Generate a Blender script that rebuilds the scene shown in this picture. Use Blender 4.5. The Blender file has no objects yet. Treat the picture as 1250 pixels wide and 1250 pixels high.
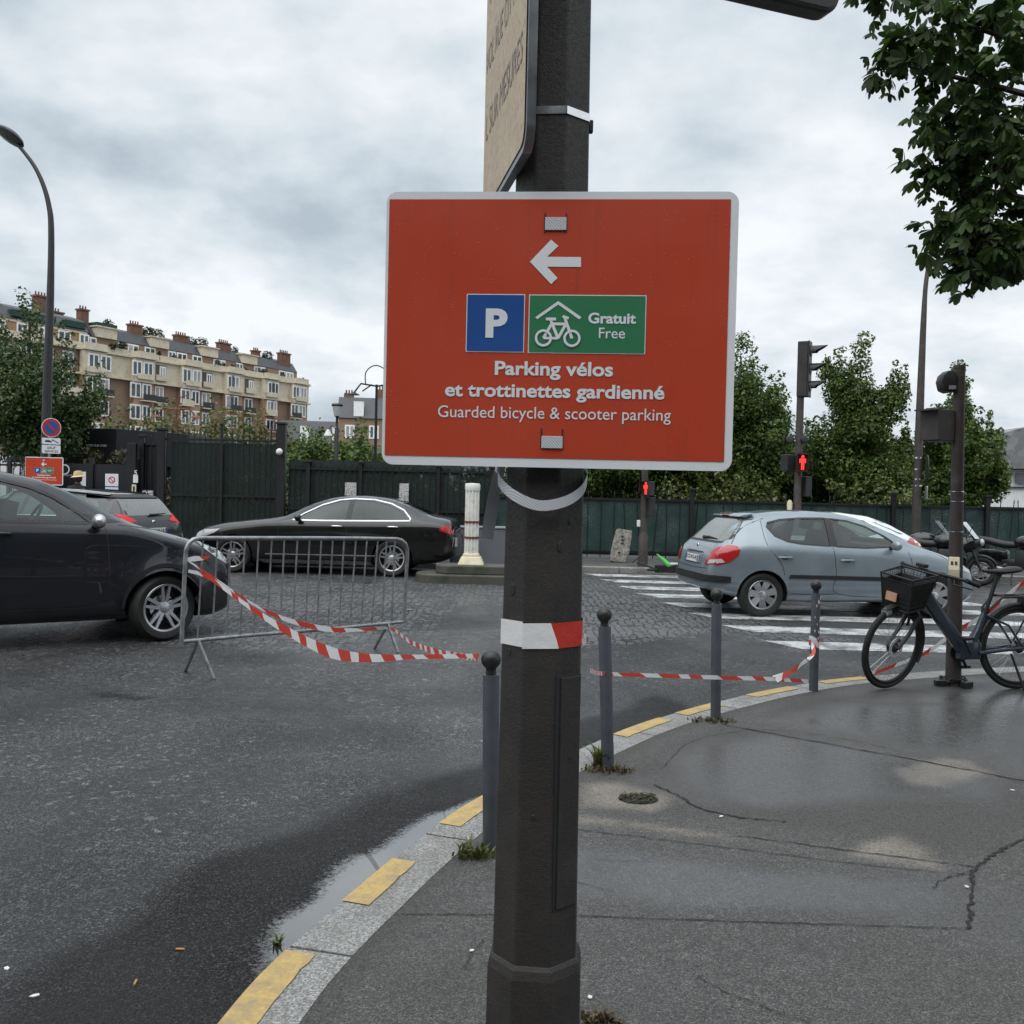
import bpy, bmesh, math, random
import numpy as np
from mathutils import Vector, Matrix
from mathutils.bvhtree import BVHTree

random.seed(7); np.random.seed(7)
R = math.radians
scn = bpy.context.scene
col = scn.collection

# ------------------------------------------------------------------ camera
CAM_H, FOC, PITCH, ROLL = 1.60, 1155.0, 1.24, 1.3
cam_d = bpy.data.cameras.new('camera'); cam = bpy.data.objects.new('camera', cam_d); col.objects.link(cam)
cam_d.sensor_width = 36.0; cam_d.lens = 36.0 * FOC / 1250.0; cam_d.clip_start = 0.05; cam_d.clip_end = 3000.0
CR = Matrix.Rotation(R(90 - PITCH), 3, 'X') @ Matrix.Rotation(R(ROLL), 3, 'Z')
CAM = Vector((0, 0, CAM_H))
cam.matrix_world = Matrix.Translation(CAM) @ CR.to_4x4()
scn.camera = cam

# ------------------------------------------------------------------ light
SUN_EL, SUN_AZ, SKY_STR, EXPO = 56.0, -152.0, 0.10, 0.30   # azimuth: degrees to the left of straight ahead is negative
world = bpy.data.worlds.new('World'); scn.world = world; world.use_nodes = True
wn, wl = world.node_tree.nodes, world.node_tree.links
wn.clear()
def wnode(t, **k):
    n = wn.new(t)
    for a, b in k.items(): setattr(n, a, b)
    return n
sky = wnode('ShaderNodeTexSky', sky_type='NISHITA', sun_disc=False)
sky.sun_elevation = R(SUN_EL); sky.sun_rotation = R(SUN_AZ); sky.air_density = 1.0; sky.dust_density = 2.0
geo = wnode('ShaderNodeTexCoord')
sep = wnode('ShaderNodeSeparateXYZ'); wl.new(geo.outputs['Generated'], sep.inputs[0])
mz = wnode('ShaderNodeMath', operation='MAXIMUM'); wl.new(sep.outputs['Z'], mz.inputs[0]); mz.inputs[1].default_value = 0.0
az = wnode('ShaderNodeMath', operation='ADD'); wl.new(mz.outputs[0], az.inputs[0]); az.inputs[1].default_value = 0.34
dx = wnode('ShaderNodeMath', operation='DIVIDE'); wl.new(sep.outputs['X'], dx.inputs[0]); wl.new(az.outputs[0], dx.inputs[1])
dy = wnode('ShaderNodeMath', operation='DIVIDE'); wl.new(sep.outputs['Y'], dy.inputs[0]); wl.new(az.outputs[0], dy.inputs[1])
cmb = wnode('ShaderNodeCombineXYZ'); wl.new(dx.outputs[0], cmb.inputs[0]); wl.new(dy.outputs[0], cmb.inputs[1])
def wnoise(scale, det, rough, off, dist=0.0):
    a = wnode('ShaderNodeVectorMath', operation='ADD'); wl.new(cmb.outputs[0], a.inputs[0]); a.inputs[1].default_value = off
    n = wnode('ShaderNodeTexNoise'); wl.new(a.outputs[0], n.inputs['Vector'])
    n.inputs['Scale'].default_value = scale; n.inputs['Detail'].default_value = det
    n.inputs['Roughness'].default_value = rough; n.inputs['Distortion'].default_value = dist
    return n
n1 = wnoise(2.2, 9.0, 0.52, (5.3, 2.9, 0.3), 0.15)
n2 = wnoise(5.5, 8.0, 0.55, (7.7, 0.2, 4.0), 0.1)
mixn = wnode('ShaderNodeMath', operation='MULTIPLY_ADD'); wl.new(n2.outputs['Fac'], mixn.inputs[0]); mixn.inputs[1].default_value = 0.35
wl.new(n1.outputs['Fac'], mixn.inputs[2])
ramp = wnode('ShaderNodeValToRGB'); wl.new(mixn.outputs[0], ramp.inputs[0])
cr = ramp.color_ramp
cr.elements[0].position = 0.50; cr.elements[0].color = (4.6, 5.35, 6.0, 1)
cr.elements[1].position = 0.82; cr.elements[1].color = (9.3, 9.6, 9.85, 1)
e = cr.elements.new(0.60); e.color = (6.0, 6.75, 7.3, 1)
e = cr.elements.new(0.69); e.color = (7.4, 8.0, 8.45, 1)
# an overcast sky is brighter overhead than near the horizon
zen = wnode('ShaderNodeMapRange'); wl.new(mz.outputs[0], zen.inputs[0])
zen.inputs[1].default_value = 0.46; zen.inputs[2].default_value = 0.95; zen.inputs[3].default_value = 0.86; zen.inputs[4].default_value = 2.0
cl2 = wnode('ShaderNodeVectorMath', operation='SCALE'); wl.new(ramp.outputs[0], cl2.inputs[0]); wl.new(zen.outputs[0], cl2.inputs['Scale'])
mx = wnode('ShaderNodeMix', data_type='RGBA'); mx.inputs['Factor'].default_value = 0.93
wl.new(sky.outputs[0], mx.inputs['A']); wl.new(cl2.outputs[0], mx.inputs['B'])
bg = wnode('ShaderNodeBackground'); wl.new(mx.outputs['Result'], bg.inputs[0]); bg.inputs[1].default_value = SKY_STR
wo = wnode('ShaderNodeOutputWorld'); wl.new(bg.outputs[0], wo.inputs[0])

sun_d = bpy.data.lights.new('sun', 'SUN'); sun_d.energy = 1.5; sun_d.angle = R(80); sun_d.color = (1.0, 0.96, 0.9)
sun = bpy.data.objects.new('sun', sun_d); col.objects.link(sun)
sdir = Vector((math.sin(R(SUN_AZ)) * math.cos(R(SUN_EL)), math.cos(R(SUN_AZ)) * math.cos(R(SUN_EL)), math.sin(R(SUN_EL))))
sun.rotation_euler = sdir.to_track_quat('Z', 'Y').to_euler()
scn.view_settings.view_transform = 'Standard'; scn.view_settings.look = 'None'
scn.view_settings.exposure = EXPO; scn.view_settings.gamma = 1.0; scn.view_settings.use_curve_mapping = False
scn.render.engine = 'CYCLES'
scn.cycles.max_bounces = 8; scn.cycles.transparent_max_bounces = 24; scn.cycles.use_denoising = True

# ------------------------------------------------------------------ placing: a photo pixel (1250 grid) to a point in the world
def ray(px, py): return CR @ Vector(((px - 625) / FOC, -(py - 625) / FOC, -1.0))
def G(px, py, z=0.0):
    d = ray(px, py); t = (z - CAM_H) / d.z
    return CAM + d * t
def AT(px, py, Y):
    d = ray(px, py); return CAM + d * (Y / d.y)

# ------------------------------------------------------------------ objects
def link(name, mesh, mats=(), parent=None, loc=None, rot=None):
    o = bpy.data.objects.new(name, mesh)
    if mesh is not None:
        for m in (mats if isinstance(mats, (list, tuple)) else [mats]): mesh.materials.append(m)
    col.objects.link(o)
    if parent is not None: o.parent = parent
    if loc is not None: o.location = loc
    if rot is not None: o.rotation_euler = rot
    return o
def tag(o, label=None, cat=None, group=None, kind=None):
    if label: o['label'] = label
    if cat: o['category'] = cat
    if group: o['group'] = group
    if kind: o['kind'] = kind
    return o
def thing(name, label, cat, loc=(0, 0, 0), rz=0.0, group=None):
    o = bpy.data.objects.new(name, None); col.objects.link(o); o.location = loc; o.rotation_euler = (0, 0, rz)
    o.empty_display_size = 0.1
    return tag(o, label, cat, group)
def empty(name, parent, loc=(0, 0, 0), rot=(0, 0, 0)):
    o = bpy.data.objects.new(name, None); col.objects.link(o); o.parent = parent; o.location = loc; o.rotation_euler = rot
    o.empty_display_size = 0.1
    return o
def copy_tree(o, parent=None):
    c = o.copy(); col.objects.link(c)
    if parent is not None: c.parent = parent
    for ch in list(o.children): copy_tree(ch, c)
    return c
def label_part(o, s): o['label'] = s; return o

# ------------------------------------------------------------------ mesh collecting
class MB:
    def __init__(s): s.v = []; s.f = []; s.m = []; s.uv = None; s.smooth = False
    def add(s, vs, fs, mi=0):
        b = len(s.v); s.v += [tuple(p) for p in vs]
        for f in fs: s.f.append(tuple(b + i for i in f)); s.m.append(mi)
        return s
    def box(s, c, d, rz=0.0, mi=0, M=None, top=1.0):
        hx, hy, hz = d[0] / 2, d[1] / 2, d[2] / 2
        vs = []
        for sx, sy, sz in ((-1,-1,-1),(1,-1,-1),(1,1,-1),(-1,1,-1),(-1,-1,1),(1,-1,1),(1,1,1),(-1,1,1)):
            k = top if sz > 0 else 1.0
            p = Vector((sx * hx * k, sy * hy * k, sz * hz))
            if M is not None: p = M @ p
            elif rz: p = Matrix.Rotation(rz, 3, 'Z') @ p
            vs.append(p + Vector(c))
        return s.add(vs, [(0,3,2,1),(4,5,6,7),(0,1,5,4),(1,2,6,5),(2,3,7,6),(3,0,4,7)], mi)
    def tube(s, pts, r, n=10, mi=0, cap=True, closed=False):
        pts = [Vector(p) for p in pts]; k = len(pts)
        rs = list(r) if isinstance(r, (list, tuple)) else [r] * k
        ref = None; rings = []
        for i in range(k):
            if closed: t = pts[(i + 1) % k] - pts[i - 1]
            else: t = pts[min(i + 1, k - 1)] - pts[max(i - 1, 0)]
            if t.length < 1e-9: t = Vector((0, 0, 1))
            t.normalize()
            if ref is None:
                ref = Vector((0, 0, 1)) if abs(t.z) < 0.9 else Vector((1, 0, 0))
            x = (ref - t * ref.dot(t))
            if x.length < 1e-6: x = t.orthogonal()
            x.normalize(); ref = x; y = t.cross(x)
            rings.append([pts[i] + (x * math.cos(a) + y * math.sin(a)) * rs[i] for a in [2 * math.pi * j / n for j in range(n)]])
        vs = [p for q in rings for p in q]; fs = []
        for i in range(k if closed else k - 1):
            a, b = i * n, ((i + 1) % k) * n
            for j in range(n): fs.append((a + j, a + (j + 1) % n, b + (j + 1) % n, b + j))
        if cap and not closed:
            fs.append(tuple(range(n - 1, -1, -1))); fs.append(tuple((k - 1) * n + j for j in range(n)))
        return s.add(vs, fs, mi)
    def lathe(s, prof, n=24, M=None, mi=0, closed=False, cap=True):
        """prof: list of (radius, height); axis Z, then matrix M"""
        M = M or Matrix.Identity(4); vs = []; fs = []; k = len(prof)
        for r, h in prof:
            for j in range(n):
                a = 2 * math.pi * j / n; vs.append(M @ Vector((r * math.cos(a), r * math.sin(a), h)))
        for i in range(k if closed else k - 1):
            a, b = i * n, ((i + 1) % k) * n
            for j in range(n): fs.append((a + j, a + (j + 1) % n, b + (j + 1) % n, b + j))
        if not closed and cap:
            if prof[0][0] > 1e-6: fs.append(tuple(range(n - 1, -1, -1)))
            if prof[-1][0] > 1e-6: fs.append(tuple((k - 1) * n + j for j in range(n)))
        return s.add(vs, fs, mi)
    def prism(s, poly, M, depth, mi=0):
        """poly in local XY, extruded along local Z from 0 to depth, placed by M"""
        n = len(poly); vs = [M @ Vector((p[0], p[1], 0)) for p in poly] + [M @ Vector((p[0], p[1], depth)) for p in poly]
        fs = [tuple(range(n - 1, -1, -1)), tuple(range(n, 2 * n))]
        for i in range(n): fs.append((i, (i + 1) % n, n + (i + 1) % n, n + i))
        return s.add(vs, fs, mi)
    def sphere(s, c, r, n=12, mi=0, sc=(1, 1, 1)):
        M = Matrix.Translation(Vector(c)) @ Matrix.Diagonal((sc[0], sc[1], sc[2], 1))
        prof = [(r * math.sin(math.pi * i / n), -r * math.cos(math.pi * i / n)) for i in range(n + 1)]
        prof[0] = (1e-5, -r); prof[-1] = (1e-5, r)
        return s.lathe(prof, n * 2, M, mi)
    def mesh(s, name='mesh', smooth=None, bevel=0.0, fixn=True):
        me = bpy.data.meshes.new(name); me.from_pydata([tuple(p) for p in s.v], [], s.f)
        me.polygons.foreach_set('material_index', s.m)
        if fixn or bevel:
            bm = bmesh.new(); bm.from_mesh(me)
            bmesh.ops.remove_doubles(bm, verts=bm.verts, dist=1e-6) if bevel else None
            if fixn: bmesh.ops.recalc_face_normals(bm, faces=bm.faces)
            if bevel:
                es = [e for e in bm.edges if len(e.link_faces) == 2 and e.calc_face_angle(0) > 0.6]
                bmesh.ops.bevel(bm, geom=es, offset=bevel, segments=2, affect='EDGES', profile=0.5, clamp_overlap=True)
            bm.to_mesh(me); bm.free()
        if smooth is not None:
            me.polygons.foreach_set('use_smooth', [True] * len(me.polygons))
            me.set_sharp_from_angle(angle=R(smooth))
        me.update(); return me
    def obj(s, name, mats, parent=None, smooth=35, bevel=0.0, loc=None, rot=None, fixn=True):
        return link(name, s.mesh(name, smooth, bevel, fixn), mats, parent, loc, rot)

def rrect(w, h, r, n=6, cx=0, cy=0):
    pts = []
    for sx, sy, a0 in ((1, 1, 0), (-1, 1, 90), (-1, -1, 180), (1, -1, 270)):
        for i in range(n + 1):
            a = R(a0 + 90 * i / n); pts.append((cx + sx * (w / 2 - r) + r * math.cos(a), cy + sy * (h / 2 - r) + r * math.sin(a)))
    return pts
def smoothline(pts, n=8):
    P = [np.array(p, float) for p in pts]; out = []
    for i in range(len(P) - 1):
        a, b, c, d = P[max(i - 1, 0)], P[i], P[i + 1], P[min(i + 2, len(P) - 1)]
        for k in range(n):
            t = k / n
            out.append(0.5 * (2 * b + (c - a) * t + (2 * a - 5 * b + 4 * c - d) * t * t + (3 * b - a - 3 * c + d) * t ** 3))
    out.append(P[-1]); return out
def np_mesh(name, verts, faces4, mats, smooth=False):
    """fast mesh of equal-size faces from numpy arrays"""
    me = bpy.data.meshes.new(name); nv = len(verts); nf, k = faces4.shape
    me.vertices.add(nv); me.vertices.foreach_set('co', np.asarray(verts, np.float32).ravel())
    me.loops.add(nf * k); me.loops.foreach_set('vertex_index', faces4.astype(np.int32).ravel())
    me.polygons.add(nf); me.polygons.foreach_set('loop_start', np.arange(nf, dtype=np.int32) * k)
    me.polygons.foreach_set('loop_total', np.full(nf, k, np.int32))
    if smooth: me.polygons.foreach_set('use_smooth', np.ones(nf, bool))
    me.update(calc_edges=True); me.validate()
    return me

# ------------------------------------------------------------------ materials
class NT:
    def __init__(s, name):
        s.m = bpy.data.materials.new(name); s.m.use_nodes = True
        s.n, s.l = s.m.node_tree.nodes, s.m.node_tree.links
        s.p = s.n['Principled BSDF']; s.out = s.n['Material Output']
    def node(s, t, ins=None, **k):
        n = s.n.new(t)
        for a, b in k.items(): setattr(n, a, b)
        for a, b in (ins or {}).items():
            if isinstance(b, bpy.types.NodeSocket): s.l.new(b, n.inputs[a])
            else: n.inputs[a].default_value = b
        return n
    def coord(s, which='Object'): return s.node('ShaderNodeTexCoord').outputs[which]
    def noise(s, scale, det=4, rough=0.55, vec=None, dist=0.0):
        return s.node('ShaderNodeTexNoise', {'Vector': vec if vec is not None else s.coord(), 'Scale': scale, 'Detail': det, 'Roughness': rough, 'Distortion': dist}).outputs['Fac']
    def vor(s, scale, vec=None, out='Distance', feature='F1', rnd=1.0):
        return s.node('ShaderNodeTexVoronoi', {'Vector': vec if vec is not None else s.coord(), 'Scale': scale, 'Randomness': rnd}, feature=feature).outputs[out]
    def math(s, op, a, b=0.0, c=0.0, clamp=False):
        n = s.node('ShaderNodeMath', {0: a, 1: b, 2: c}, operation=op); n.use_clamp = clamp; return n.outputs[0]
    def maprange(s, v, a, b, c=0.0, d=1.0): return s.node('ShaderNodeMapRange', {0: v, 1: a, 2: b, 3: c, 4: d}).outputs[0]
    def mix(s, fac, a, b):
        n = s.node('ShaderNodeMix', data_type='RGBA')
        for k, v in (('Factor', fac), ('A', a), ('B', b)):
            if isinstance(v, bpy.types.NodeSocket): s.l.new(v, n.inputs[k])
            else: n.inputs[k].default_value = v if k == 'Factor' else (*v[:3], 1)
        return n.outputs['Result']
    def ramp(s, v, stops):
        n = s.node('ShaderNodeValToRGB', {0: v}); cr = n.color_ramp
        while len(cr.elements) < len(stops): cr.elements.new(0.5)
        for e, (p, c) in zip(cr.elements, stops): e.position = p; e.color = (*c[:3], 1)
        return n.outputs[0]
    def attr(s, name): return s.node('ShaderNodeAttribute', attribute_name=name)
    def set(s, **k):
        for a, v in k.items():
            a = a.replace('_', ' ')
            if isinstance(v, bpy.types.NodeSocket): s.l.new(v, s.p.inputs[a])
            elif isinstance(v, tuple): s.p.inputs[a].default_value = (*v[:3], 1)
            else: s.p.inputs[a].default_value = v
        return s
    def bump(s, h, strength=0.3, dist=0.01):
        b = s.node('ShaderNodeBump', {'Height': h, 'Strength': strength, 'Distance': dist}); s.l.new(b.outputs[0], s.p.inputs['Normal']); return s

def paint(name, c, rough=0.5, metal=0.0, var=0.25, scale=6.0, bump=0.0, bscale=80.0, coat=0.0, spec=0.5, dirt=None):
    t = NT(name); f = t.noise(scale, 6, 0.6)
    lo = tuple(x * (1 - var) for x in c); hi = tuple(min(1, x * (1 + var)) for x in c)
    cc = t.mix(t.maprange(f, 0.3, 0.7), lo, hi)
    if dirt: cc = t.mix(t.maprange(t.noise(scale * 2.3, 7, 0.65), 0.52, 0.72, 0, 0.7), cc, dirt)
    t.set(Base_Color=cc, Roughness=t.maprange(f, 0.3, 0.7, max(0.02, rough - 0.08), min(1, rough + 0.08)), Metallic=metal, Coat_Weight=coat, Coat_Roughness=0.03)
    t.p.inputs['Specular IOR Level'].default_value = spec
    if bump: t.bump(t.noise(bscale, 4, 0.6), bump, 0.004)
    return t.m

MAT = {}
MAT['pole'] = None
t = NT('pole_paint')     # thick grainy grey brown paint on cast iron
v = t.noise(9, 6, 0.65); g = t.noise(420, 3, 0.7); g2 = t.noise(110, 4, 0.6)
cc = t.mix(t.maprange(v, 0.3, 0.7), (0.018, 0.0155, 0.0145), (0.036, 0.031, 0.028))
cc = t.mix(t.maprange(t.vor(38, out='Distance'), 0.0, 0.06, 0.45, 0.0), cc, (0.12, 0.11, 0.10))
t.set(Base_Color=cc, Roughness=t.maprange(g2, 0.3, 0.7, 0.42, 0.72)).bump(t.math('ADD', g, g2), 0.55, 0.0035); MAT['pole'] = t.m
MAT['dark_metal'] = paint('dark_metal', (0.022, 0.021, 0.022), 0.45, 0, 0.35, 5, 0.15, 150)
MAT['brown_pole'] = paint('brown_pole', (0.045, 0.036, 0.033), 0.55, 0, 0.3, 4, 0.25, 120, dirt=(0.09, 0.08, 0.075))
MAT['bollard'] = paint('bollard_paint', (0.062, 0.070, 0.085), 0.42, 0, 0.22, 7, 0.2, 180, dirt=(0.035, 0.037, 0.042))
MAT['bollard_ball'] = paint('bollard_ball', (0.018, 0.018, 0.019), 0.4, 0, 0.3, 12, 0.2, 160)
MAT['galv'] = paint('galvanised_steel', (0.30, 0.31, 0.32), 0.42, 0.75, 0.3, 14, 0.15, 200, dirt=(0.14, 0.14, 0.14))
MAT['steel'] = paint('steel_band', (0.75, 0.76, 0.78), 0.18, 1.0, 0.1, 20)
MAT['black_plastic'] = paint('black_plastic', (0.012, 0.012, 0.013), 0.5, 0, 0.3, 9, 0.15, 220)
MAT['rubber'] = paint('rubber', (0.011, 0.011, 0.011), 0.72, 0, 0.4, 12, 0.2, 160)
MAT['cream_plastic'] = paint('cream_plastic', (0.62, 0.56, 0.40), 0.5, 0, 0.15, 9, dirt=(0.3, 0.27, 0.2))
MAT['white_plastic'] = paint('white_plastic', (0.70, 0.70, 0.66), 0.5, 0, 0.15, 5, dirt=(0.38, 0.36, 0.31))
MAT['rust_red'] = paint('rust_red', (0.16, 0.035, 0.02), 0.6, 0, 0.3, 8)
MAT['rim'] = paint('alloy_rim', (0.50, 0.51, 0.53), 0.28, 0.85, 0.12, 6)
MAT['rim_dark'] = paint('rim_dark', (0.02, 0.02, 0.022), 0.5, 0.2, 0.2, 6)
MAT['chrome'] = paint('chrome', (0.80, 0.81, 0.83), 0.10, 1.0, 0.06, 8)
MAT['interior'] = paint('car_interior', (0.020, 0.021, 0.022), 0.75, 0, 0.3, 8)
MAT['seat_cloth'] = paint('seat_cloth', (0.030, 0.031, 0.032), 0.85, 0, 0.25, 14)
def carpaint(name, c, metal=0.0, rough=0.35, rain=0.12):
    t = NT(name); f = t.noise(3, 5, 0.6)
    cc = t.mix(t.maprange(f, 0.3, 0.7), tuple(x * 0.92 for x in c), tuple(x * 1.08 for x in c))
    fl = t.noise(900, 2, 0.5); drops = t.maprange(t.vor(95, out='Distance'), 0.12, 0.34, 1.0, 0.0)
    gate = t.maprange(t.noise(45, 3, 0.6), 0.45, 0.6)
    t.set(Base_Color=cc, Metallic=metal, Roughness=t.maprange(f, 0.3, 0.7, rough - 0.05, rough + 0.08), Coat_Weight=1.0, Coat_Roughness=0.03)
    t.p.inputs['Specular IOR Level'].default_value = 0.2
    t.bump(t.math('MULTIPLY', drops, gate), rain, 0.003); return t.m
MAT['paint_navy'] = carpaint('car_paint_dark_blue_black', (0.006, 0.0075, 0.012), 0.0, 0.4)
MAT['paint_black'] = carpaint('car_paint_black', (0.003, 0.003, 0.0035), 0.0, 0.35)
MAT['paint_grey'] = carpaint('car_paint_blue_grey', (0.212, 0.256, 0.288), 0.45, 0.36)
MAT['paint_anth'] = carpaint('car_paint_anthracite', (0.020, 0.022, 0.026), 0.3, 0.4)
MAT['paint_white'] = carpaint('car_paint_white', (0.62, 0.65, 0.66), 0.1, 0.35)
def glassmat(name, tint, refl=0.06, rough=0.02):
    t = NT(name); tr = t.node('ShaderNodeBsdfTransparent', {'Color': (*tint, 1)})
    gl = t.node('ShaderNodeBsdfGlossy', {'Color': (0.9, 0.95, 0.95, 1), 'Roughness': rough})
    fr = t.node('ShaderNodeLayerWeight', {'Blend': 0.12}); f = t.math('ADD', t.math('MULTIPLY', fr.outputs['Facing'], 0.5), refl)
    mx = t.node('ShaderNodeMixShader', {0: f, 1: tr.outputs[0], 2: gl.outputs[0]})
    t.l.new(mx.outputs[0], t.out.inputs[0]); return t.m
MAT['glass'] = glassmat('car_glass', (0.60, 0.70, 0.66), 0.035)
MAT['glass_dark'] = glassmat('tinted_car_glass', (0.20, 0.23, 0.22), 0.03)
t = NT('wet_rear_glass'); f = t.noise(60, 5, 0.7)   # rain covered rear window
t.set(Base_Color=t.mix(f, (0.10, 0.11, 0.11), (0.20, 0.21, 0.20)), Roughness=t.maprange(f, 0.3, 0.7, 0.12, 0.4), Coat_Weight=0.6).bump(f, 0.3, 0.002); MAT['glass_wet'] = t.m
def lampmat(name, c, rough=0.12, coat=1.0):
    t = NT(name); w = t.node('ShaderNodeTexWave', {'Scale': 28.0, 'Distortion': 1.5, 'Vector': t.coord()}, wave_type='BANDS').outputs['Fac']
    t.set(Base_Color=t.mix(w, tuple(x * 0.55 for x in c), c), Roughness=rough, Coat_Weight=coat).bump(w, 0.15, 0.004); return t.m
MAT['tail_red'] = lampmat('tail_lamp_red', (0.50, 0.012, 0.015))
MAT['tail_clear'] = lampmat('tail_lamp_clear', (0.62, 0.60, 0.58))
MAT['head_lamp'] = lampmat('head_lamp_clear', (0.48, 0.50, 0.52), 0.08)
def lit(name, c, s):
    t = NT(name); t.set(Base_Color=tuple(x * 0.3 for x in c), Emission_Color=c, Emission_Strength=s); return t.m
MAT['red_lit'] = lit('red_signal_light', (1.0, 0.035, 0.03), 1.6)
MAT['tail_lit'] = lit('tail_light_glow', (0.9, 0.02, 0.03), 0.35)
MAT['plate'] = paint('number_plate', (0.62, 0.63, 0.60), 0.4, 0, 0.08, 5)
MAT['ink'] = paint('black_ink', (0.018, 0.018, 0.02), 0.6, 0, 0.1, 5)
MAT['white_ink'] = paint('white_lettering', (0.72, 0.74, 0.76), 0.45, 0, 0.04, 4)
# ================================================================== the setting: ground, road, pavement
PAV = 0.07
def vnoise(x, y, seed=0):
    """smooth value noise for painting wet and dry areas onto dense ground grids"""
    xi, yi = np.floor(x).astype(np.int64), np.floor(y).astype(np.int64); xf, yf = x - xi, y - yi
    def h(a, b):
        n = (a * 374761393 + b * 668265263 + seed * 1442695041) & 0x7fffffff
        n = ((n ^ (n >> 13)) * 1274126177) & 0x7fffffff
        return ((n ^ (n >> 16)) & 0xffff) / 65535.0
    u, v = xf * xf * (3 - 2 * xf), yf * yf * (3 - 2 * yf)
    return (h(xi, yi) * (1 - u) + h(xi + 1, yi) * u) * (1 - v) + (h(xi, yi + 1) * (1 - u) + h(xi + 1, yi + 1) * u) * v
def fbm(x, y, s, seed=0, o=4):
    a, t, w = 0, 0, 1.0
    for k in range(o): a = a + w * vnoise(x * s, y * s, seed + k); t += w; w *= 0.5; s *= 2.03
    return a / t
def polydist(x, y, poly):
    """signed distance to a polygon (negative inside)"""
    P = np.array([(p[0], p[1]) for p in poly]); d = np.full(x.shape, 1e9); ins = np.zeros(x.shape, bool)
    for i in range(len(P)):
        a, b = P[i], P[(i + 1) % len(P)]; e = b - a
        t = np.clip(((x - a[0]) * e[0] + (y - a[1]) * e[1]) / max(e @ e, 1e-9), 0, 1)
        d = np.minimum(d, np.hypot(x - a[0] - t * e[0], y - a[1] - t * e[1]))
        c = ((a[1] > y) != (b[1] > y)) & (x < (b[0] - a[0]) * (y - a[1]) / (b[1] - a[1] + 1e-12) + a[0]); ins ^= c
    return np.where(ins, -d, d)
def linedist(x, y, line):
    P = np.array([(p[0], p[1]) for p in line]); d = np.full(x.shape, 1e9)
    for i in range(len(P) - 1):
        a, b = P[i], P[i + 1]; e = b - a
        t = np.clip(((x - a[0]) * e[0] + (y - a[1]) * e[1]) / max(e @ e, 1e-9), 0, 1)
        d = np.minimum(d, np.hypot(x - a[0] - t * e[0], y - a[1] - t * e[1]))
    return d
def sstep(v, a, b):
    t = np.clip((v - a) / (b - a), 0, 1); return t * t * (3 - 2 * t)
def gp(pts, z=0.0): return [tuple(G(*p, z))[:2] for p in pts]

# ---- the kerb line (outer edge towards the road)
kerb_px = [(262,1250),(345,1160),(420,1095),(500,1030),(585,972),(710,912),(790,880),(880,855),(960,838),(1050,826),(1250,813)]
kline = [(-1.02, -6.0), (-1.0, 0.0), (-0.93, 1.6)] + gp(kerb_px, PAV) + [(7.5, 9.5), (14.0, 10.4), (30.0, 11.5)]
KC = smoothline([np.array(p) for p in kline], 14)
KC = np.array(KC)
kt = np.gradient(KC, axis=0); kt /= np.linalg.norm(kt, axis=1)[:, None]
KN = np.stack([kt[:, 1], -kt[:, 0]], 1)          # towards the pavement
KS = np.concatenate([[0], np.cumsum(np.linalg.norm(np.diff(KC, axis=0), axis=1))])
def kat(s, off=0.0):
    x = np.interp(s, KS, KC[:, 0]); y = np.interp(s, KS, KC[:, 1])
    nx = np.interp(s, KS, KN[:, 0]); ny = np.interp(s, KS, KN[:, 1])
    return (x + nx * off, y + ny * off)
def kproj(p): return KS[np.argmin(np.hypot(KC[:, 0] - p[0], KC[:, 1] - p[1]))]

# ---- materials
t = NT('road_asphalt')
o = t.coord(); wet = t.attr('wet').outputs['Fac']; cob = t.attr('cobble').outputs['Fac']; dk = t.attr('dark').outputs['Fac']
grain = t.noise(160, 3, 0.75, o); agg = t.vor(95, o); mid = t.noise(14, 6, 0.7, o); big = t.noise(1.3, 5, 0.6, o)
cell = t.node('ShaderNodeSeparateColor', {0: t.vor(190, o, 'Color')}).outputs[0]; cell2 = t.node('ShaderNodeSeparateColor', {0: t.vor(85, o, 'Color')}).outputs[0]
asph = t.ramp(t.math('ADD', t.math('MULTIPLY', cell, 0.55), t.math('ADD', t.math('MULTIPLY', cell2, 0.22), t.math('MULTIPLY', mid, 0.35))), [(0.24, (0.006, 0.006, 0.0065)), (0.48, (0.017, 0.0175, 0.019)), (0.66, (0.040, 0.041, 0.043)), (0.90, (0.20, 0.20, 0.20))])
asph = t.mix(t.math('MULTIPLY', dk, 0.80), asph, t.mix(t.maprange(cell, 0.75, 0.95), (0.008, 0.008, 0.0085), (0.055, 0.055, 0.056)))
pale = t.maprange(t.noise(19, 6, 0.8, o, 0.8), 0.56, 0.64); pale = t.math('MULTIPLY', pale, t.attr('worn').outputs['Fac'])
asph = t.mix(t.maprange(big, 0.36, 0.64, 0.0, 0.7), asph, (0.018, 0.018, 0.019))
asph = t.mix(t.math('MULTIPLY', pale, 0.8), asph, (0.27, 0.27, 0.267))
warp = t.node('ShaderNodeVectorMath', {0: o, 1: t.node('ShaderNodeVectorMath', {0: t.node('ShaderNodeTexNoise', {'Vector': o, 'Scale': 3.0}).outputs['Color'], 'Scale': 0.10}, operation='SCALE').outputs[0]}, operation='ADD').outputs[0]
edge = t.vor(10.5, warp, 'Distance', 'DISTANCE_TO_EDGE', 0.42)
joint = t.maprange(edge, 0.02, 0.11)
stone = t.mix(t.noise(9, 4, 0.6, o), (0.075, 0.078, 0.082), (0.19, 0.192, 0.195))
stone = t.mix(t.math('MULTIPLY', grain, 0.5), stone, (0.03, 0.03, 0.032))
cobc = t.mix(joint, (0.010, 0.010, 0.010), stone)
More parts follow.
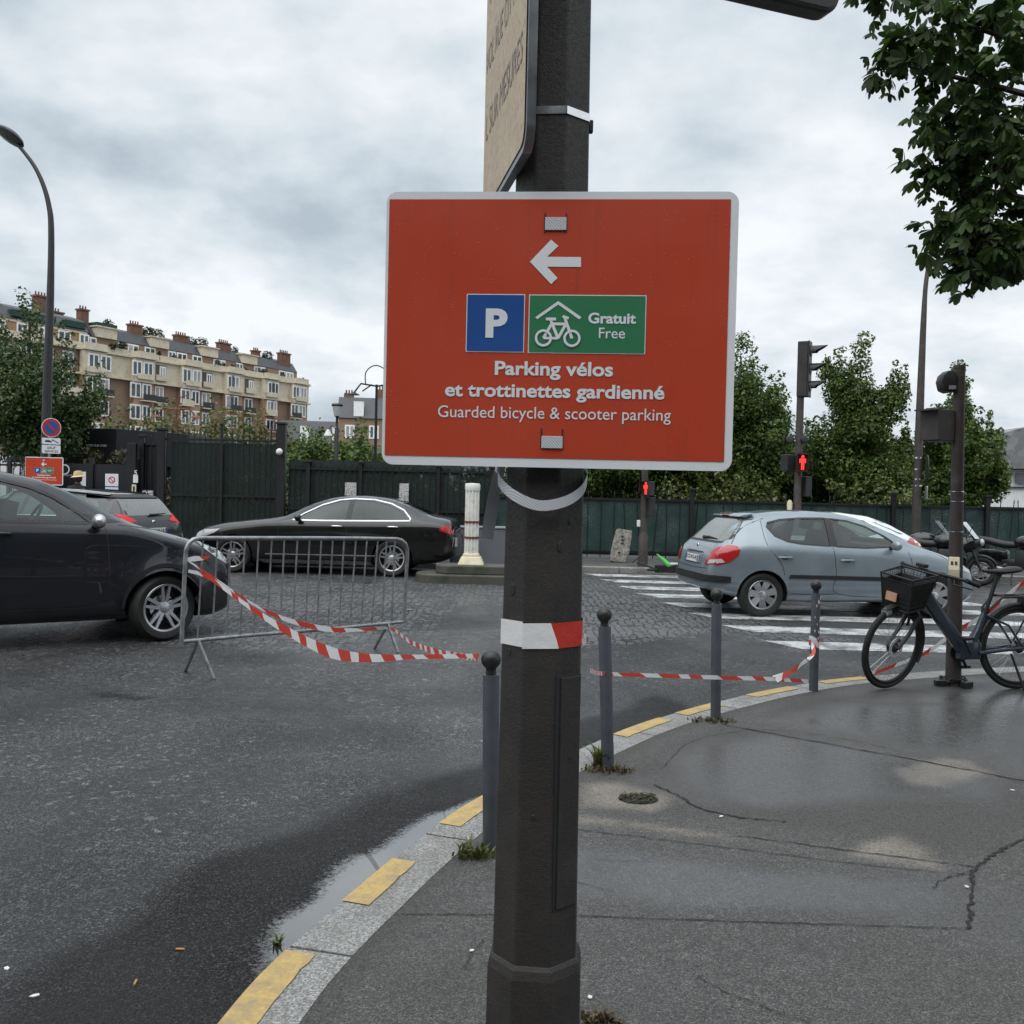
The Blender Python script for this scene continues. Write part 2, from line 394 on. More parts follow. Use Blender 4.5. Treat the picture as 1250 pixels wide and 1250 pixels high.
cm = t.maprange(t.math('ADD', cob, t.math('MULTIPLY', t.math('SUBTRACT', t.noise(5, 7, 0.7, o), 0.5), 1.3)), 0.42, 0.60)
base = t.mix(cm, asph, cobc)
rgh = t.math('ADD', t.math('ADD', t.maprange(wet, 0, 1, 0.80, 0.20), t.math('MULTIPLY', dk, 0.22)), t.math('MULTIPLY', t.math('SUBTRACT', mid, 0.5), 0.4))
h = t.math('ADD', t.math('ADD', t.math('MULTIPLY', cell, 0.5), t.math('MULTIPLY', agg, 0.8)), t.math('MULTIPLY', mid, 0.8))
hh = t.node('ShaderNodeMix', {0: cm}, data_type='FLOAT'); t.l.new(h, hh.inputs[2]); t.l.new(t.math('ADD', t.math('MULTIPLY', joint, 3.0), t.math('MULTIPLY', h, 0.4)), hh.inputs[3])
t.set(Base_Color=base, Roughness=rgh).bump(hh.outputs[0], t.maprange(t.math('SUBTRACT', wet, t.math('MULTIPLY', dk, 0.7)), 0.35, 0.95, 1.0, 0.30), 0.013); t.l.new(t.maprange(dk, 0, 1, 0.5, 0.22), t.p.inputs['Specular IOR Level'])
MAT['road'] = t.m

t = NT('pavement_asphalt')
o = t.coord(); wet = t.attr('wet').outputs['Fac']; dry = t.attr('dry').outputs['Fac']; dk = t.attr('dark').outputs['Fac']
grain = t.noise(330, 3, 0.7, o); mid = t.noise(24, 7, 0.7, o); big = t.noise(2.1, 6, 0.6, o)
cell = t.node('ShaderNodeSeparateColor', {0: t.vor(230, o, 'Color')}).outputs[0]
pb = t.ramp(t.math('ADD', t.math('MULTIPLY', cell, 0.5), t.math('ADD', t.math('MULTIPLY', grain, 0.25), t.math('MULTIPLY', mid, 0.35))), [(0.24, (0.012, 0.0115, 0.011)), (0.48, (0.046, 0.0435, 0.041)), (0.68, (0.090, 0.086, 0.082)), (0.92, (0.25, 0.243, 0.233))])
pb = t.mix(t.maprange(big, 0.35, 0.7, 0.0, 0.35), pb, (0.045, 0.042, 0.039))
pb = t.mix(t.math('MULTIPLY', dk, 0.80), pb, t.mix(cell, (0.014, 0.012, 0.011), (0.060, 0.053, 0.047)))
pb = t.mix(t.math('MULTIPLY', dry, t.maprange(grain, 0.3, 0.6, 0.55, 0.95)), pb, t.mix(cell, (0.15, 0.132, 0.11), (0.34, 0.30, 0.25)))
pb = t.mix(t.math('MULTIPLY', wet, 0.30), pb, (0.045, 0.049, 0.055))
speck = t.math('MULTIPLY', t.maprange(t.vor(22, o), 0.07, 0.13, 1.0, 0.0), t.maprange(t.noise(7, 3, 0.6, o), 0.36, 0.5))
pb = t.mix(speck, pb, (0.010, 0.010, 0.010))
spw = t.maprange(t.vor(9, o), 0.010, 0.022, 0.7, 0.0)
pb = t.mix(spw, pb, (0.40, 0.40, 0.38))
rgh = t.math('ADD', t.maprange(wet, 0, 1, 0.76, 0.26), t.math('MULTIPLY', t.math('SUBTRACT', mid, 0.5), 0.35))
t.set(Base_Color=pb, Roughness=rgh).bump(t.math('ADD', t.math('MULTIPLY', grain, 0.6), t.math('MULTIPLY', mid, 0.5)), t.maprange(wet, 0.25, 0.85, 0.65, 0.12), 0.006)
MAT['pavement'] = t.m

t = NT('granite_kerb'); o = t.coord(); g = t.noise(120, 4, 0.8, o); g2 = t.noise(5, 6, 0.65, o)
c = t.ramp(g, [(0.36, (0.035, 0.034, 0.033)), (0.5, (0.22, 0.215, 0.205)), (0.62, (0.52, 0.515, 0.50))])
c = t.mix(t.maprange(g2, 0.42, 0.70, 0, 0.65), c, (0.10, 0.095, 0.085)); c = t.mix(t.math('MULTIPLY', t.node('ShaderNodeNewGeometry').outputs['Random Per Island'], 0.45), c, (0.16, 0.155, 0.145))
t.set(Base_Color=c, Roughness=t.maprange(g2, 0.3, 0.7, 0.4, 0.7)).bump(g, 0.4, 0.004); MAT['kerb'] = t.m
t = NT('yellow_road_paint'); o = t.coord(); g = t.noise(70, 5, 0.7, o); g2 = t.noise(11, 6, 0.7, o)
c = t.mix(t.maprange(g, 0.35, 0.7), (0.40, 0.265, 0.075), (0.54, 0.375, 0.13))
c = t.mix(t.maprange(g2, 0.44, 0.66, 0, 0.8), c, (0.25, 0.195, 0.12)); c = t.mix(t.maprange(t.noise(33, 6, .8, o), 0.60, 0.66, 0, .9), c, (0.16, 0.15, 0.135)); c = t.mix(t.maprange(t.vor(26, o), 0.03, 0.07, 0.8, 0.0), c, (0.06, 0.05, 0.04))
t.set(Base_Color=c, Roughness=0.55).bump(g, 0.3, 0.003); MAT['yellow'] = t.m
t = NT('white_road_paint'); o = t.coord(); g = t.noise(50, 6, 0.75, o); g2 = t.noise(3.0, 6, 0.7, o)
c = t.mix(t.maprange(g, 0.35, 0.65), (0.52, 0.53, 0.53), (0.72, 0.73, 0.73)); c = t.mix(t.maprange(g2, 0.44, 0.60, 0, 0.9), c, (0.085, 0.085, 0.088)); c = t.mix(t.maprange(t.vor(11, o, 'Distance', 'DISTANCE_TO_EDGE'), 0.0, 0.05, 0.7, 0.0), c, (0.05, 0.05, 0.05))
t.set(Base_Color=c, Roughness=t.maprange(g2, 0.3, 0.7, 0.25, 0.5)).bump(g, 0.3, 0.004); MAT['white_paint'] = t.m
t = NT('puddle_water'); t.set(Base_Color=(0.020, 0.021, 0.022), Roughness=0.015); t.p.inputs['Specular IOR Level'].default_value = 1.0; t.p.inputs['IOR'].default_value = 1.75
t.p.inputs['Coat Weight'].default_value = 1.0; t.p.inputs['Coat IOR'].default_value = 1.7; t.p.inputs['Coat Roughness'].default_value = 0.0
t.bump(t.noise(9, 2, 0.5), 0.02, 0.01)
al = t.maprange(t.math('ADD', t.attr('depth').outputs['Fac'], t.math('MULTIPLY', t.math('SUBTRACT', t.noise(55, 5, 0.75), 0.5), 1.1)), 0.18, 0.52)
mxs = t.node('ShaderNodeMixShader', {0: al, 1: t.node('ShaderNodeBsdfTransparent').outputs[0], 2: t.p.outputs[0]}); t.l.new(mxs.outputs[0], t.out.inputs[0]); MAT['water'] = t.m
MAT['crack'] = paint('crack_dirt', (0.012, 0.011, 0.010), 0.85, 0, 0.4, 20)

def grid_sheet(name, x0, x1, y0, y1, step, z, keep, attrs, mat):
    nx, ny = int((x1 - x0) / step) + 1, int((y1 - y0) / step) + 1
    X, Y = np.meshgrid(np.linspace(x0, x1, nx), np.linspace(y0, y1, ny)); x, y = X.ravel(), Y.ravel()
    idx = np.arange(nx * ny).reshape(ny, nx)
    F = np.stack([idx[:-1, :-1], idx[:-1, 1:], idx[1:, 1:], idx[1:, :-1]], -1).reshape(-1, 4)
    k = keep(x, y); F = F[k[F].all(1)]
    used = np.unique(F); remap = np.full(nx * ny, -1); remap[used] = np.arange(len(used)); F = remap[F]; x, y = x[used], y[used]
    me = np_mesh(name, np.stack([x, y, np.full(len(x), z)], 1), F, None)
    for an, fn in attrs.items():
        a = me.attributes.new(an, 'FLOAT', 'POINT'); a.data.foreach_set('value', np.clip(fn(x, y), 0, 1).astype(np.float32))
    return tag(link(name, me, mat), kind='structure')

bk = gp([(-160,1330),(40,1180),(149,1112),(248,1047),(347,1004),(446,974),(585,930),(700,878),(800,848),(850,862),(720,965),(600,1030),(440,1150),(280,1340)])
tar = gp([(95,848),(130,843),(190,852),(170,858),(120,852)])
fan = gp([(640,800),(620,745),(700,715),(830,735),(960,760),(1160,800),(960,800),(880,775),(780,790)])
leftc = gp([(-40,815),(120,790),(260,800),(420,805),(560,780),(600,740),(500,705),(250,715),(-40,760)])
shine = gp([(260,850),(400,770),(600,740),(660,760),(600,860),(420,900)])
def r_wet(x, y): return 0.42 + 1.7 * (fbm(x, y, 0.8, 3) - 0.47) + 0.35 * sstep(-polydist(x, y, shine), -0.7, 0.6) + 0.012 * (y - 8) + 0.25 * sstep(-polydist(x, y, bk), -0.1, 0.1)
def r_dark(x, y):
    n = (fbm(x, y, 2.5, 9) - 0.5) * 0.8
    return np.maximum(sstep(-polydist(x, y, bk) + n * 0.45, -0.06, 0.14), sstep(-polydist(x, y, tar) + n * 0.12, -0.01, 0.03)) * 0.9 + 0.25 * sstep(fbm(x, y, 0.7, 21), 0.5, 0.7)
def r_cob(x, y):
    a = sstep(-polydist(x, y, fan), -0.6, 0.7) * 0.85; b = sstep(-polydist(x, y, leftc), -0.8, 0.8) * 0.60
    c = np.maximum(0.55 * sstep(y, 11.5, 14.0), 0.36 * sstep(-polydist(x, y, shine), -0.8, 0.5)) ; d = 0.34 * sstep(fbm(x, y, 0.8, 33), 0.50, 0.66) * sstep(y, 3.5, 6)  # pale setts in the shine area: partly real, partly painting its sheen
    return np.maximum.reduce([a, b, c, d]) * (1 - sstep(-polydist(x, y, bk), -0.2, 0.1))
def r_worn(x, y): return (0.35 + 1.1 * sstep(fbm(x, y, 1.1, 44), 0.42, 0.62)) * (1 - 0.9 * sstep(-polydist(x, y, bk), -0.25, 0.05)) * sstep(y, 3.0, 5.0)
grid_sheet('road', -16, 14, -2.0, 19.36, 0.075, 0.0, lambda x, y: np.ones(len(x), bool),
           {'wet': r_wet, 'dark': r_dark, 'cobble': r_cob, 'worn': r_worn}, MAT['road'])
mb = MB().add([(-1500, -1500, -0.03), (1500, -1500, -0.03), (1500, 1500, -0.03), (-1500, 1500, -0.03)], [(0, 1, 2, 3)])
t = NT('far_ground'); t.set(Base_Color=t.mix(t.noise(0.2, 6), (0.03, 0.03, 0.03), (0.06, 0.06, 0.055)), Roughness=0.7)
tag(mb.obj('ground', t.m, smooth=None), kind='structure')

# ---- near pavement
inner = [kat(s, 0.235) for s in np.arange(KS[0], KS[-1], 0.12)]
pav_poly = inner + [(30.0, -6.0)]
W = [gp(p, PAV) for p in (
    [(700,1022),(800,1036),(950,1056),(1130,1066),(1186,1075),(1180,1128),(900,1120),(700,1112),(560,1112),(600,1030)],
    [(790,925),(850,900),(940,892),(1050,905),(1180,935),(1250,955),(1250,985),(1100,985),(960,1000),(900,994),(820,968)],
    [(890,880),(1000,855),(1300,845),(1300,945),(1130,922),(1000,898)],
    [(1000,852),(1250,826),(1420,830),(1400,880),(1250,872),(1090,866)])]
D = [gp(p, PAV) for p in (
    [(1085,938),(1130,925),(1185,927),(1225,945),(1160,962),(1105,958)],
    [(1045,1022),(1092,1010),(1145,1040),(1115,1056),(1010,1046)],
    [(700,1003),(800,1016),(950,1036),(1150,1062),(1150,1050),(950,1026),(800,1003),(700,993)],
    [(700,955),(760,950),(830,972),(800,992),(700,985)])]
Dark = [gp(p, PAV) for p in ([(700,940),(780,915),(830,890),(880,880),(960,888),(1080,925),(1250,952),(1330,1000),(1250,1035),(1180,1060),(1000,1030),(860,1012),(700,995)],
                             [(420,1250),(470,1190),(600,1160),(600,1250)], [(950,850),(1000,842),(1100,850),(1000,872),(900,880)])]
def wz(x, y): return (fbm(x, y, 3.0, 5) - 0.5) * 0.5
def p_wet(x, y):
    a = np.maximum.reduce([sstep(-polydist(x, y, p) + wz(x, y) * 0.35, -0.03, 0.16 + 0.1 * i) * k for i, (p, k) in enumerate(zip(W, (0.88, 0.95, 0.95, 1.0)))])
    return np.maximum(a, 0.08 + 0.45 * sstep(fbm(x, y, 1.4, 71), 0.48, 0.70)) - 0.3 * p_dry(x, y)
def p_dry(x, y): return np.maximum.reduce([sstep(-polydist(x, y, p) + wz(x, y) * 0.4, -0.02, 0.10) for p in D]) * (0.55 + 0.6 * (fbm(x, y, 7, 8) - 0.3))
def p_dark(x, y):
    a = np.maximum.reduce([sstep(-polydist(x, y, p) + wz(x, y) * 0.5, -0.05, 0.25) for p in Dark]) * 0.6
    return np.maximum(a, 0.8 * (1 - sstep(linedist(x, y, inner[20:]) , 0.0, 0.10 + 0.1 * fbm(x, y, 5, 2)))) * (1 - p_dry(x, y))
def inpav(x, y): return (polydist(x, y, pav_poly) < 0.09)
grid_sheet('pavement', -1.2, 12.0, -4.0, 11.0, 0.05, PAV - 0.002, inpav, {'wet': p_wet, 'dry': p_dry, 'dark': p_dark}, MAT['pavement'])

# ---- kerb stones, each its own block with a joint
mb = MB(); s = KS[0]
ends = [kproj(G(390, 1163, PAV)), kproj(G(655, 955, PAV))]
cuts = [ends[0] - 1.15 * k for k in range(7, 0, -1)] + [ends[0]]
while cuts[-1] < KS[-1] - 12: cuts.append(cuts[-1] + 1.12)
for a, b in zip(cuts[:-1], cuts[1:]):
    a += 0.007; b -= 0.007; n = 6; vs = []; prof = [(0.0, -0.05), (0.0, PAV - 0.014), (0.012, PAV), (0.233, PAV), (0.233, -0.05)]
    for i in range(n + 1):
        for of, z in prof: vs.append((*kat(a + (b - a) * i / n, of), z))
    k = len(prof); fs = []
    for i in range(n):
        for j in range(k - 1): fs.append((i * k + j, i * k + j + 1, (i + 1) * k + j + 1, (i + 1) * k + j))
    fs.append(tuple(range(k))); fs.append(tuple(n * k + j for j in reversed(range(k)))); mb.add(vs, fs)
kerb = tag(mb.obj('kerb', MAT['kerb'], smooth=30), kind='structure')

# ---- yellow dashes on the kerb
for ia, ib in (((210,1300),(372,1167)), ((412,1102),(472,1050)), ((540,1006),(640,945)), ((745,897),(797,876)), ((828,870),(868,857)), ((912,848),(962,838)), ((1000,833),(1052,826))):
    a, b = kproj(G(*ia, PAV)), kproj(G(*ib, PAV)); vs = []; n = max(6, int((b - a) / 0.05))
    rr = random.Random(int(a * 1000))
    for i in range(n + 1):
        s = a + (b - a) * i / n; j = rr.uniform(-.004, .004)
        vs += [(*kat(s, 0.010), PAV + 0.004), (*kat(s, 0.118 + j), PAV + 0.004)]
    link('yellow_dash', None) if False else tag(MB().add(vs, [(2 * i, 2 * i + 1, 2 * i + 3, 2 * i + 2) for i in range(n)]).obj('kerb_marking', MAT['yellow'], kerb, None), None)

# ---- cracks and joints in the pavement
def crack(px, w=0.008, z=PAV + 0.002, jit=0.006, seed=1):
    rr = random.Random(seed); P = smoothline([np.array(q) for q in gp(px, PAV)], 14); vs = []
    for i, p in enumerate(P):
        d = P[min(i + 1, len(P) - 1)] - P[max(i - 1, 0)]; d = d / (np.linalg.norm(d) + 1e-9); n = np.array([-d[1], d[0]])
        ww = w * 1.1 * rr.uniform(0.25, 1.1); q = p + n * rr.uniform(-jit, jit); vs += [(*(q - n * ww / 2), z), (*(q + n * ww / 2), z)]
    return vs, [(2 * i, 2 * i + 1, 2 * i + 3, 2 * i + 2) for i in range(len(P) - 1)]
mb = MB()
for i, (px, w, j) in enumerate((
    ([(490,1116),(600,1117),(700,1118),(900,1125),(1100,1131),(1182,1134)], 0.006, 0.004), ([(1182,1134),(1186,1085),(1190,1062),(1215,1042),(1250,1024),(1330,990)], 0.016, 0.010),
    ([(798,958),(830,972),(850,985),(900,997),(960,1003)], 0.014, 0.008), ([(880,884),(1000,906),(1130,930),(1260,955)], 0.014, 0.006),
    ([(900,1020),(1050,1040),(1190,1058)], 0.008, 0.006), ([(850,1192),(900,1217),(990,1250)], 0.004, 0.006), ([(568,1182),(575,1165),(580,1158),(592,1146)], 0.004, 0.008),
    ([(1190,1062),(1150,1075),(1140,1085)], 0.007, 0.008), ([(700,1075),(750,1090)], 0.004, 0.005), ([(806,940),(850,903),(940,891),(1050,906),(1180,937),(1255,958)], 0.004, 0.004), ([(700,1012),(800,1024),(900,1036),(1050,1055),(1185,1068)], 0.006, 0.006), ([(730,1050),(790,1052)], 0.003, 0.005))):
    mb.add(*crack(px, w, PAV + 0.002, j, i))
tag(mb.obj('pavement_cracks', MAT['crack'], None, None), kind='structure')

# ---- puddle in the gutter, with a broken edge
a0, a1 = kproj(G(352, 1150, PAV)), kproj(G(640, 945, PAV)); ss = np.linspace(a0 - 0.25, a1, 110); vs = []
for i, s in enumerate(ss):
    u = i / (len(ss) - 1); w = 0.26 * (math.sin(math.pi * min(1, u * 1.02)) ** 0.55 if 0 < u < 1 else 0) * (1.0 - 0.35 * u)
    w *= 0.72 + 0.6 * float(vnoise(np.array([s * 5.0]), np.array([0.3]), 5)[0]) * 0.6 + 0.10 * float(vnoise(np.array([s * 26.0]), np.array([1.3]), 6)[0])
    vs += [(*kat(s, 0.003), 0.005), (*kat(s, -w * .5), 0.005), (*kat(s, -max(w * 1.35, 0.006)), 0.005)]
pd_ = tag(MB().add(vs, [(3 * i + j, 3 * i + 3 + j, 3 * i + 4 + j, 3 * i + 1 + j) for i in range(len(ss) - 1) for j in (0, 1)]).obj('puddle', MAT['water'], None, None, fixn=False), kind='structure')
at_ = pd_.data.attributes.new('depth', 'FLOAT', 'POINT'); at_.data.foreach_set('value', np.array([d_ * min(1.0, 5.0 * min(i, len(ss) - 1 - i) / len(ss)) for i in range(len(ss)) for d_ in (1.0, 0.85, 0.0)], np.float32))
# smaller film of water further along the gutter
ss = np.linspace(a0 - 1.3, a0 - 0.2, 60); vs = []
for i, s in enumerate(ss):
    w = 0.03 + 0.16 * float(fbm(np.array([s * 3.0]), np.array([7.3]), 2.0, 5)[0]) * math.sin(math.pi * i / 59)
    vs += [(*kat(s, 0.003), 0.004), (*kat(s, -w * 0.55), 0.004)]
t = NT('wet_asphalt_film'); o = t.coord(); g = t.noise(130, 3, 0.7, o); t.set(Base_Color=t.mix(g, (0.008, 0.008, 0.009), (0.045, 0.045, 0.047)), Roughness=t.maprange(g, 0.4, 0.62, 0.04, 0.55)).bump(g, 0.5, 0.003)
tag(MB().add(vs, [(2 * i, 2 * i + 2, 2 * i + 3, 2 * i + 1) for i in range(59)]).obj('gutter_water', t.m, None, None), kind='structure')

# ---- zebra crossing bars
for k in range(8):
    c = np.array((2.95, 10.25)) + np.array((-0.165, 1.0)) * 1.18 * k; n = 24; vs = []; rr = random.Random(k); L = 5.2
    for i in range(n + 1):
        u = i / n * L; sk = 0.28
        vs += [(c[0] + u + sk * 0.5 + rr.uniform(-.012, .012), c[1] - 0.03 * u - 0.27 + rr.uniform(-.012, .012), 0.004), (c[0] + u - sk * 0.5, c[1] - 0.03 * u + 0.27 + rr.uniform(-.012, .012), 0.004)]
    tag(MB().add(vs, [(2 * i, 2 * i + 2, 2 * i + 3, 2 * i + 1) for i in range(n)]).obj('crossing_marking', MAT['white_paint'], None, None), kind='structure')

# ---- far pavement with its kerb
t = NT('far_pavement'); t.set(Base_Color=t.mix(t.noise(3, 6, 0.65), (0.04, 0.04, 0.04), (0.10, 0.098, 0.094)), Roughness=t.maprange(t.noise(1.2, 4), 0.35, 0.65, 0.35, 0.7)); MAT['far_pav'] = t.m
mb = MB(); mb.box((0, 25.68, 0.03), (70, 12.64, 0.14)); far_p = tag(mb.obj('far_pavement', MAT['far_pav'], None, None), kind='structure')
mb = MB()
for k in range(-30, 30): mb.box((k * 1.1 + 0.55, 19.25, 0.035), (1.09, 0.22, 0.15))
tag(mb.obj('far_kerb', MAT['kerb'], None, None, bevel=0.01), kind='structure')

# ================================================================== plants
def leafmat(name, lo, hi, trans=0.25, rough=0.45):
    t = NT(name); rnd = t.node('ShaderNodeNewGeometry').outputs['Random Per Island']
    c = t.ramp(rnd, [(0.0, lo), (0.55, tuple((a + b) / 2 for a, b in zip(lo, hi))), (1.0, hi)])
    c = t.mix(t.maprange(t.noise(1.1, 3, 0.6), 0.35, 0.65, 0.0, 0.55), c, lo)
    t.set(Base_Color=c, Roughness=rough)
    tr = t.node('ShaderNodeBsdfTranslucent', {'Color': c}); mx = t.node('ShaderNodeMixShader', {0: trans, 1: t.p.outputs[0], 2: tr.outputs[0]})
    t.l.new(mx.outputs[0], t.out.inputs[0]); return t.m
MAT['leaf_tree'] = leafmat('tree_leaf', (0.026, 0.056, 0.011), (0.175, 0.265, 0.044), 0.38)
MAT['leaf_dark'] = leafmat('dark_tree_leaf', (0.024, 0.050, 0.014), (0.125, 0.19, 0.045))
MAT['leaf_yellow'] = leafmat('yellow_green_leaf', (0.055, 0.070, 0.014), (0.17, 0.19, 0.045))
MAT['leaf_hedge'] = leafmat('hedge_leaf', (0.010, 0.017, 0.007), (0.062, 0.075, 0.024))
MAT['leaf_brown'] = leafmat('olive_brown_leaf', (0.030, 0.030, 0.010), (0.11, 0.095, 0.035))
MAT['leaf_chestnut'] = leafmat('chestnut_leaf', (0.014, 0.034, 0.008), (0.075, 0.140, 0.028), 0.40, 0.6)
MAT['bark'] = paint('bark', (0.045, 0.038, 0.032), 0.85, 0, 0.4, 9, 0.5, 40)

def leaves(name, C, rad, n, size, mat, parent, rng, up=0.5, flat=1.0):
    """n folded leaf faces scattered through clumps: C centres, rad radii"""
    C = np.asarray(C, float); rad = np.asarray(rad, float); w = rad ** 2; w /= w.sum()
    k = rng.choice(len(C), n, p=w); d = rng.normal(size=(n, 3)); d /= np.linalg.norm(d, axis=1)[:, None]
    rr = rng.uniform(0.35, 1.0, n) ** 0.6; off = d * (rad[k] * rr)[:, None]; off[:, 2] *= flat; P = C[k] + off
    nrm = d * 0.7 + rng.normal(size=(n, 3)) * 0.55 + np.array([0, 0, up]); nrm /= np.linalg.norm(nrm, axis=1)[:, None]
    a = rng.normal(size=(n, 3)); a[:, 2] -= 0.5; a -= nrm * (a * nrm).sum(1)[:, None]; a /= np.linalg.norm(a, axis=1)[:, None] + 1e-9
    b = np.cross(nrm, a); s = size * rng.uniform(0.6, 1.35, n)
    V = np.stack([P - a * (s * 0.5)[:, None], P + b * (s * 0.32)[:, None] + nrm * (s * 0.10)[:, None], P + a * (s * 0.55)[:, None], P - b * (s * 0.32)[:, None] + nrm * (s * 0.10)[:, None]], 1).reshape(-1, 3)
    i = np.arange(n) * 4; F = np.concatenate([np.stack([i, i + 1, i + 2], 1), np.stack([i, i + 2, i + 3], 1)])
    return link(name, np_mesh(name, V, F, None), mat, parent)

def tree(label, loc, h, r, crown0, seed, nleaf, leaf, mat, group=None, leaders=9, name='tree', cat='tree', trunk_r=0.09, lean=0.0):
    rng = np.random.default_rng(seed); root = thing(name, label, cat, loc, 0, group); tr = MB(); C = []; rad = []
    top = np.array([lean, 0, h * 0.86])
    tp = [np.array([0, 0, -0.05]), np.array([rng.normal() * .05, rng.normal() * .05, crown0]), top * np.array([.6, 1, .75]), top]
    tr.tube([tuple(p) for p in smoothline(tp, 4)], list(np.linspace(trunk_r, trunk_r * 0.25, 13)), 8)
    for i in range(leaders):
        an = 2 * math.pi * (i + rng.uniform(-.3, .3)) / leaders; f = rng.uniform(0.0, 0.75); z0 = crown0 * 0.9 + (h * 0.72 - crown0) * f
        reach = r * (1.0 - 0.55 * f) * rng.uniform(0.75, 1.1); rise = rng.uniform(0.25, 0.75) * (h - z0) * (0.4 + 0.6 * f)
        p0 = np.array([0, 0, z0]); p2 = np.array([math.cos(an) * reach, math.sin(an) * reach, z0 + rise]); p1 = (p0 + p2) / 2 + np.array([math.cos(an), math.sin(an), 0.3]) * 0.12 * r
        L = smoothline([p0, p1, p2], 4); tr.tube([tuple(p) for p in L], list(np.linspace(trunk_r * 0.45, 0.012, len(L))), 6)
        for k, p in enumerate(L[2:]):
            u = (k + 2) / (len(L) - 1); C.append(p + rng.normal(size=3) * 0.10 * r); rad.append(r * (0.46 - 0.24 * u) * rng.uniform(0.8, 1.25))
        for q in range(2):   # upright shoots break the outline
            p = p2 + np.array([rng.normal() * .12 * r, rng.normal() * .12 * r, 0]); hh = rng.uniform(0.12, 0.30) * r
            for m in range(4): C.append(p + np.array([0, 0, hh * m * 0.75])); rad.append(r * 0.15 * (1 - 0.16 * m))
    for m in range(13): C.append(np.array([lean * m / 13, 0, crown0 + (h * 0.95 - crown0) * m / 12.0]) + rng.normal(size=3) * 0.05 * r); rad.append(r * (0.50 - 0.027 * m))
    tr.obj('trunk', MAT['bark'], root, 60, fixn=False)
    leaves('crown', C, rad, nleaf, leaf, mat, root, rng)
    return root
def bush(label, loc, w, h, seed, nleaf, leaf, mat, group=None, name='bush', cat='bush', dy=None):
    rng = np.random.default_rng(seed); root = thing(name, label, cat, loc, 0, group); C = []; rad = []; st = MB()
    for i in range(int(10 + 6 * w)):
        p = np.array([rng.uniform(-w / 2, w / 2), rng.uniform(-1, 1) * (dy or w / 3) / 2, h * rng.uniform(0.15, 0.85) * (1 - 0.3 * rng.random())]); C.append(p); rad.append(rng.uniform(0.16, 0.30) * min(h, w))
        st.tube([(p[0] * 0.5, p[1] * 0.5, -0.03), tuple(p)], [0.022, 0.006], 5)
    for i in range(int(5 * w)):
        p = np.array([rng.uniform(-w / 2, w / 2), rng.uniform(-.3, .3), h * rng.uniform(0.85, 1.08)]); C.append(p); rad.append(0.10 * h)
    st.obj('stem', MAT['bark'], root, 60, fixn=False); leaves('foliage', C, rad, nleaf, leaf, mat, root, rng); return root

def GX(px, Y, py=600): return AT(px, py, Y).x
def ZAT(px, py, Y): return AT(px, py, Y).z

for px, top, Y, r, h0, sd, lab in (
    (1046, 405, 27.0, 1.5, 1.7, 11, 'tall green tree with pointed top between the traffic light and the curved lamp post'),
    (900, 402, 26.5, 1.7, 1.7, 12, 'green tree rising from behind the edge of the big red sign'),
    (1168, 445, 27.5, 1.35, 1.6, 13, 'smaller green tree just beyond the grey pole that the bicycle leans on'),
    (1104, 545, 29.0, 1.5, 1.5, 14, 'low dark tree behind the base of the curved lamp post'),
    (975, 520, 29.5, 1.6, 1.5, 15, 'tree crown seen behind the traffic light with the red man'),
    (835, 470, 27.5, 1.9, 1.9, 16, 'tree mostly hidden by the red sign, nearest its bottom right corner'),
    (762, 470, 28.0, 1.9, 1.9, 17, 'tree showing under the middle of the red sign, beside the red man signal'),
    (700, 480, 27.0, 1.8, 1.9, 18, 'tree showing under the red sign just to the right of the big pole')):
    X = GX(px, Y); tree(lab, (X, Y, 0.0), ZAT(px, top, Y) / 0.98, r, h0, sd, 42000, 0.098, MAT['leaf_tree'], 'trees behind the green fence', 11)
for px, Y, w, h, sd, lab in ((1060, 25.2, 2.2, 1.9, 70, 'low leafy bush behind the green fence above the grey hatchback'),
                             (1120, 25.5, 2.4, 1.6, 71, 'low leafy bush behind the green fence left of the grey pole'),
                             (880, 25.0, 2.6, 2.0, 72, 'low leafy bush behind the green fence under the corner of the sign')):
    bush(lab, (GX(px, Y), Y, 0.1), w, h, sd, 3500, 0.11, MAT['leaf_yellow'] if sd != 71 else MAT['leaf_tree'], 'bushes behind the green fence')
Y = 25.0
tree('dark leafy tree behind the street lamp with the round blue sign', (GX(34, Y), Y, 0.0), ZAT(34, 356, Y) / 0.98, 1.65, 2.5, 21, 26000, 0.10, MAT['leaf_dark'], None, 12)
for px, top, Y, r, sd, lab in ((128, 505, 36, 2.0, 31, 'yellow green small tree behind the dark pavilion, nearest the dark tree'), (196, 497, 38, 2.3, 32, 'yellow green small tree below the brick apartment block, above the gate post'),
                               (262, 490, 40, 2.6, 33, 'widest yellow green tree below the brick apartment block'), (318, 503, 42, 2.2, 34, 'yellow green small tree left of the tall gate post with the ball lamp'),
                               (376, 520, 40, 1.9, 35, 'pale green small tree between the tall gate post and the lantern'), (440, 512, 38, 1.7, 36, 'green small tree behind the lantern beside the red sign')):
    tree(lab, (GX(px, Y), Y, 0.0), ZAT(px, top, Y), r, 1.2, sd, 6000, 0.17, MAT['leaf_yellow'] if sd < 35 else MAT['leaf_tree'], 'small trees beyond the gates', 8)
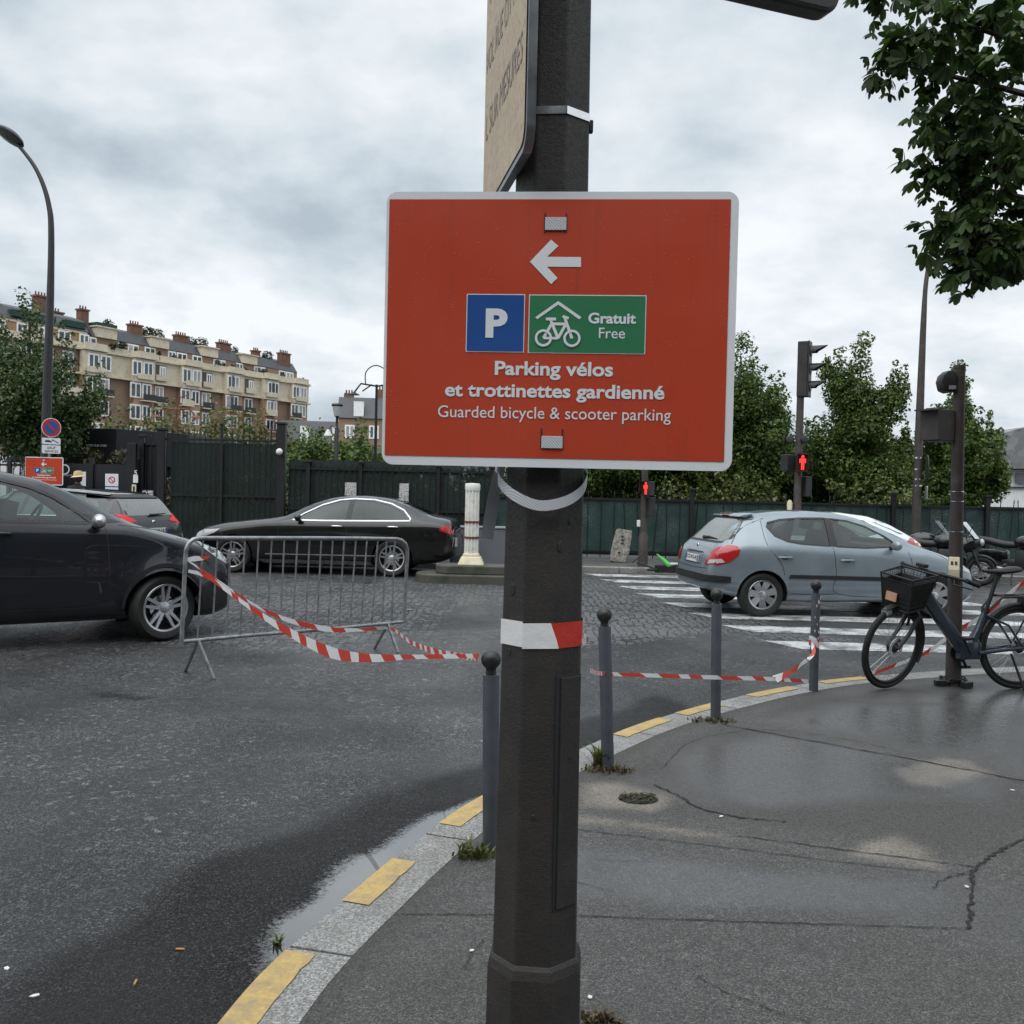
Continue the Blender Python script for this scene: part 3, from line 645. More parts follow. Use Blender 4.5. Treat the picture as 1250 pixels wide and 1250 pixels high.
for px, Y, w, h, sd, mt, lab in ((112, 25.6, 2.4, 2.15, 41, 'leaf_brown', 'olive brown shrub in front of the dark pavilion'), (265, 23.3, 3.6, 1.55, 42, 'leaf_brown', 'olive shrub behind the gate bars above the dark barrier end'),
                                 (350, 23.4, 3.2, 1.3, 43, 'leaf_hedge', 'dark shrub behind the fence above the bonnet of the black saloon'), (430, 23.0, 2.6, 1.6, 44, 'leaf_hedge', 'dark shrub behind the fence above the roof of the black saloon'),
                                 (540, 22.9, 4.2, 1.9, 45, 'leaf_hedge', 'dense dark hedge shrub behind the fence left of the white ribbed post')):
    bush(lab, (GX(px, Y), Y, 0.1), w, h, sd, 9000, 0.095, MAT[mt], 'shrubs behind the iron fence')

rng = np.random.default_rng(90); C_ = [(x, 52 + 3 * math.sin(x), rng.uniform(0.6, 2.9)) for x in np.arange(-26, 34, 0.55)]
tl_ = leaves('treeline', C_, [1.1] * len(C_), 16000, 0.42, MAT['leaf_dark'], None, rng); tag(tl_, 'dark hedge and trees far beyond the fences, low above the horizon', 'far trees', None, 'stuff')
# ================================================================== buildings
MAT['brick'] = None
t = NT('red_brick_wall'); o = t.coord()
bt = t.node('ShaderNodeTexBrick', {'Vector': o, 'Color1': (0.34, 0.190, 0.108, 1), 'Color2': (0.40, 0.245, 0.150, 1), 'Mortar': (0.24, 0.17, 0.12, 1), 'Scale': 3.0, 'Mortar Size': 0.02}).outputs['Color']
c = t.mix(t.maprange(t.noise(0.35, 6, 0.65, o), 0.35, 0.7, 0, 0.6), bt, (0.28, 0.185, 0.125)); t.set(Base_Color=c, Roughness=0.85); MAT['brick'] = t.m
MAT['stone'] = paint('cream_stone', (0.60, 0.54, 0.42), 0.85, 0, 0.12, 0.8, dirt=(0.33, 0.29, 0.23))
MAT['slate'] = paint('slate_roof', (0.060, 0.064, 0.072), 0.6, 0, 0.25, 0.7)
MAT['brick_dark'] = paint('chimney_brick', (0.16, 0.085, 0.06), 0.85, 0, 0.3, 1.2, dirt=(0.08, 0.06, 0.05))
MAT['window_dark'] = paint('window_glass', (0.075, 0.088, 0.098), 0.12, 0, 0.5, 0.9)
MAT['window_deep'] = paint('dark_window_glass', (0.025, 0.03, 0.034), 0.15, 0, .4, .9); MAT['window_curtain'] = paint('curtained_window', (0.30, 0.30, 0.28), 0.4, 0, .3, .9)
MAT['window_frame'] = paint('white_window_frame', (0.80, 0.81, 0.80), 0.6, 0, 0.1, 2)
MAT['green_net'] = paint('green_netting', (0.012, 0.045, 0.034), 0.7, 0, 0.4, 3)
MAT['recess'] = paint('loggia_recess', (0.10, 0.088, 0.075), 0.85, 0, 0.3, 1)
MAT['railing'] = paint('balcony_iron', (0.03, 0.03, 0.032), 0.6, 0, 0.2, 2)
MAT['white_wall'] = paint('white_wall', (0.66, 0.67, 0.68), 0.7, 0, 0.06, 0.6, dirt=(0.5, 0.5, 0.5))
MAT['pale_wall'] = paint('pale_wall', (0.48, 0.45, 0.40), 0.8, 0, 0.12, 0.6)
MAT['navy_clad'] = paint('navy_cladding', (0.006, 0.007, 0.012), 0.5, 0, 0.25, 1.2)
MAT['black_iron'] = paint('black_iron', (0.0045, 0.0048, 0.006), 0.5, 0, 0.3, 3, 0.1, 60)

# ---- the long brick and stone apartment block: frame with x along the facade (near end to far end), y towards us, z up
A = Vector((-63.5, 112.0, 0)); B = Vector((-35.6, 163.0, 0)); ux = (B - A).normalized(); LEN = (B - A).length
bld = thing('apartment_building', 'long brick and cream stone apartment block with chimneys and terraces above the gates', 'building', tuple(A), math.atan2(ux.y, ux.x))
# local +x runs along the facade; local -y faces the camera
def bbox(mb, x0, x1, y0, y1, z0, z1, mi=0): mb.box(((x0 + x1) / 2, (y0 + y1) / 2, (z0 + z1) / 2), (x1 - x0, y1 - y0, z1 - z0), 0, mi)
C0 = 15.9; C1 = 18.8
mb = MB(); bbox(mb, 0, LEN, 0, 12, -1, C0)
for k, x in enumerate((13.5, 21.5, 30.0, 38.5, 46.5, 53.5)): bbox(mb, x, x + 3.4, -0.9, -0.003, -1, C0 - 0.35)
bbox(mb, 0, 17, 0.004, 12, C0, C1 + 0.0); bbox(mb, 0.5, 15.5, 0.8, 12, C1 + 0.2, C1 + 2.6); bbox(mb, 17, LEN - 0.5, 2.0, 12, C1 + 0.2, C1 + 2.4)
wall = mb.obj('brick_wall', MAT['brick'], bld, None)
mb = MB(); bbox(mb, 17.0, LEN, -0.25, 12, C0 + 0.02, C1)
for x in (13.5, 21.5, 30.0, 38.5, 46.5, 53.5): bbox(mb, x, x + 3.4, -1.15, -0.253, C0 - 0.33, C1 - 0.02)
for x0, x1, z in ((0, LEN + .2, C1), (0, LEN + .2, C0 - 0.28), (0, 17, C0 - 3.3), (0, 17, C0 - 6.2), (0, LEN, 7.2)): bbox(mb, x0 - 0.2, x1, -0.62, 0.3, z + 0.03, z + 0.27)
for x in (13.5, 21.5, 30.0, 38.5, 46.5, 53.5): bbox(mb, x - .15, x + 3.55, -1.5, -0.63, C1 + 0.05, C1 + 0.25)
bbox(mb, 8.6, 15.5, -1.3, -0.64, C0 - 3.28, C0 - 3.05)
mb.obj('stone_storey', MAT['stone'], bld, None)
def bal(*a): m_ = MB(); bbox(m_, *a); m_.obj('balustrade', MAT['stone'], bld, None)
for x0 in np.arange(0.5, LEN - 1, 5.2): bal(x0, x0 + 4.9, -0.42, -0.25, C1 + 0.28, C1 + 1.0)
for x in (13.5, 21.5, 30.0, 38.5, 46.5, 53.5): bal(x + 0.1, x + 3.3, -1.40, -1.27, C1 + 0.26, C1 + 1.02); bal(x + 0.3, x + 3.1, -1.42, -1.29, C0 + 0.1, C0 + 0.85)
bal(8.7, 15.4, -1.28, -1.15, C0 - 3.04, C0 - 2.2)
mb = MB(); 
for x0, x1, z, y0 in ((0.5, 15.5, C1 + 2.6, 0.9), (17.0, LEN - 0.5, C1 + 2.4, 2.2)):
    M = Matrix(((0, 0, 1, x0), (1, 0, 0, 0), (0, 1, 0, 0), (0, 0, 0, 1))); mb.prism([(y0 - .3, z + .03), (12, z + .03), (9.0, z + 2.3), (y0 + 3.4, z + 2.3), (y0 + .9, z + 1.6)], M, x1 - x0)
roof = mb.obj('roof', MAT['slate'], bld, None)
for x in (17.5, 26.5, 36.0, 44.5): mb = MB(); bbox(mb, x, x + 3.2, 1.6, 3.6, C1 + 2.43, C1 + 3.75); bbox(mb, x - .2, x + 3.4, 1.4, 3.8, C1 + 3.77, C1 + 3.95); mb.obj('dormer', MAT['stone'], bld, None)
mb = MB(); bbox(mb, 0.6, 15.3, 0.7, 0.95, C1 + 2.3, C1 + 2.58); mb.obj('eaves_band', MAT['stone'], bld, None)
for x, w, h, y in ((2.2, 1.7, 5.6, 2.5), (9.0, 1.7, 6.3, 2.2), (13.4, 1.5, 5.2, 5), (16.2, 1.2, 5.9, 3.2), (24.2, 1.9, 5.2, 3.0), (32.6, 2.2, 5.0, 3.2), (41.0, 2.2, 5.1, 3.0), (48.6, 1.2, 4.9, 3.0), (54.3, 2.2, 5.3, 2.5)):
    mb = MB(); bbox(mb, x, x + w, y, y + 1.0, C1 + 2.5, C1 + h); bbox(mb, x - .12, x + w + .12, y - .12, y + 1.12, C1 + h + 0.004, C1 + h + 0.22)
    for q in np.arange(x + 0.2, x + w - 0.05, 0.42): mb.lathe([(0.12, 0), (0.10, 0.5)], 6, Matrix.Translation((q, y + 0.5, C1 + h + 0.2)))
    mb.obj('chimney', MAT['brick_dark'], roof, None)
for x, z, w, h, y in ((4.6, C1 + 2.95, 6, .8, 0.5), (12.0, C1 + 2.95, 3.0, .8, 0.6), (17.5, C1 + 3.82, 3.2, .6, 1.6)):
    mb = MB(); bbox(mb, x, x + w, y, y + 3.0, z, z + h); mb.obj('terrace_screen', MAT['green_net'], bld, None)
rng = np.random.default_rng(5)   # greenery on the terraces
Cc, rr_ = [], []
for x in np.arange(15, LEN - 1, 1.1):
    if rng.random() < 0.45: Cc.append((x, rng.uniform(-.6, .8), C1 + rng.uniform(0.9, 1.5))); rr_.append(rng.uniform(0.3, 0.65))
for x in (21.0, 28.0, 29.5, 36.0, 38.0, 45.0, 52.5): Cc.append((x, 4.0, C1 + 4.6)); rr_.append(rng.uniform(0.6, 1.1))
g_ = leaves('terrace_plants', Cc, rr_, 2600, 0.36, MAT['leaf_hedge'], bld, rng); g_['kind'] = 'stuff'
def window(x, z, w, h, y, parent):
    fr = MB(); bbox(fr, x - w / 2 - .09, x + w / 2 + .09, y - 0.10, y - 0.004, z - h / 2 - .09, z + h / 2 + .09)
    f = fr.obj('window', MAT['window_frame'], parent, None); pn = MB()
    for sx in (-1, 1): bbox(pn, x + sx * w / 4 - w / 4 + .12, x + sx * w / 4 + w / 4 - .12, y - 0.13, y - 0.103, z - h / 2 + .12, z + h / 2 - .12)
    pn.obj('pane', MAT[random.choice(('window_dark', 'window_dark', 'window_deep', 'window_curtain'))], f, None)
cols_ = [3.2 + 2.92 * k for k in range(19)]; BAY = (13.5, 21.5, 30.0, 38.5, 46.5, 53.5); rw_ = random.Random(8)
for i, x in enumerate(cols_):
    bay = any(b < x < b + 3.4 for b in BAY); near = any(abs(x - b) < 1.0 or abs(x - b - 3.4) < 1.0 for b in BAY)
    if near: x += 1.05 if any(abs(x - b) < 1.0 for b in BAY) else -1.05; bay = True
    for z in (8.4, 11.4, 14.4): window(x, z, 1.35 + rw_.choice((0, .25)), 1.9, -0.9 if bay else 0.0, bld)
    if not bay or i % 2:
        mb = MB(); y0_ = -0.9 if bay else 0.0; bbox(mb, x - 1.1, x + 1.1, y0_ - .75, y0_ - .006, 12.95, 13.1); mb.obj('balcony_slab', MAT['stone'], bld, None)
        mb = MB(); bbox(mb, x - 1.08, x + 1.08, y0_ - .73, y0_ - .68, 13.103, 13.95); mb.obj('balcony_rail', MAT['railing'] if i % 3 else MAT['stone'], bld, None)
    if x < 17 or bay: window(x, 17.4, 1.45, 1.9, -1.15 if bay else 0.0, bld)
    else:
        mb = MB(); bbox(mb, x - 1.0, x + 1.0, -0.29, -0.254, C0 + 0.35, C1 - 0.35); mb.obj('loggia', MAT['recess'], bld, None); window(x + .3, 17.3, .9, 1.8, -0.294, bld)
        mb = MB(); bbox(mb, x - 1.1, x + 1.1, -0.75, -0.62, C0 + 0.3, C0 + 1.1); mb.obj('balcony_rail', MAT['stone'], bld, None)
    window(x, 20.35, 1.3 + rw_.choice((0, .4)), 1.3, 0.8 if x < 15.5 else 2.0, bld)

def simple_house(label, loc, rz, w, dpt, h, wallm, roofm, roof_h, wins, storeys, chim=(), dormers=()):
    hs = thing('house', label, 'house', loc, rz); mb = MB(); bbox(mb, -w / 2, w / 2, 0, dpt, -1, h); mb.obj('wall', wallm, hs, None)
    M = Matrix(((0, 0, 1, -w / 2 - .2), (1, 0, 0, 0), (0, 1, 0, 0), (0, 0, 0, 1))); mb = MB(); mb.prism([(-.3, h + .02), (dpt + .3, h + .02), (dpt * .62, h + roof_h), (dpt * .30, h + roof_h)], M, w + .4)
    rf = mb.obj('roof', roofm, hs, None)
    for x, hh in chim:
        mb = MB(); bbox(mb, x - .7, x + .7, dpt * .3, dpt * .3 + .9, h, h + roof_h + hh)
        for q in (-.4, 0, .4): mb.lathe([(0.13, 0), (0.1, 0.5)], 6, Matrix.Translation((x + q, dpt * .3 + .45, h + roof_h + hh)))
        mb.obj('chimney', MAT['brick_dark'], rf, None)
    for x in dormers:
        mb = MB(); bbox(mb, x - .7, x + .7, -.1, 1.5, h + .3, h + roof_h * .75); mb.obj('dormer', MAT['window_frame'], rf, None)
    for x in wins:
        for z in storeys: window(x, z, 1.2, 1.7, 0.0, hs)
    return hs
Y = 150.0
simple_house('low slate roofed brick house right of the apartment block', (GX(402, Y), Y, 0), R(6), 16, 9, 8.2, MAT['brick_dark'], MAT['slate'], 4.0, (-6, -3, 0, 3, 6), (6.4, 3.0), (), (-4, 1, 5))
Y = 135.0
simple_house('red brick house with tall chimneys seen past the left edge of the red sign', (GX(455, Y), Y, 0), R(6), 10, 9, 11.5, MAT['brick'], MAT['slate'], 3.2, (-3.4, 0, 3.4), (9.6, 6.4), ((1.0, 1.3), (-3.8, 0.6)), (-2.2, 2.6))
# ---- white building with a domed grey roof at the right
Y = 44.0; X = GX(1228, Y); wb = thing('white_building', 'white building with a rounded grey roof beyond the green fence', 'building', (X, Y, 0), R(-4))
mb = MB(); bbox(mb, -1.9, 16, 0, 10, -1, 2.35); bbox(mb, -1.9, 16, 0.15, 10, 2.353, 3.15); mb.obj('wall', MAT['white_wall'], wb, None)
mb = MB(); M = Matrix(((0, 0, 1, 0), (1, 0, 0, 0), (0, 1, 0, 0), (0, 0, 0, 1)))
prof = [(-2.6 + 9 * (1 - math.cos(a)), 3.17 + 2.5 * math.sin(a)) for a in np.linspace(0, math.pi * 0.99, 20)]
mb.prism(prof, Matrix(((1, 0, 0, 0), (0, 0, -1, 10.2), (0, 1, 0, 0), (0, 0, 0, 1))), 10.6)
t = NT('shingle_roof'); o = t.coord(); t.set(Base_Color=t.mix(t.vor(3.4, o, 'Color'), (0.10, 0.105, 0.11), (0.26, 0.27, 0.28)), Roughness=0.7); mb.obj('roof', t.m, wb, 40)
for q_ in (0.4, 3.4): mb = MB(); bbox(mb, q_, q_ + .8, -0.05, -0.004, 2.5, 3.0); mb.obj('window', MAT['window_dark'], wb, None)
mb = MB(); bbox(mb, -2.0, 16, -0.12, -0.055, 2.28, 2.36); mb.obj('gutter', MAT['railing'], wb, None)
Y = 40.0
ws = thing('white_shed', 'low white shed glimpsed through the trees below the red sign', 'shed', (GX(728, Y), Y, 0), 0)
mb = MB(); bbox(mb, -1.6, 1.9, 0, 3, -1, 1.9); mb.obj('wall', MAT['white_wall'], ws, None); mb = MB(); bbox(mb, -1.8, 2.1, -.2, 3.2, 1.903, 2.05); mb.obj('roof', MAT['slate'], ws, None)
Y = 30.0
wl_ = thing('white_wall', 'short white wall behind the fence at the foot of the dark tree', 'wall', (GX(2, Y), Y, 0), 0)
mb = MB(); bbox(mb, -2.2, 0.55, 0, .3, -.1, 2.3); bbox(mb, -2.25, .6, -.03, .33, 2.303, 2.38); mb.obj('wall', MAT['white_wall'], wl_, None)

# ---- dark pavilion behind the gates
Y = 27.0; X0 = GX(60, Y); X1 = GX(152, Y)
pv = thing('pavilion', 'dark navy flat roofed pavilion with small white lettering behind the gates', 'pavilion', (X0, Y, 0), 0)
mb = MB(); bbox(mb, 0, X1 - X0, 0, 7, -.05, 2.05); bbox(mb, 0.6, X1 - X0 - 0.5, 0.3, 6, 2.05, 2.1); mb.obj('wall', MAT['navy_clad'], pv, None)
mb = MB(); M = Matrix.Translation((0, 0, 2.1)); mb.prism([(-.8, -.6), (X1 - X0, -.6), (X1 - X0 + 1.3, 1.4), (X1 - X0 + 1.3, 7), (-.8, 7)], M, 1.0); mb.obj('roof', MAT['navy_clad'], pv, None, bevel=0.01)

# ---- text helper: built in font, turned into mesh and fitted to a width
def text_mesh(s, width=None, height=None, bold=0.0, depth=0.001, align='C'):
    cu = bpy.data.curves.new('lettering', 'FONT'); cu.body = s; cu.size = 1.0; cu.offset = bold; cu.extrude = 0.0; cu.resolution_u = 4
    ob = bpy.data.objects.new('lettering', cu); col.objects.link(ob); dg = bpy.context.evaluated_depsgraph_get(); dg.update()
    me = bpy.data.meshes.new_from_object(ob.evaluated_get(dg)); bpy.data.objects.remove(ob); bpy.data.curves.remove(cu)
    n = len(me.vertices); co = np.zeros(n * 3, np.float32); me.vertices.foreach_get('co', co); co = co.reshape(-1, 3)
    lo, hi = co.min(0), co.max(0); w, h = hi[0] - lo[0], hi[1] - lo[1]
    sx = width / w if width else height / h; sy = height / h if height else sx
    co[:, 0] = (co[:, 0] - (lo[0] + hi[0]) / 2) * sx; co[:, 1] = (co[:, 1] - (0 if align == 'B' else (lo[1] + hi[1]) / 2)) * sy; co[:, 2] = 0
    me.vertices.foreach_set('co', co.ravel()); me.update(); return me
def text(name, s, parent, loc, mat, width=None, height=None, bold=0.0, rot=(R(90), 0, 0), align='C'):
    return link(name, text_mesh(s, width, height, bold, align=align), mat, parent, loc, rot)
text('lettering', 'AGED SUR SOIN', pv, (GX(128, Y) - X0, -0.604, 2.62), MAT['white_ink'], width=0.58, bold=0.01)

# ================================================================== fences
def picket_fence(name, label, px0, px1, Y, ztop, zrail, gap, cat='fence', posts=(), screen=None, screen_mat=None, dy=0.0, lean=0.0, spear=True, screen_lo=0.1):
    x0, x1 = GX(px0, Y), GX(px1, Y); f = thing(name, label, cat, (x0, Y, 0.1), 0); L = x1 - x0; mb = MB(); k = 0; rr = random.Random(px0)
    x = 0.0
    while x < L:
        tl = rr.uniform(-.01, .01) + (rr.choice((0, 0, 0, .12, -.1)) if lean else 0)
        mb.tube([(x, 0, 0.05), (x + tl, 0, ztop)], 0.011, 6)
        if spear: mb.lathe([(0.018, 0), (0.002, 0.09)], 6, Matrix.Translation((x + tl, 0, ztop)))
        x += gap
    mb.obj('pickets', MAT['black_iron'], f, 40, fixn=False)
    mb = MB()
    for z in zrail: mb.box((L / 2, 0.02, z), (L, 0.045, 0.045))
    mb.obj('rail', MAT['black_iron'], f, None)
    for p, h, w in posts:
        mb = MB(); mb.box((GX(p, Y) - x0, 0, h / 2 - .05), (w, w, h)); mb.box((GX(p, Y) - x0, 0, h - .02), (w + .05, w + .05, 0.05)); mb.obj('post', MAT['black_iron'], f, None, bevel=0.006)
    if screen:
        xa, xb, zt = screen; mb = MB(); mb.box(((xa + xb) / 2, 0.07, (zt + screen_lo) / 2), (xb - xa, 0.02, zt - screen_lo)); mb.obj('screen', screen_mat, f, None)
    return f
t = NT('green_mesh_screen'); o = t.coord()   # woven windbreak mesh, greyish speckle painted in for translucency and foliage seen through
g = t.noise(34, 3, 0.8, o); b_ = t.noise(1.6, 5, 0.65, o)
c = t.mix(t.math('MULTIPLY', t.maprange(g, 0.47, 0.60), t.maprange(b_, 0.40, 0.62, 0.05, 0.9)), (0.006, 0.028, 0.025), (0.14, 0.17, 0.165)); c = t.mix(t.maprange(t.noise(0.7, 4, 0.6, o), 0.45, 0.6, 0, 0.7), c, (0.005, 0.034, 0.028))
t.set(Base_Color=c, Roughness=0.6); MAT['screen'] = t.m
t = NT('dark_green_screen'); o = t.coord(); c = t.mix(t.noise(1.0, 5, 0.6, o), (0.003, 0.010, 0.009), (0.010, 0.030, 0.025)); t.set(Base_Color=c, Roughness=0.6); mxs = t.node('ShaderNodeMixShader', {0: t.maprange(t.noise(1.3, 5, .65, o), .35, .65, .55, .92), 1: t.node('ShaderNodeBsdfTransparent').outputs[0], 2: t.p.outputs[0]}); t.l.new(mxs.outputs[0], t.out.inputs[0]); MAT['screen_dark'] = t.m
YF = 21.6
f1 = picket_fence('iron_fence', 'low iron fence with green mesh screen behind the grey hatchback', 606, 1420, YF, 1.50, (0.18, 1.38), 0.30, 'fence', [(p, 1.66, 0.10) for p in (640, 845, 975, 1091, 1206, 1330)], (0, GX(1420, YF) - GX(606, YF), 1.36), MAT['screen'], lean=1.0)
f2 = picket_fence('iron_fence', 'tall black iron fence behind the roof of the black saloon', 352, 604, YF, 1.98, (0.2, 1.0, 1.92), 0.14, 'fence', [(376, 2.1, 0.09), (440, 2.1, 0.07), (535, 2.05, 0.07), (600, 2.05, 0.09)], (0, GX(604, YF) - GX(352, YF), 2.12), MAT['screen_dark'], screen_lo=.15)
g1 = picket_fence('iron_gate', 'tall black double gate with spiked bars between two posts', 196, 344, YF, 2.72, (0.2, 1.25, 2.52), 0.125, 'gate', [(197, 2.76, 0.17), (343, 2.95, 0.19), (270, 2.9, 0.06)], (0.2, GX(344, YF) - GX(196, YF) - .1, 2.45), MAT['screen_dark'], screen_lo=.2)
mb = MB(); mb.sphere((GX(343, YF) - GX(196, YF), -0.22, 2.28), 0.075, 10); mb.obj('ball_lamp', MAT['white_plastic'], g1, 40)
f3 = picket_fence('iron_gate', 'black gate leaf beside the tall gate, left of the big post', 172, 194, YF + .1, 2.55, (0.2, 1.3, 2.4), 0.11, 'gate', [(173, 2.6, 0.10)], (0.05, GX(194, YF) - GX(172, YF), 2.4), MAT['navy_clad'])
f4 = thing('panel_gate', 'low black panel gate with notices in front of the pavilion', 'gate', (GX(72, YF), YF, 0.1), 0); L4 = GX(168, YF) - GX(72, YF)
mb = MB(); mb.box((L4 / 2, 0, 0.98), (L4, 0.05, 1.86)); mb.obj('panel', MAT['navy_clad'], f4, None)
for q in (0.02, L4 * .42, L4 - .02): mb = MB(); mb.box((q, -.03, 1.0), (0.1, 0.1, 2.1)); mb.obj('post', MAT['black_iron'], f4, None, bevel=.005)
mb = MB(); q = GX(163, YF) - GX(72, YF); mb.box((q, -.10, 1.15), (0.2, 0.12, 2.5)); mb.obj('post', MAT['black_iron'], f4, None, bevel=.005)
f5 = picket_fence('iron_fence', 'black iron fence under the dark tree at the left edge', -60, 70, YF + .2, 1.95, (0.2, 1.85), 0.16, 'fence', [(-58, 2.0, .08), (12, 2.0, .08)])
# notices on the gates
def notice(label, px, py, w, h, Y, parts, mat='white_ink'):
    p = AT(px, py, Y); n = thing('notice', label, 'notice', tuple(p), 0, 'notices on the black gates'); mb = MB(); mb.prism(rrect(w, h, 0.01, 3), Matrix(((1, 0, 0, 0), (0, 0, -1, 0.004), (0, 1, 0, 0), (0, 0, 0, 1))), 0.008); mb.obj('board', MAT[mat], n, None)
    for f in parts: f(n)
    return n
MAT['sign_blue'] = paint('sign_blue', (0.012, 0.075, 0.30), 0.4, 0, 0.05, 4)
MAT['sign_red_ring'] = paint('sign_red_ring', (0.45, 0.015, 0.025), 0.4, 0, 0.05, 4)
FR = Matrix(((1, 0, 0, 0), (0, 0, -1, 0), (0, 1, 0, 0), (0, 0, 0, 1)))
def ring(name, parent, r0, r1, x, z, y, mat):
    vs = []; n = 40
    for i in range(n):
        a = 2 * math.pi * i / n; vs += [(x + r0 * math.cos(a), y, z + r0 * math.sin(a)), (x + r1 * math.cos(a), y, z + r1 * math.sin(a))]
    return MB().add(vs, [(2 * i, 2 * i + 1, (2 * i + 3) % (2 * n), (2 * i + 2) % (2 * n)) for i in range(n)]).obj(name, mat, parent, None)
def flat(name, parent, poly, y, mat): return MB().add([(p[0], y, p[1]) for p in poly], [tuple(range(len(poly)))]).obj(name, mat, parent, None)
def bar(a, b, w):
    a, b = Vector(a), Vector(b); d = (b - a).normalized(); n = Vector((-d.y, d.x)) * w / 2; return [tuple(a - n), tuple(b - n), tuple(b + n), tuple(a + n)]
YN = YF - 0.031
notice('white notice with a small red prohibition circle on the black panel gate', 136.5, 588, 0.30, 0.36, YN, (
    lambda n: ring('prohibition_ring', n, 0.055, 0.078, 0, 0.04, -0.006, MAT['sign_red_ring']), lambda n: flat('slash', n, bar((-.05, .09), (.05, -.01), .02), -0.0075, MAT['sign_red_ring']),
    lambda n: flat('band', n, [(-.15, -.125), (.15, -.125), (.15, -.10), (-.15, -.10)], -0.006, MAT['sign_blue'])))
notice('white upright notice on the panel gate behind the person in the tan hat', 99, 587, 0.22, 0.42, YN, ())
notice('small white notice under the number 5 on the gate post', 165.5, 584.5, 0.11, 0.18, YF - 0.166, ())
notice('pale yellow keypad plate lower on the same gate post', 163.5, 597, 0.10, 0.21, YF - 0.166, (lambda n: flat('keys', n, [(-.02, -.06), (.02, -.06), (.02, .06), (-.02, .06)], -0.006, MAT['ink']),), 'cream_plastic')
notice('dark grey notice with a white logo on the tall gate', 180.5, 602, 0.26, 0.14, YF - 0.124, (lambda n: ring('ring_mark', n, .04, .055, -.075, 0, -.006, MAT['white_ink']), lambda n: [flat('text_line', n, [(0, z), (.11, z), (.11, z + .018), (0, z + .018)], -.006, MAT['white_ink']) for z in (-.04, 0, .035)]), 'bollard')
q = AT(165.5, 577, YF - 0.19); text('gate_number', '5', f4, (q.x - GX(72, YF), -0.185, q.z - .1), MAT['white_ink'], height=0.11, bold=0.02)
q = AT(76, 573, YN); ring('ring_mark', f4, .09, .12, q.x - GX(72, YF) + .05, q.z - .1, -0.032, MAT['white_ink']); q = AT(79, 580, YN); text('lettering', 'PAR DECOR', f4, (q.x - GX(72, YF) + .05, -0.033, q.z - .1), MAT['white_ink'], width=0.26)
# graffiti papers on the fence
MAT['paper'] = None
t = NT('torn_poster'); o = t.coord(); n_ = t.noise(26, 5, 0.8, o); t.set(Base_Color=t.ramp(n_, [(0.42, (0.02, 0.02, 0.02)), (0.5, (0.5, 0.5, 0.5)), (0.6, (0.6, 0.6, 0.6)), (0.68, (0.35, 0.05, 0.04))]), Roughness=0.7); MAT['paper'] = t.m
for px, py, w, h, lab in ((428, 597, 0.26, 0.30, 'torn black and white poster on the fence above the saloon roof'), (493, 603, 0.22, 0.48, 'taller torn poster on the fence above the saloon rear window')):
    p = AT(px, py, YF - .016); mb = MB(); mb.box((0, 0, 0), (w, 0.006, h)); tag(mb.obj('poster', MAT['paper'], None, None, loc=p), lab, 'poster', 'torn posters on the iron fence')

# ---- unseen houses added behind the photographer to cut fill light and darken car reflections
for lab, x0, w_, h_, y_ in (('unseen dark house added behind the photographer for shade and car reflections, left one', -30, 26, 10.5, -13.0), ('unseen dark house added behind the photographer for shade and car reflections, right one', -3.7, 30, 11.5, -12.0)):
    hs = thing('unseen_house', lab, 'building', (x0, y_, 0)); mb = MB(); bbox(mb, 0, w_, -10, 0, -.1, h_); mb.obj('wall', paint('darkened_stone', (.15, .14, .125), .85), hs, None); mb = MB(); mb.prism([(-10.2, h_ + .01), (.3, h_ + .01), (-1.6, h_ + 3.2), (-8.4, h_ + 3.2)], Matrix(((0, 0, 1, -.1), (1, 0, 0, 0), (0, 1, 0, 0), (0, 0, 0, 1))), w_ + .2); mb.obj('roof', MAT['slate'], hs, None)  # stone darkened so the cars mirror less light
    for z in np.arange(1.6, h_ - 1.5, 3.1):
        for x in np.arange(1.6, w_ - 1, 2.6):
            mb = MB(); bbox(mb, x - .6, x + .6, .004, .05, z - .2, z + 1.9); mb.obj('window', MAT['window_dark'], hs, None)
        mb = MB(); bbox(mb, .1, w_ - .1, .004, .22, z + 2.25, z + 2.4); mb.obj('cornice', MAT['recess'], hs, None)
# ================================================================== the big pole and the red sign
PY = 2.30
pA, pB = AT(653.5, 1140, PY), AT(676.5, 130, PY); pdir = (pB - pA).normalized()
pbase = pA + pdir * ((PAV - pA.z) / pdir.z)
pole = thing('sign_pole', 'dark brown eight sided lamp column carrying the red parking sign', 'pole', tuple(pbase))
q = Vector((0, 0, 1)).rotation_difference(pdir); pole.rotation_mode = 'QUATERNION'; pole.rotation_quaternion = q
OCT = [R(-28 + 45 * k) for k in range(8)]      # vertex angles measured from the camera side towards +x
def octo(r): return [(r * math.sin(a), -r * math.cos(a)) for a in OCT]
def octo_mesh(mb, prof):
    vs = []; n = len(prof)
    for r, z in prof: vs += [(x, y, z) for x, y in octo(r)]
    fs = [tuple(range(7, -1, -1)), tuple((n - 1) * 8 + j for j in range(8))]
    for i in range(n - 1):
        for j in range(8): fs.append((i * 8 + j, i * 8 + (j + 1) % 8, (i + 1) * 8 + (j + 1) % 8, (i + 1) * 8 + j))
    mb.add(vs, fs)
zs_ = AT(653, 1158, PY).z - PAV
def prad(z): return 0.1085 - 0.0085 * (z - 0.42)
mb = MB(); octo_mesh(mb, [(prad(zs_ - .02), zs_ - .02), (prad(4.4), 4.4)]); mb.obj('shaft', MAT['pole'], pole, None, bevel=0.005)
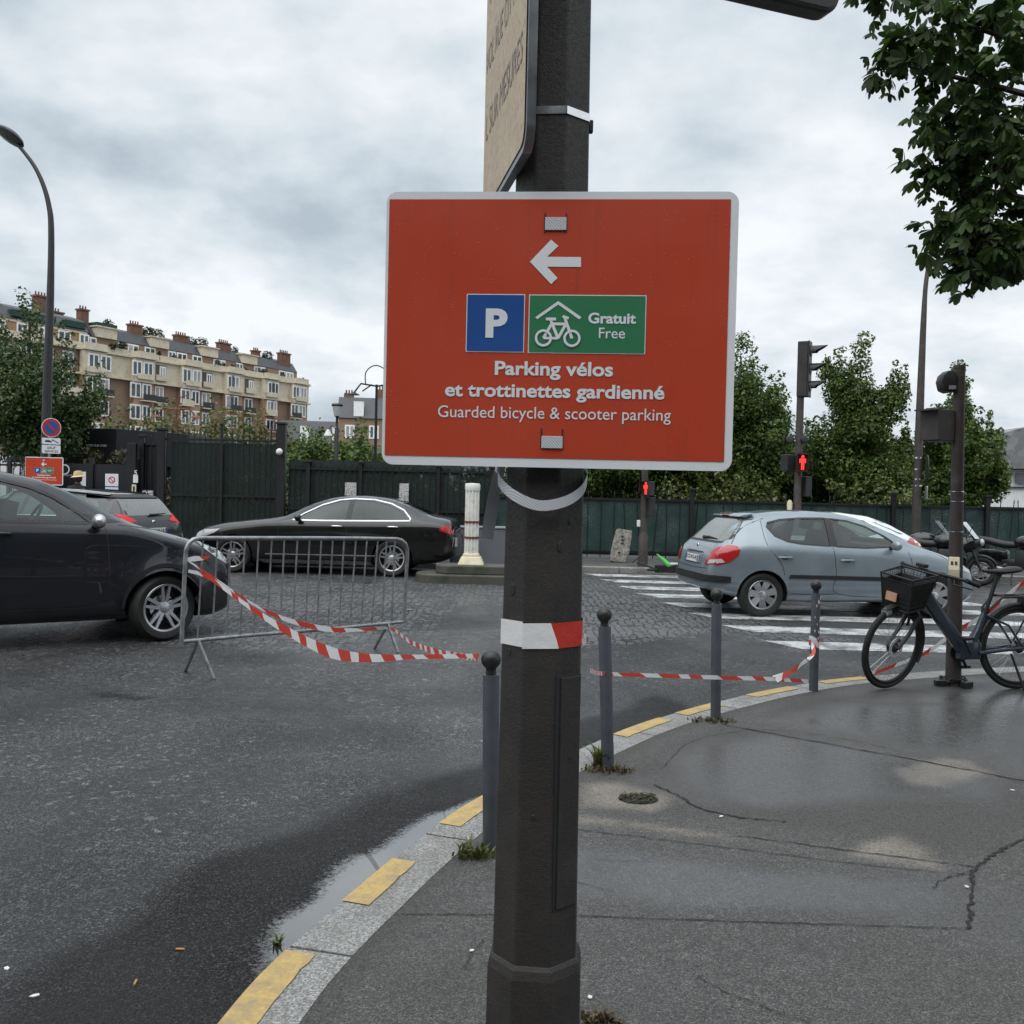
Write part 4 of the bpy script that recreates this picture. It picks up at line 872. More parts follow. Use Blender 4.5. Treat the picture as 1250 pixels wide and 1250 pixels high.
mb = MB(); octo_mesh(mb, [(0.131, -0.03), (0.124, 0.04), (0.121, zs_ - 0.025), (0.1165, zs_ - 0.004), (prad(zs_) + .001, zs_ + 0.006)]); mb.obj('base', MAT['pole'], pole, None, bevel=0.003)
# inspection door on the right hand face
zt, zb = AT(690, 826, 2.2).z - PAV, AT(690, 1114, 2.2).z - PAV
am = R(-28 + 45 + 22.5); rm = prad((zt + zb) / 2) * math.cos(R(22.5)); nrm = Vector((math.sin(am), -math.cos(am), 0)); tng = Vector((math.cos(am), math.sin(am), 0))
M3 = Matrix((tng, -nrm, Vector((0, 0, 1)))).transposed()
mb = MB(); mb.box(nrm * (rm - 0.001) + Vector((0, 0, (zt + zb) / 2)), (0.074, 0.010, zt - zb), M=M3); 
mb.obj('door_gap', MAT['ink'], pole, None)
mb = MB(); mb.box(nrm * (rm + 0.002) + tng * 0.003 + Vector((0, 0, (zt + zb) / 2)), (0.062, 0.012, zt - zb - .008), M=M3); dr = mb.obj('door', MAT['pole'], pole, None, bevel=0.002)
mb = MB(); mb.lathe([(0.006, 0), (0.006, 0.003)], 8, Matrix.Translation(nrm * (rm + .007) + tng * .006 + Vector((0, 0, zb + .36))) @ nrm.to_track_quat('Z', 'Y').to_matrix().to_4x4()); mb.obj('lock_hole', MAT['ink'], dr, None)
def oct_band(name, px, py, w, mat, parent, off=0.003, r_extra=0.0):
    z = AT(px, py, PY - .1).z - PAV; mb = MB(); ra, rb = prad(z - w / 2) + off, prad(z + w / 2) + off; vs = []
    for r, zz in ((ra - off * .8, z - w / 2), (ra, z - w / 2), (rb, z + w / 2), (rb - off * .8, z + w / 2)): vs += [(x, y, zz) for x, y in octo(r)]
    fs = [(i * 8 + j, i * 8 + (j + 1) % 8, (i + 1) * 8 + (j + 1) % 8, (i + 1) * 8 + j) for i in range(3) for j in range(8)]
    return mb.add(vs, fs).obj(name, mat, parent, None)
oct_band('steel_band', 670, 131, 0.018, MAT['steel'], pole)
# paint scars, bolt hole, small studs
rr = random.Random(4); mb = MB()
def on_face(px, py): return AT(px, py, PY - prad(1.0) * .93)
for px, py, s in ((651, 999, .005), (697, 637, .006), (684, 668, .009), (626, 722, .010), (622, 800, .006)):
    z = AT(px, py, PY - .1).z - PAV; xx = AT(px, py, PY - .1).x - pbase.x - pdir.x / pdir.z * z
    a = math.asin(max(-.95, min(.95, xx / (prad(z) * .96)))); k = round((a - R(-5.5)) / R(45)); fa = R(-5.5 + 45 * k); nn = Vector((math.sin(fa), -math.cos(fa), 0)); tt = Vector((math.cos(fa), math.sin(fa), 0))
    c = nn * (prad(z) * math.cos(R(22.5)) + .0006) + tt * ((xx - nn.x * prad(z) * .924) / tt.x) + Vector((0, 0, z)); mb.lathe([(s, 0), (s * .8, .0015)], 9, Matrix.Translation(c) @ nn.to_track_quat('Z', 'Y').to_matrix().to_4x4() @ Matrix.Diagonal((1, 1.6, 1, 1)))
mb.obj('bolt_hole', MAT['ink'], pole, None)
mb = MB(); z = AT(722, 155, PY).z - PAV; mb.box((prad(z) * .97, 0, z), (0.012, 0.016, 0.03)); mb.obj('stud', MAT['black_plastic'], pole, None, bevel=.003)

t = NT('sign_red'); o = t.coord(); n_ = t.noise(3, 4, 0.6, o); drops = t.maprange(t.vor(120, o), 0.10, 0.22, 1.0, 0.0); gate = t.maprange(t.noise(22, 3, 0.6, o), 0.52, 0.60)
t.set(Base_Color=t.mix(n_, (0.45, 0.038, 0.014), (0.52, 0.046, 0.017)), Roughness=0.55).bump(t.math('MULTIPLY', drops, gate), 0.30, 0.0025); st_ = t.node('ShaderNodeMapping', {'Vector': o, 'Scale': (1, 1, .06)}).outputs[0]; dr_ = t.maprange(t.noise(38, 4, .7, st_), .56, .75, 0, .35); t.set(Base_Color=t.mix(dr_, t.mix(n_, (0.44, 0.042, 0.013), (0.51, 0.052, 0.016)), (0.27, 0.042, 0.022)), Roughness=t.maprange(t.noise(2.2, 5, .6, o), .3, .7, .34, .6)); MAT['sign_red'] = t.m
MAT['sign_white'] = paint('sign_white', (0.74, 0.77, 0.80), 0.4, 0, 0.03, 3)
MAT['sign_green'] = paint('sign_green', (0.028, 0.185, 0.080), 0.42, 0, 0.06, 4)
MAT['sign_back'] = paint('sign_back', (0.32, 0.33, 0.34), 0.45, 0.5, 0.1, 4)
t = NT('grey_woven_strap'); o = t.coord(); w_ = t.node('ShaderNodeTexWave', {'Scale': 90.0, 'Distortion': 0.6, 'Vector': o}, wave_type='BANDS', bands_direction='DIAGONAL').outputs['Fac']
t.set(Base_Color=t.mix(w_, (0.42, 0.44, 0.48), (0.58, 0.60, 0.64)), Roughness=0.6).bump(w_, 0.4, 0.001); MAT['strap'] = t.m

S = 0.80 / 426.0
def sx_(px, py): return (px - 680.5 + (py - 403) * 0.0265) * S
def sz_(py, px=680): return (403 - py) * S - (px - 680.5) * 0.0035 * S
def c4(x, y): px, py = 440 + x / 2.604, 220 + y / 2.604; return (sx_(px, py), sz_(py, px))
def build_sign(label, loc, rz, tilt, parent_group):
    sg = thing('parking_sign', label, 'sign', tuple(loc), 0, parent_group); sg.rotation_euler = (0, tilt, rz)
    W_, H_ = 0.800, 0.627
    mb = MB(); mb.prism(rrect(W_, H_, 0.026, 8), Matrix(((1, 0, 0, 0), (0, 0, 1, 0.0), (0, 1, 0, 0), (0, 0, 0, 1))), 0.003)
    mb.obj('panel', MAT['sign_white'], sg, None)
    mb = MB()   # folded back rim
    for (cx, cz, dx_, dz_) in ((0, H_ / 2 - .012, W_ - .06, .02), (0, -H_ / 2 + .012, W_ - .06, .02), (W_ / 2 - .012, 0, .02, H_ - .08), (-W_ / 2 + .012, 0, .02, H_ - .08)): mb.box((cx, 0.0155, cz), (dx_, 0.024, dz_))
    for cz in (0.23, -0.26): mb.box((0, 0.018, cz), (W_ - .1, 0.028, 0.03))
    mb.obj('back_frame', MAT['sign_back'], sg, None)
    x0, z1 = c4(92, 68); x1, _ = c4(1167, 68); _, z0 = c4(92, 884); e = 0.0012
    flat('red_field', sg, rrect(x1 - x0, z1 - z0, 0.002, 2, (x0 + x1) / 2, (z0 + z1) / 2), -e, MAT['sign_red'])
    arrow = [(540,263),(607,193),(630,213),(594,247),(701,247),(701,278),(594,278),(627,313),(607,333)]
    flat('arrow', sg, [c4(*p) for p in arrow], -2 * e, MAT['sign_white'])
    for nm, (a, b, c, d), m in (('parking_panel', (339, 366, 520, 549), 'sign_blue'), ('bicycle_panel', (537, 366, 901, 549), 'sign_green')):
        p0, p1 = c4(a, b), c4(c, d); cx, cz, w, h = (p0[0] + p1[0]) / 2, (p0[1] + p1[1]) / 2, p1[0] - p0[0], p0[1] - p1[1]
        flat('panel_border', sg, rrect(w, h, .001, 2, cx, cz), -2 * e, MAT['sign_white'])
        pn = flat(nm, sg, rrect(w - .0042, h - .0042, .001, 2, cx, cz), -2.7 * e, MAT[m])
        if m == 'sign_blue':
            a_, b_ = c4(400, 412), c4(467, 504); tw, th = b_[0] - a_[0], a_[1] - b_[1]
            text('letter', 'P', pn, ((a_[0] + b_[0]) / 2, -3.6 * e, (a_[1] + b_[1]) / 2), MAT['sign_white'], width=tw, height=th, bold=0.045)
        else:
            mb = MB(); y = -3.6 * e
            def pl(poly, yy): mb.add([(p[0], yy, p[1]) for p in poly], [tuple(range(len(poly)))])
            pl([c4(*p) for p in ((556,438),(629,386),(702,436),(695,443),(629,397),(563,444))], y)
            k_ = 0.5; cb = lambda a, b, w, i: pl(bar(c4(*a), c4(*b), w / 2.604 * S), y - 0.00012 * i)
            for i, (a, b, w) in enumerate((((582,503),(608,458),9), ((608,458),(652,458),9), ((604,443),(628,503),9), ((628,503),(655,455),9), ((582,503),(628,503),8), ((650,440),(672,503),9), ((590,443),(622,443),9), ((650,440),(644,432),8), ((650,436),(662,440),8))): cb(a, b, w, i + 1)
            pc = mb.obj('bicycle_symbol', MAT['sign_white'], pn, None)
            for cx_, cz_ in ((582,503),(672,503)): x_, z_ = c4(cx_, cz_); ring('wheel_symbol', pn, 19.5 / 2.604 * S, 27 / 2.604 * S, x_, z_, y - .002, MAT['sign_white'])
            for s_, (a, b, c, d), bo in (('Gratuit', (724, 421, 872, 455), 0.03), ('Free', (757, 468, 838, 501), 0.004)):
                p0, p1 = c4(a, b), c4(c, d); text('lettering', s_, pn, ((p0[0] + p1[0]) / 2, y, (p0[1] + p1[1]) / 2), MAT['sign_white'], width=p1[0] - p0[0], height=p0[1] - p1[1], bold=bo)
    for s_, (a, b, c, d), bo in (('Parking v\u00e9los', (428, 577, 800, 634), 0.026), ('et trottinettes gardienn\u00e9', (268, 648, 960, 703), 0.026), ('Guarded bicycle & scooter parking', (245, 721, 980, 768), 0.002)):
        p0, p1 = c4(a, b), c4(c, d); text('lettering', s_, sg, ((p0[0] + p1[0]) / 2, -2.2 * e, (p0[1] + p1[1]) / 2), MAT['sign_white'], width=p1[0] - p0[0], height=p0[1] - p1[1], bold=bo)
    for (a, b, c, d), (sa, sb, sc, sd) in (((588, 110, 655, 172), (589, 124, 655, 164)), ((574, 788, 641, 850), (575, 812, 641, 850))):
        for xx in (a, c): p0, p1 = c4(xx - 1.6, b), c4(xx + 1.6, d); flat('slot', sg, [(p0[0], p0[1]), (p1[0], p0[1]), (p1[0], p1[1]), (p0[0], p1[1])], -2.2 * e, MAT['ink'])
        p0, p1 = c4(sa, sb), c4(sc, sd); mb = MB(); mb.box(((p0[0] + p1[0]) / 2, -.0045, (p0[1] + p1[1]) / 2), (p1[0] - p0[0], .003, p0[1] - p1[1])); mb.obj('strap', MAT['strap'], sg, None, bevel=.0008)
    return sg
big_sign = build_sign('large red bicycle parking sign with white border strapped to the big dark pole', AT(680.5, 403, 2.165), R(-4.2), R(0.0), 'red bicycle parking signs')
small_sign = copy_tree(big_sign); small_sign.location = AT(54.0, 574.0, 21.12) - Vector((0, 0, 0.02)); small_sign.rotation_euler = (0, 0, R(8))
small_sign['label'] = 'far off red bicycle parking sign under the round blue no parking sign'

# ---- ribbons
def ribbon(pts, widths, ups=None, n=6, uvlen=True):
    P = smoothline([np.array(p) for p in pts], n); m = len(P)
    Wd = np.interp(np.linspace(0, 1, m), np.linspace(0, 1, len(widths)), widths)
    U = [Vector((0, 0, 1))] * m if ups is None else [Vector(u) for u in smoothline([np.array(u) for u in ups], n)]
    vs, uv = [], []; L = 0.0
    for i in range(m):
        if i: L += np.linalg.norm(P[i] - P[i - 1])
        t_ = Vector(P[min(i + 1, m - 1)] - P[max(i - 1, 0)]).normalized(); u = (U[i] - t_ * U[i].dot(t_)); u = u.normalized() if u.length > 1e-4 else t_.orthogonal().normalized()
        vs += [Vector(P[i]) - u * Wd[i] / 2, Vector(P[i]) + u * Wd[i] / 2]; uv += [(L, 0), (L, 1)]
    return vs, [(2 * i, 2 * i + 2, 2 * i + 3, 2 * i + 1) for i in range(m - 1)], uv
def ribbon_obj(name, pts, widths, mat, parent=None, ups=None, n=6):
    vs, fs, uv = ribbon(pts, widths, ups, n); mb = MB().add(vs, fs); me = mb.mesh(name, 60, fixn=False); ul = me.uv_layers.new(name='UVMap')
    for lp in me.loops: ul.data[lp.index].uv = uv[lp.vertex_index]
    return link(name, me, mat, parent)
t = NT('red_white_tape'); u = t.node('ShaderNodeSeparateXYZ', {0: t.coord('UV')}); s_ = t.math('FRACT', t.math('ADD', t.math('ADD', t.math('MULTIPLY', u.outputs[0], 2.7), t.math('MULTIPLY', t.noise(2.2, 2, .5), 1.1)), t.math('MULTIPLY', u.outputs[1], 0.16)))
t.set(Base_Color=t.mix(t.math('GREATER_THAN', s_, 0.52), (0.62, 0.075, 0.05), (0.80, 0.81, 0.82)), Roughness=0.3); t.bump(t.noise(30, 3), 0.3, 0.004)
tr = t.node('ShaderNodeBsdfTranslucent', {'Color': t.mix(t.math('GREATER_THAN', s_, 0.52), (0.5, 0.03, 0.02), (0.7, 0.7, 0.7))}); mxs = t.node('ShaderNodeMixShader', {0: 0.25, 1: t.p.outputs[0], 2: tr.outputs[0]}); t.l.new(mxs.outputs[0], t.out.inputs[0]); MAT['tape'] = t.m
# loose strap round the pole below the sign, with a hanging tail
loop = [(608,574,2.255),(610,588,2.215),(628,605,2.175),(658,617,2.163),(690,612,2.170),(711,598,2.215),(717,580,2.290),(712,566,2.39),(680,560,2.425),(630,562,2.425),(606,567,2.34),(607,572,2.26)]
st = ribbon_obj('loose_strap', [AT(*p) for p in loop], [0.024] * 5, MAT['strap']); tag(st, 'grey webbing strap hanging loose round the pole under the red sign', 'strap')
ribbon_obj('strap_tail', [AT(*p) for p in ((610,574,2.30),(604,600,2.36),(599,630,2.38),(594,658,2.39))], [0.030, 0.032, 0.032], MAT['strap'], st, [(0.9, .3, .2), (1, .2, .3), (1, 0, .3), (1, 0, .3)])
# tape wrapped round the pole
z = AT(655, 777, 2.2).z - PAV; rw_ = prad(z) + 0.0035; oc = [Vector((x, y, 0)) for x, y in octo(rw_)]; vs, uv = [], []; L = 0
ang0 = OCT; mb = MB(); seq = list(range(8)) + [0]; cir = [oc[i] for i in seq]
for i, p in enumerate(cir):
    if i: L += (p - cir[i - 1]).length
    dz = 0.004 * math.sin(i); vs += [p + Vector((0, 0, z - .031 + dz)), p + Vector((0, 0, z + .029 + dz))]; uv += [(L, 0), (L, 1)]
me = MB().add(vs, [(2 * i, 2 * i + 2, 2 * i + 3, 2 * i + 1) for i in range(8)]).mesh('barrier_tape', None, fixn=False); ul = me.uv_layers.new(name='UVMap')
for lp in me.loops: ul.data[lp.index].uv = (uv[lp.vertex_index][0], uv[lp.vertex_index][1])
t = NT('wrapped_tape'); u = t.node('ShaderNodeSeparateXYZ', {0: t.coord('UV')}); d_ = t.math('ADD', u.outputs[0], t.math('MULTIPLY', u.outputs[1], .022)); fr_ = t.math('FRACT', t.math('DIVIDE', t.math('SUBTRACT', d_, .088), .60)); t.set(Base_Color=t.mix(t.math('LESS_THAN', fr_, .46), (0.78, .79, .80), (0.55, .035, .022)), Roughness=.3).bump(t.noise(34, 4, .6), .5, .004); MAT['tape_wrap'] = t.m
wrap = link('barrier_tape', me, MAT['tape_wrap']); wrap.location = pbase; wrap.rotation_mode = 'QUATERNION'; wrap.rotation_quaternion = q
tag(wrap, 'red and white tape wound once round the big dark pole', 'tape')
ribbon_obj('tape_end', [Vector((oc[2].x, oc[2].y, z - .02)), Vector((oc[2].x + .008, oc[2].y - .008, z - .012)), Vector((oc[2].x + .006, oc[2].y - .012, z + .004))], [.02, .012, .006], MAT['tape'], wrap)

# ---- edge-on covered sign above, with letters stencilled on its board
a_ = AT(643, 150, 2.06); b_ = AT(591, 150, 2.66); ux_ = Vector((b_.x - a_.x, b_.y - a_.y, 0)).normalized(); wd = 0.60
zb_ = AT(640, 178, 2.06).z
cs = thing('boarded_sign', 'weathered tan board sign with faded lettering seen almost edge on above the red sign', 'sign', (a_.x, a_.y, zb_)); cs.rotation_euler = (0, 0, math.atan2(ux_.y, ux_.x))
HS = 1.0; Mx = Matrix(((1, 0, 0, 0), (0, 0, -1, 0.0), (0, 1, 0, 0), (0, 0, 0, 1)))
t = NT('tan_board'); o = t.coord(); n1_ = t.noise(7, 7, 0.75, o); n2_ = t.noise(45, 5, 0.8, o)
c = t.mix(n1_, (0.42, 0.33, 0.23), (0.66, 0.56, 0.42)); c = t.mix(t.maprange(n2_, 0.50, 0.64, 0, 0.65), c, (0.30, 0.24, 0.17)); c = t.mix(t.maprange(t.noise(11, 6, .7, o), .58, .7, 0, .6), c, (0.62, 0.56, 0.46)); t.set(Base_Color=c, Roughness=0.8).bump(n2_, .4, .003); MAT['tan'] = t.m
MAT['frame_alu'] = paint('dull_aluminium', (0.22, 0.23, 0.24), 0.35, 0.8, 0.2, 10)
mb = MB(); mb.prism(rrect(wd, HS, 0.05, 7, wd / 2, HS / 2), Mx, 0.020); mb.obj('frame', MAT['frame_alu'], cs, 40)
fc = flat('board', cs, [(p[0], p[1]) for p in rrect(wd - .03, HS - .03, 0.04, 7, wd / 2, HS / 2)], 0.0025, MAT['tan'])
for s_, zz, wv in (('L SUR MESURES', 0.24, 0.50), ('VOL RUE CIT NUES', 0.42, 0.54), ('INDISPONIBLE', 0.60, 0.46), ('PARIS SECTEUR', 0.78, 0.5)): text('lettering', s_, fc, (wd / 2, 0.0042, zz), paint('faded_lettering', (0.33, 0.29, 0.26), 0.8, 0, .3, 9) if 'faded' not in MAT else MAT['faded'], width=wv, height=.07, bold=.0, rot=(R(90), 0, R(180)))
mb = MB(); mb.box((0.03, -0.06, 0.55), (0.03, 0.12, 0.06)); mb.box((0.03, -0.06, 0.9), (0.03, 0.12, 0.06)); mb.obj('bracket', MAT['dark_metal'], cs, None)
# ---- dark signal backboard on an arm, only its lower corner reaches the picture
p = AT(1012, 12, 2.75); sb = thing('signal_backboard', 'dark rounded backboard hanging at the top edge right of the pole', 'traffic light', (p.x, p.y, p.z)); sb.rotation_euler = (0, 0, R(20))
mb = MB(); mb.prism(rrect(0.62, 1.1, 0.05, 7, -0.27, 0.545), Matrix(((1, 0, 0, 0), (0, 0, 1, 0.0), (0, 1, 0, 0), (0, 0, 0, 1))), 0.07); mb.obj('backboard', MAT['dark_metal'], sb, None, bevel=0.012)
mb = MB(); mb.tube([(-.3, .035, .7), (-.68, -.22, .72)], .025, 10); mb.obj('arm', MAT['dark_metal'], sb, 40)
for zz in (0.22, 0.52, 0.82): mb = MB(); mb.lathe([(0.10, 0), (0.105, .16)], 20, Matrix.Translation((-.27, .071, zz)) @ Matrix.Rotation(R(-90), 4, 'X')); mb.obj('visor', MAT['black_plastic'], sb, 40)

# ================================================================== bollards
blabs = ['bollard with a black ball top half hidden behind the big pole', 'bollard with weeds at its foot just right of the big pole', 'plain ball topped bollard in front of the rear wheel of the grey hatchback', 'stained bollard wrapped with red and white tape beside the bicycle']
for (bx, by, tx, ty), lab in zip(((599,1040,599.5,793), (742,942,737.5,741), (873.5,880,875,718), (993,847,996.5,708)), blabs):
    base = G(bx, by - 4, PAV); top = AT(tx, ty, base.y); d = top - base; Hh = d.length
    b = thing('bollard', lab, 'bollard', tuple(base), 0, 'ball topped bollards along the kerb'); b.rotation_mode = 'QUATERNION'; b.rotation_quaternion = Vector((0, 0, 1)).rotation_difference(d)
    mb = MB(); mb.lathe([(0.035, -.04), (0.035, Hh - .112), (0.034, Hh - .106), (0.0001, Hh - .106)], 20); mb.obj('post', MAT['bollard'], b, 40)
    mb = MB(); mb.lathe([(0.0001, Hh - .1055), (0.024, Hh - .105), (0.022, Hh - .092)] + [(0.0425 * math.sin(a), Hh - .0425 - 0.0425 * math.cos(a)) for a in np.linspace(0.55, math.pi - 0.001, 14)], 20); mb.obj('ball', MAT['bollard_ball'], b, 60)
    if 'stained' in lab:
        rr = random.Random(3); mb = MB()
        for k in range(16): a = rr.uniform(-2.4, -.4); z = Hh * rr.uniform(.45, .85); mb.sphere((0.0345 * math.cos(a), 0.0345 * math.sin(a), z), rr.uniform(.003, .006), 5, sc=(.7, .7, rr.uniform(.8, 3)))
        mb.obj('bird_dropping', MAT['white_plastic'], b, 40)
# ---- tapes
b1, b4 = AT(598, 800, G(597, 1036, PAV).y), AT(994, 782, G(993, 843, PAV).y)
BL, BR = Vector((-2.56, 7.80, 0)), Vector((-1.20, 9.28, 0)); bd = (BR - BL).normalized(); bn = Vector((bd.y, -bd.x, 0))
def PL(px, py, off=0.0):
    d = ray(px, py); t_ = ((BL - bn * 0 + bn * off) - CAM).dot(bn) / d.dot(bn); return CAM + d * t_
def tape(label, pts, widths, ups=None):
    o = ribbon_obj('barrier_tape', pts, widths, MAT['tape'], None, ups, 8); return tag(o, label, 'tape', None)
tape('red and white tape sagging from the barrier to the nearest bollard', [PL(230, 697, .03), PL(255, 705, .10), AT(300, 738, 7.4), AT(350, 770, 6.9), AT(400, 795, 6.3), AT(445, 803, 5.7), AT(500, 802, 5.1), AT(560, 801, 4.5), b1 + Vector((-.045, -.02, 0))],
     [.025, .035, .035, .065, .08, .055, .024, .022, .02])
tape('thin twisted tape strand running by the far foot of the barrier', [PL(229, 684, .03), PL(262, 706, .05), PL(310, 738, .06), PL(352, 757, .06), PL(400, 768, .05), PL(440, 769, .05), PL(476, 767, .04), AT(500, 783, 8.2), AT(530, 795, 6.8), AT(565, 801, 5.4), b1 + Vector((-.046, -.03, -.012))],
     [.014, .018, .02, .04, .05, .03, .025, .035, .045, .03, .018])
tape('crumpled red tape end knotted on the barrier corner post', [PL(229, 683, .03), PL(238, 682, .04), PL(250, 681, .05), PL(256, 679, .05)], [.03, .045, .03, .015])
tape('red and white tape stretched low between the pole and the stained bollard', [Vector((pbase.x + .12, PY + .02, AT(708, 820, PY).z)), AT(740, 822.5, 5.25 + .045), AT(810, 825, 5.9), AT(875, 827, 6.40 + .05), AT(945, 829, 6.95), b4 + Vector((-.03, .02, -.33))], [.012, .022, .026, .028, .03, .03])
tape('slack tape tail hanging from the stained bollard down to the low tape', [b4 + Vector((-.037, -.01, 0)), AT(993, 797, 7.25), AT(978, 811, 7.2), AT(962, 822, 7.1), AT(946, 829, 6.95)], [.035, .03, .03, .04, .06], [(0, 0, 1), (.9, 0, .3), (.5, .2, .8), (.2, .5, .8), (0, .8, .6)])
mb_pts = []
for k in range(31): a = k * R(36); mb_pts.append(b4 + Vector((0.041 * math.cos(a), 0.041 * math.sin(a), 0.03 - 0.0022 * k + 0.012 * math.sin(k * 1.3))))
tape('tape wound several times round the stained bollard', mb_pts, [.03, .022, .028])
tape('tape running from the bicycle saddle down behind the front wheel to the kerb', [AT(1285, 693, 8.1), AT(1250, 711, 8.05), AT(1222, 733, 8.05), AT(1200, 752, 8.05), AT(1165, 772, 8.12), AT(1130, 797, 8.2), AT(1085, 815, 8.2), AT(1062, 824, 8.1)], [.03, .035, .035, .035, .035, .03, .03, .03])

# ================================================================== crowd control barrier
bar_ = thing('crowd_barrier', 'galvanised steel crowd barrier standing on the road, tied with tape', 'barrier', tuple(BL), 0); iv = lambda p: p - BL
def bobj(name, pts, r, n=10): mb = MB(); mb.tube([iv(p) for p in pts], r, n); return mb.obj(name, MAT['galv'], bar_, 60, fixn=False)
frame_px = [(221,785),(224,730),(227,676)]
bobj('frame', [PL(221.5, 786), PL(224, 730), PL(226.5, 678)] + [PL(*p) for p in ((227.5,670),(230.5,663),(236,658.5),(243,657))] + [PL(300, 657), PL(380, 657), PL(440, 657.3), PL(484, 658)] + [PL(*p) for p in ((490,659.5),(495,664),(497.3,671))] + [PL(496.5, 690), PL(494.5, 730), PL(493, 759)], 0.0185, 12)
bobj('bottom_rail', [PL(222, 783.5), PL(300, 776), PL(400, 768), PL(493, 759)], 0.0165)
tops = [150,205,257,310,362,412,460,510,556,601,645,688,733,775,817,850,882]; bots = [128,184,238,291,343,393,443,491,540,583,626,668,710,752,793,832,868]
for a, b in zip(tops, bots):
    xa, xb = 200 + a / 3.125, 200 + b / 3.125; yb = np.interp(xb, [222, 300, 400, 493], [783.5, 776, 768, 759]); bobj('bar', [PL(xa, 657.3), PL((xa + xb) / 2, (657 + yb) / 2), PL(xb, yb)], 0.0075, 8)
for top, fa, fb in (((241.6, 781.5), (226, 820), (261, 829)), ((473.6, 761), (457, 792), (486, 797))):
    mb = MB(); T = iv(PL(*top)); 
    for f in (fa, fb): g = iv(G(*f)); mb.tube([T, tuple(T * .5 + Vector(g) * .5), g + Vector((0, 0, .004))], [.017, .017, .016], 10)
    mb.obj('foot', MAT['galv'], bar_, 60, fixn=False)
mb = MB(); mb.tube([iv(PL(494, 745)), iv(PL(504, 744.5))], .012, 8); mb.tube([iv(PL(504, 744.5)), iv(PL(504, 740))], .010, 8); mb.obj('hook', MAT['galv'], bar_, 40, fixn=False)

# ================================================================== traffic island with the ribbed post
isl = thing('traffic_island', 'stepped stone traffic island behind the big pole', 'traffic island', (-1.66, 16.15, 0)); t = NT('island_stone'); o = t.coord()
c = t.mix(t.noise(6, 6, .7, o), (0.035, 0.033, 0.028), (0.105, 0.10, 0.088)); c = t.mix(t.maprange(t.noise(3, 5, .7, o), .5, .65), c, (0.03, 0.04, 0.018)); t.set(Base_Color=c, Roughness=.7).bump(t.noise(40, 4), .4, .01); MAT['island'] = t.m
mb = MB(); mb.prism(rrect(1.85, .98, .40, 6, .925, .49), Matrix.Translation((0, 0, -.02)), .165); mb.obj('lower_step', MAT['island'], isl, None, bevel=.02)
mb = MB(); mb.prism(rrect(1.42, .70, .30, 6, 1.05, .52), Matrix.Translation((0, 0, .146)), .15); mb.obj('upper_step', MAT['island'], isl, None, bevel=.02)
pz = AT(575, 685, 16.66); rp = thing('ribbed_post', 'off white ribbed plastic island post with two rust red bands', 'bollard', (pz.x, 16.66, 0.297)); hz = AT(575, 590, 16.66).z - .297
mb = MB(); mb.box((0, 0, .075), (.46, .46, .15), top=.72); mb.box((0, 0, .175), (.30, .30, .06), top=.9); mb.obj('base', MAT['cream_plastic'], rp, None, bevel=.02)
pf = []
for k in range(48): a = 2 * math.pi * k / 48; r_ = .125 if k % 4 in (0, 1) else .105; pf.append((r_ * math.cos(a), r_ * math.sin(a)))
mb = MB(); mb.prism(pf, Matrix.Translation((0, 0, .2)), hz - .32); mb.obj('shaft', MAT['white_plastic'], rp, None)
mb = MB(); mb.lathe([(.128, hz - .13), (.134, hz - .10), (.134, hz - .02), (.12, hz), (.0001, hz + .005)], 24); mb.obj('cap', MAT['white_plastic'], rp, 50)
for py in (637, 656): zz = AT(575, py, 16.66).z - .297; mb = MB(); mb.lathe([(.127, zz - .018), (.134, zz - .015), (.134, zz + .015), (.127, zz + .018)], 24); mb.obj('band', MAT['rust_red'], rp, 40)
pz = AT(590, 690, 18.9); cb_ = thing('concrete_block', 'plain grey low concrete block behind the ribbed post', 'block', (AT(549, 680, 18.9).x, 18.9, 0)); mb = MB(); mb.box((.85, .35, .42), (1.7, .7, .86)); mb.obj('block', paint('blue_grey_concrete', (0.125, 0.135, 0.15), .7, 0, .12, 2, .2, 40), cb_, None, bevel=.02)
mb = MB(); mb.box((.85, .35, .862), (1.74, .74, .03)); mb.obj('cap', paint('grey_cap', (0.16, .17, .185), .6), cb_, None, bevel=.008)

# ---- grey discarded slab and the fallen scooter
Yd = 20.6; gx, gz = AT(757, 688, Yd).x, 0.1; ds = thing('discarded_panel', 'battered grey panel with a row of holes leaning on the green fence', 'panel', (gx, Yd, gz)); ds.rotation_euler = (R(-12), 0, 0)
k_ = 20.6 / 1155 / 8.33; pol = [((x - 150) * k_, (1080 - y) * k_) for x, y in ((50,1060),(58,950),(108,742),(130,726),(272,745),(266,830),(240,1000),(200,1078),(100,1075))]
t = NT('battered_grey'); o = t.coord(); n_ = t.noise(9, 6, .75, o); t.set(Base_Color=t.ramp(n_, [(.35, (.04, .038, .034)), (.5, (.20, .19, .17)), (.68, (.40, .385, .35))]), Roughness=.75).bump(n_, .5, .02)
mb = MB(); mb.prism(pol, Matrix(((1, 0, 0, 0), (0, 0, 1, 0), (0, 1, 0, 0), (0, 0, 0, 1))), .13); mb.obj('slab', t.m, ds, None, bevel=.018)
for y_ in (808, 845, 880, 975): mb = MB(); mb.sphere(((172 if y_ < 900 else 140) * k_ - 150 * k_, -.004, (1080 - y_) * k_), .030, 8, sc=(1, .3, .8)); mb.obj('hole', MAT['ink'], ds, 40)
sc = thing('fallen_scooter', 'rental scooter with a green mudguard lying on its side by the fence', 'scooter', tuple(G(815, 698, .1) + Vector((0, 0, 0)))); sc.rotation_euler = (0, 0, R(6))
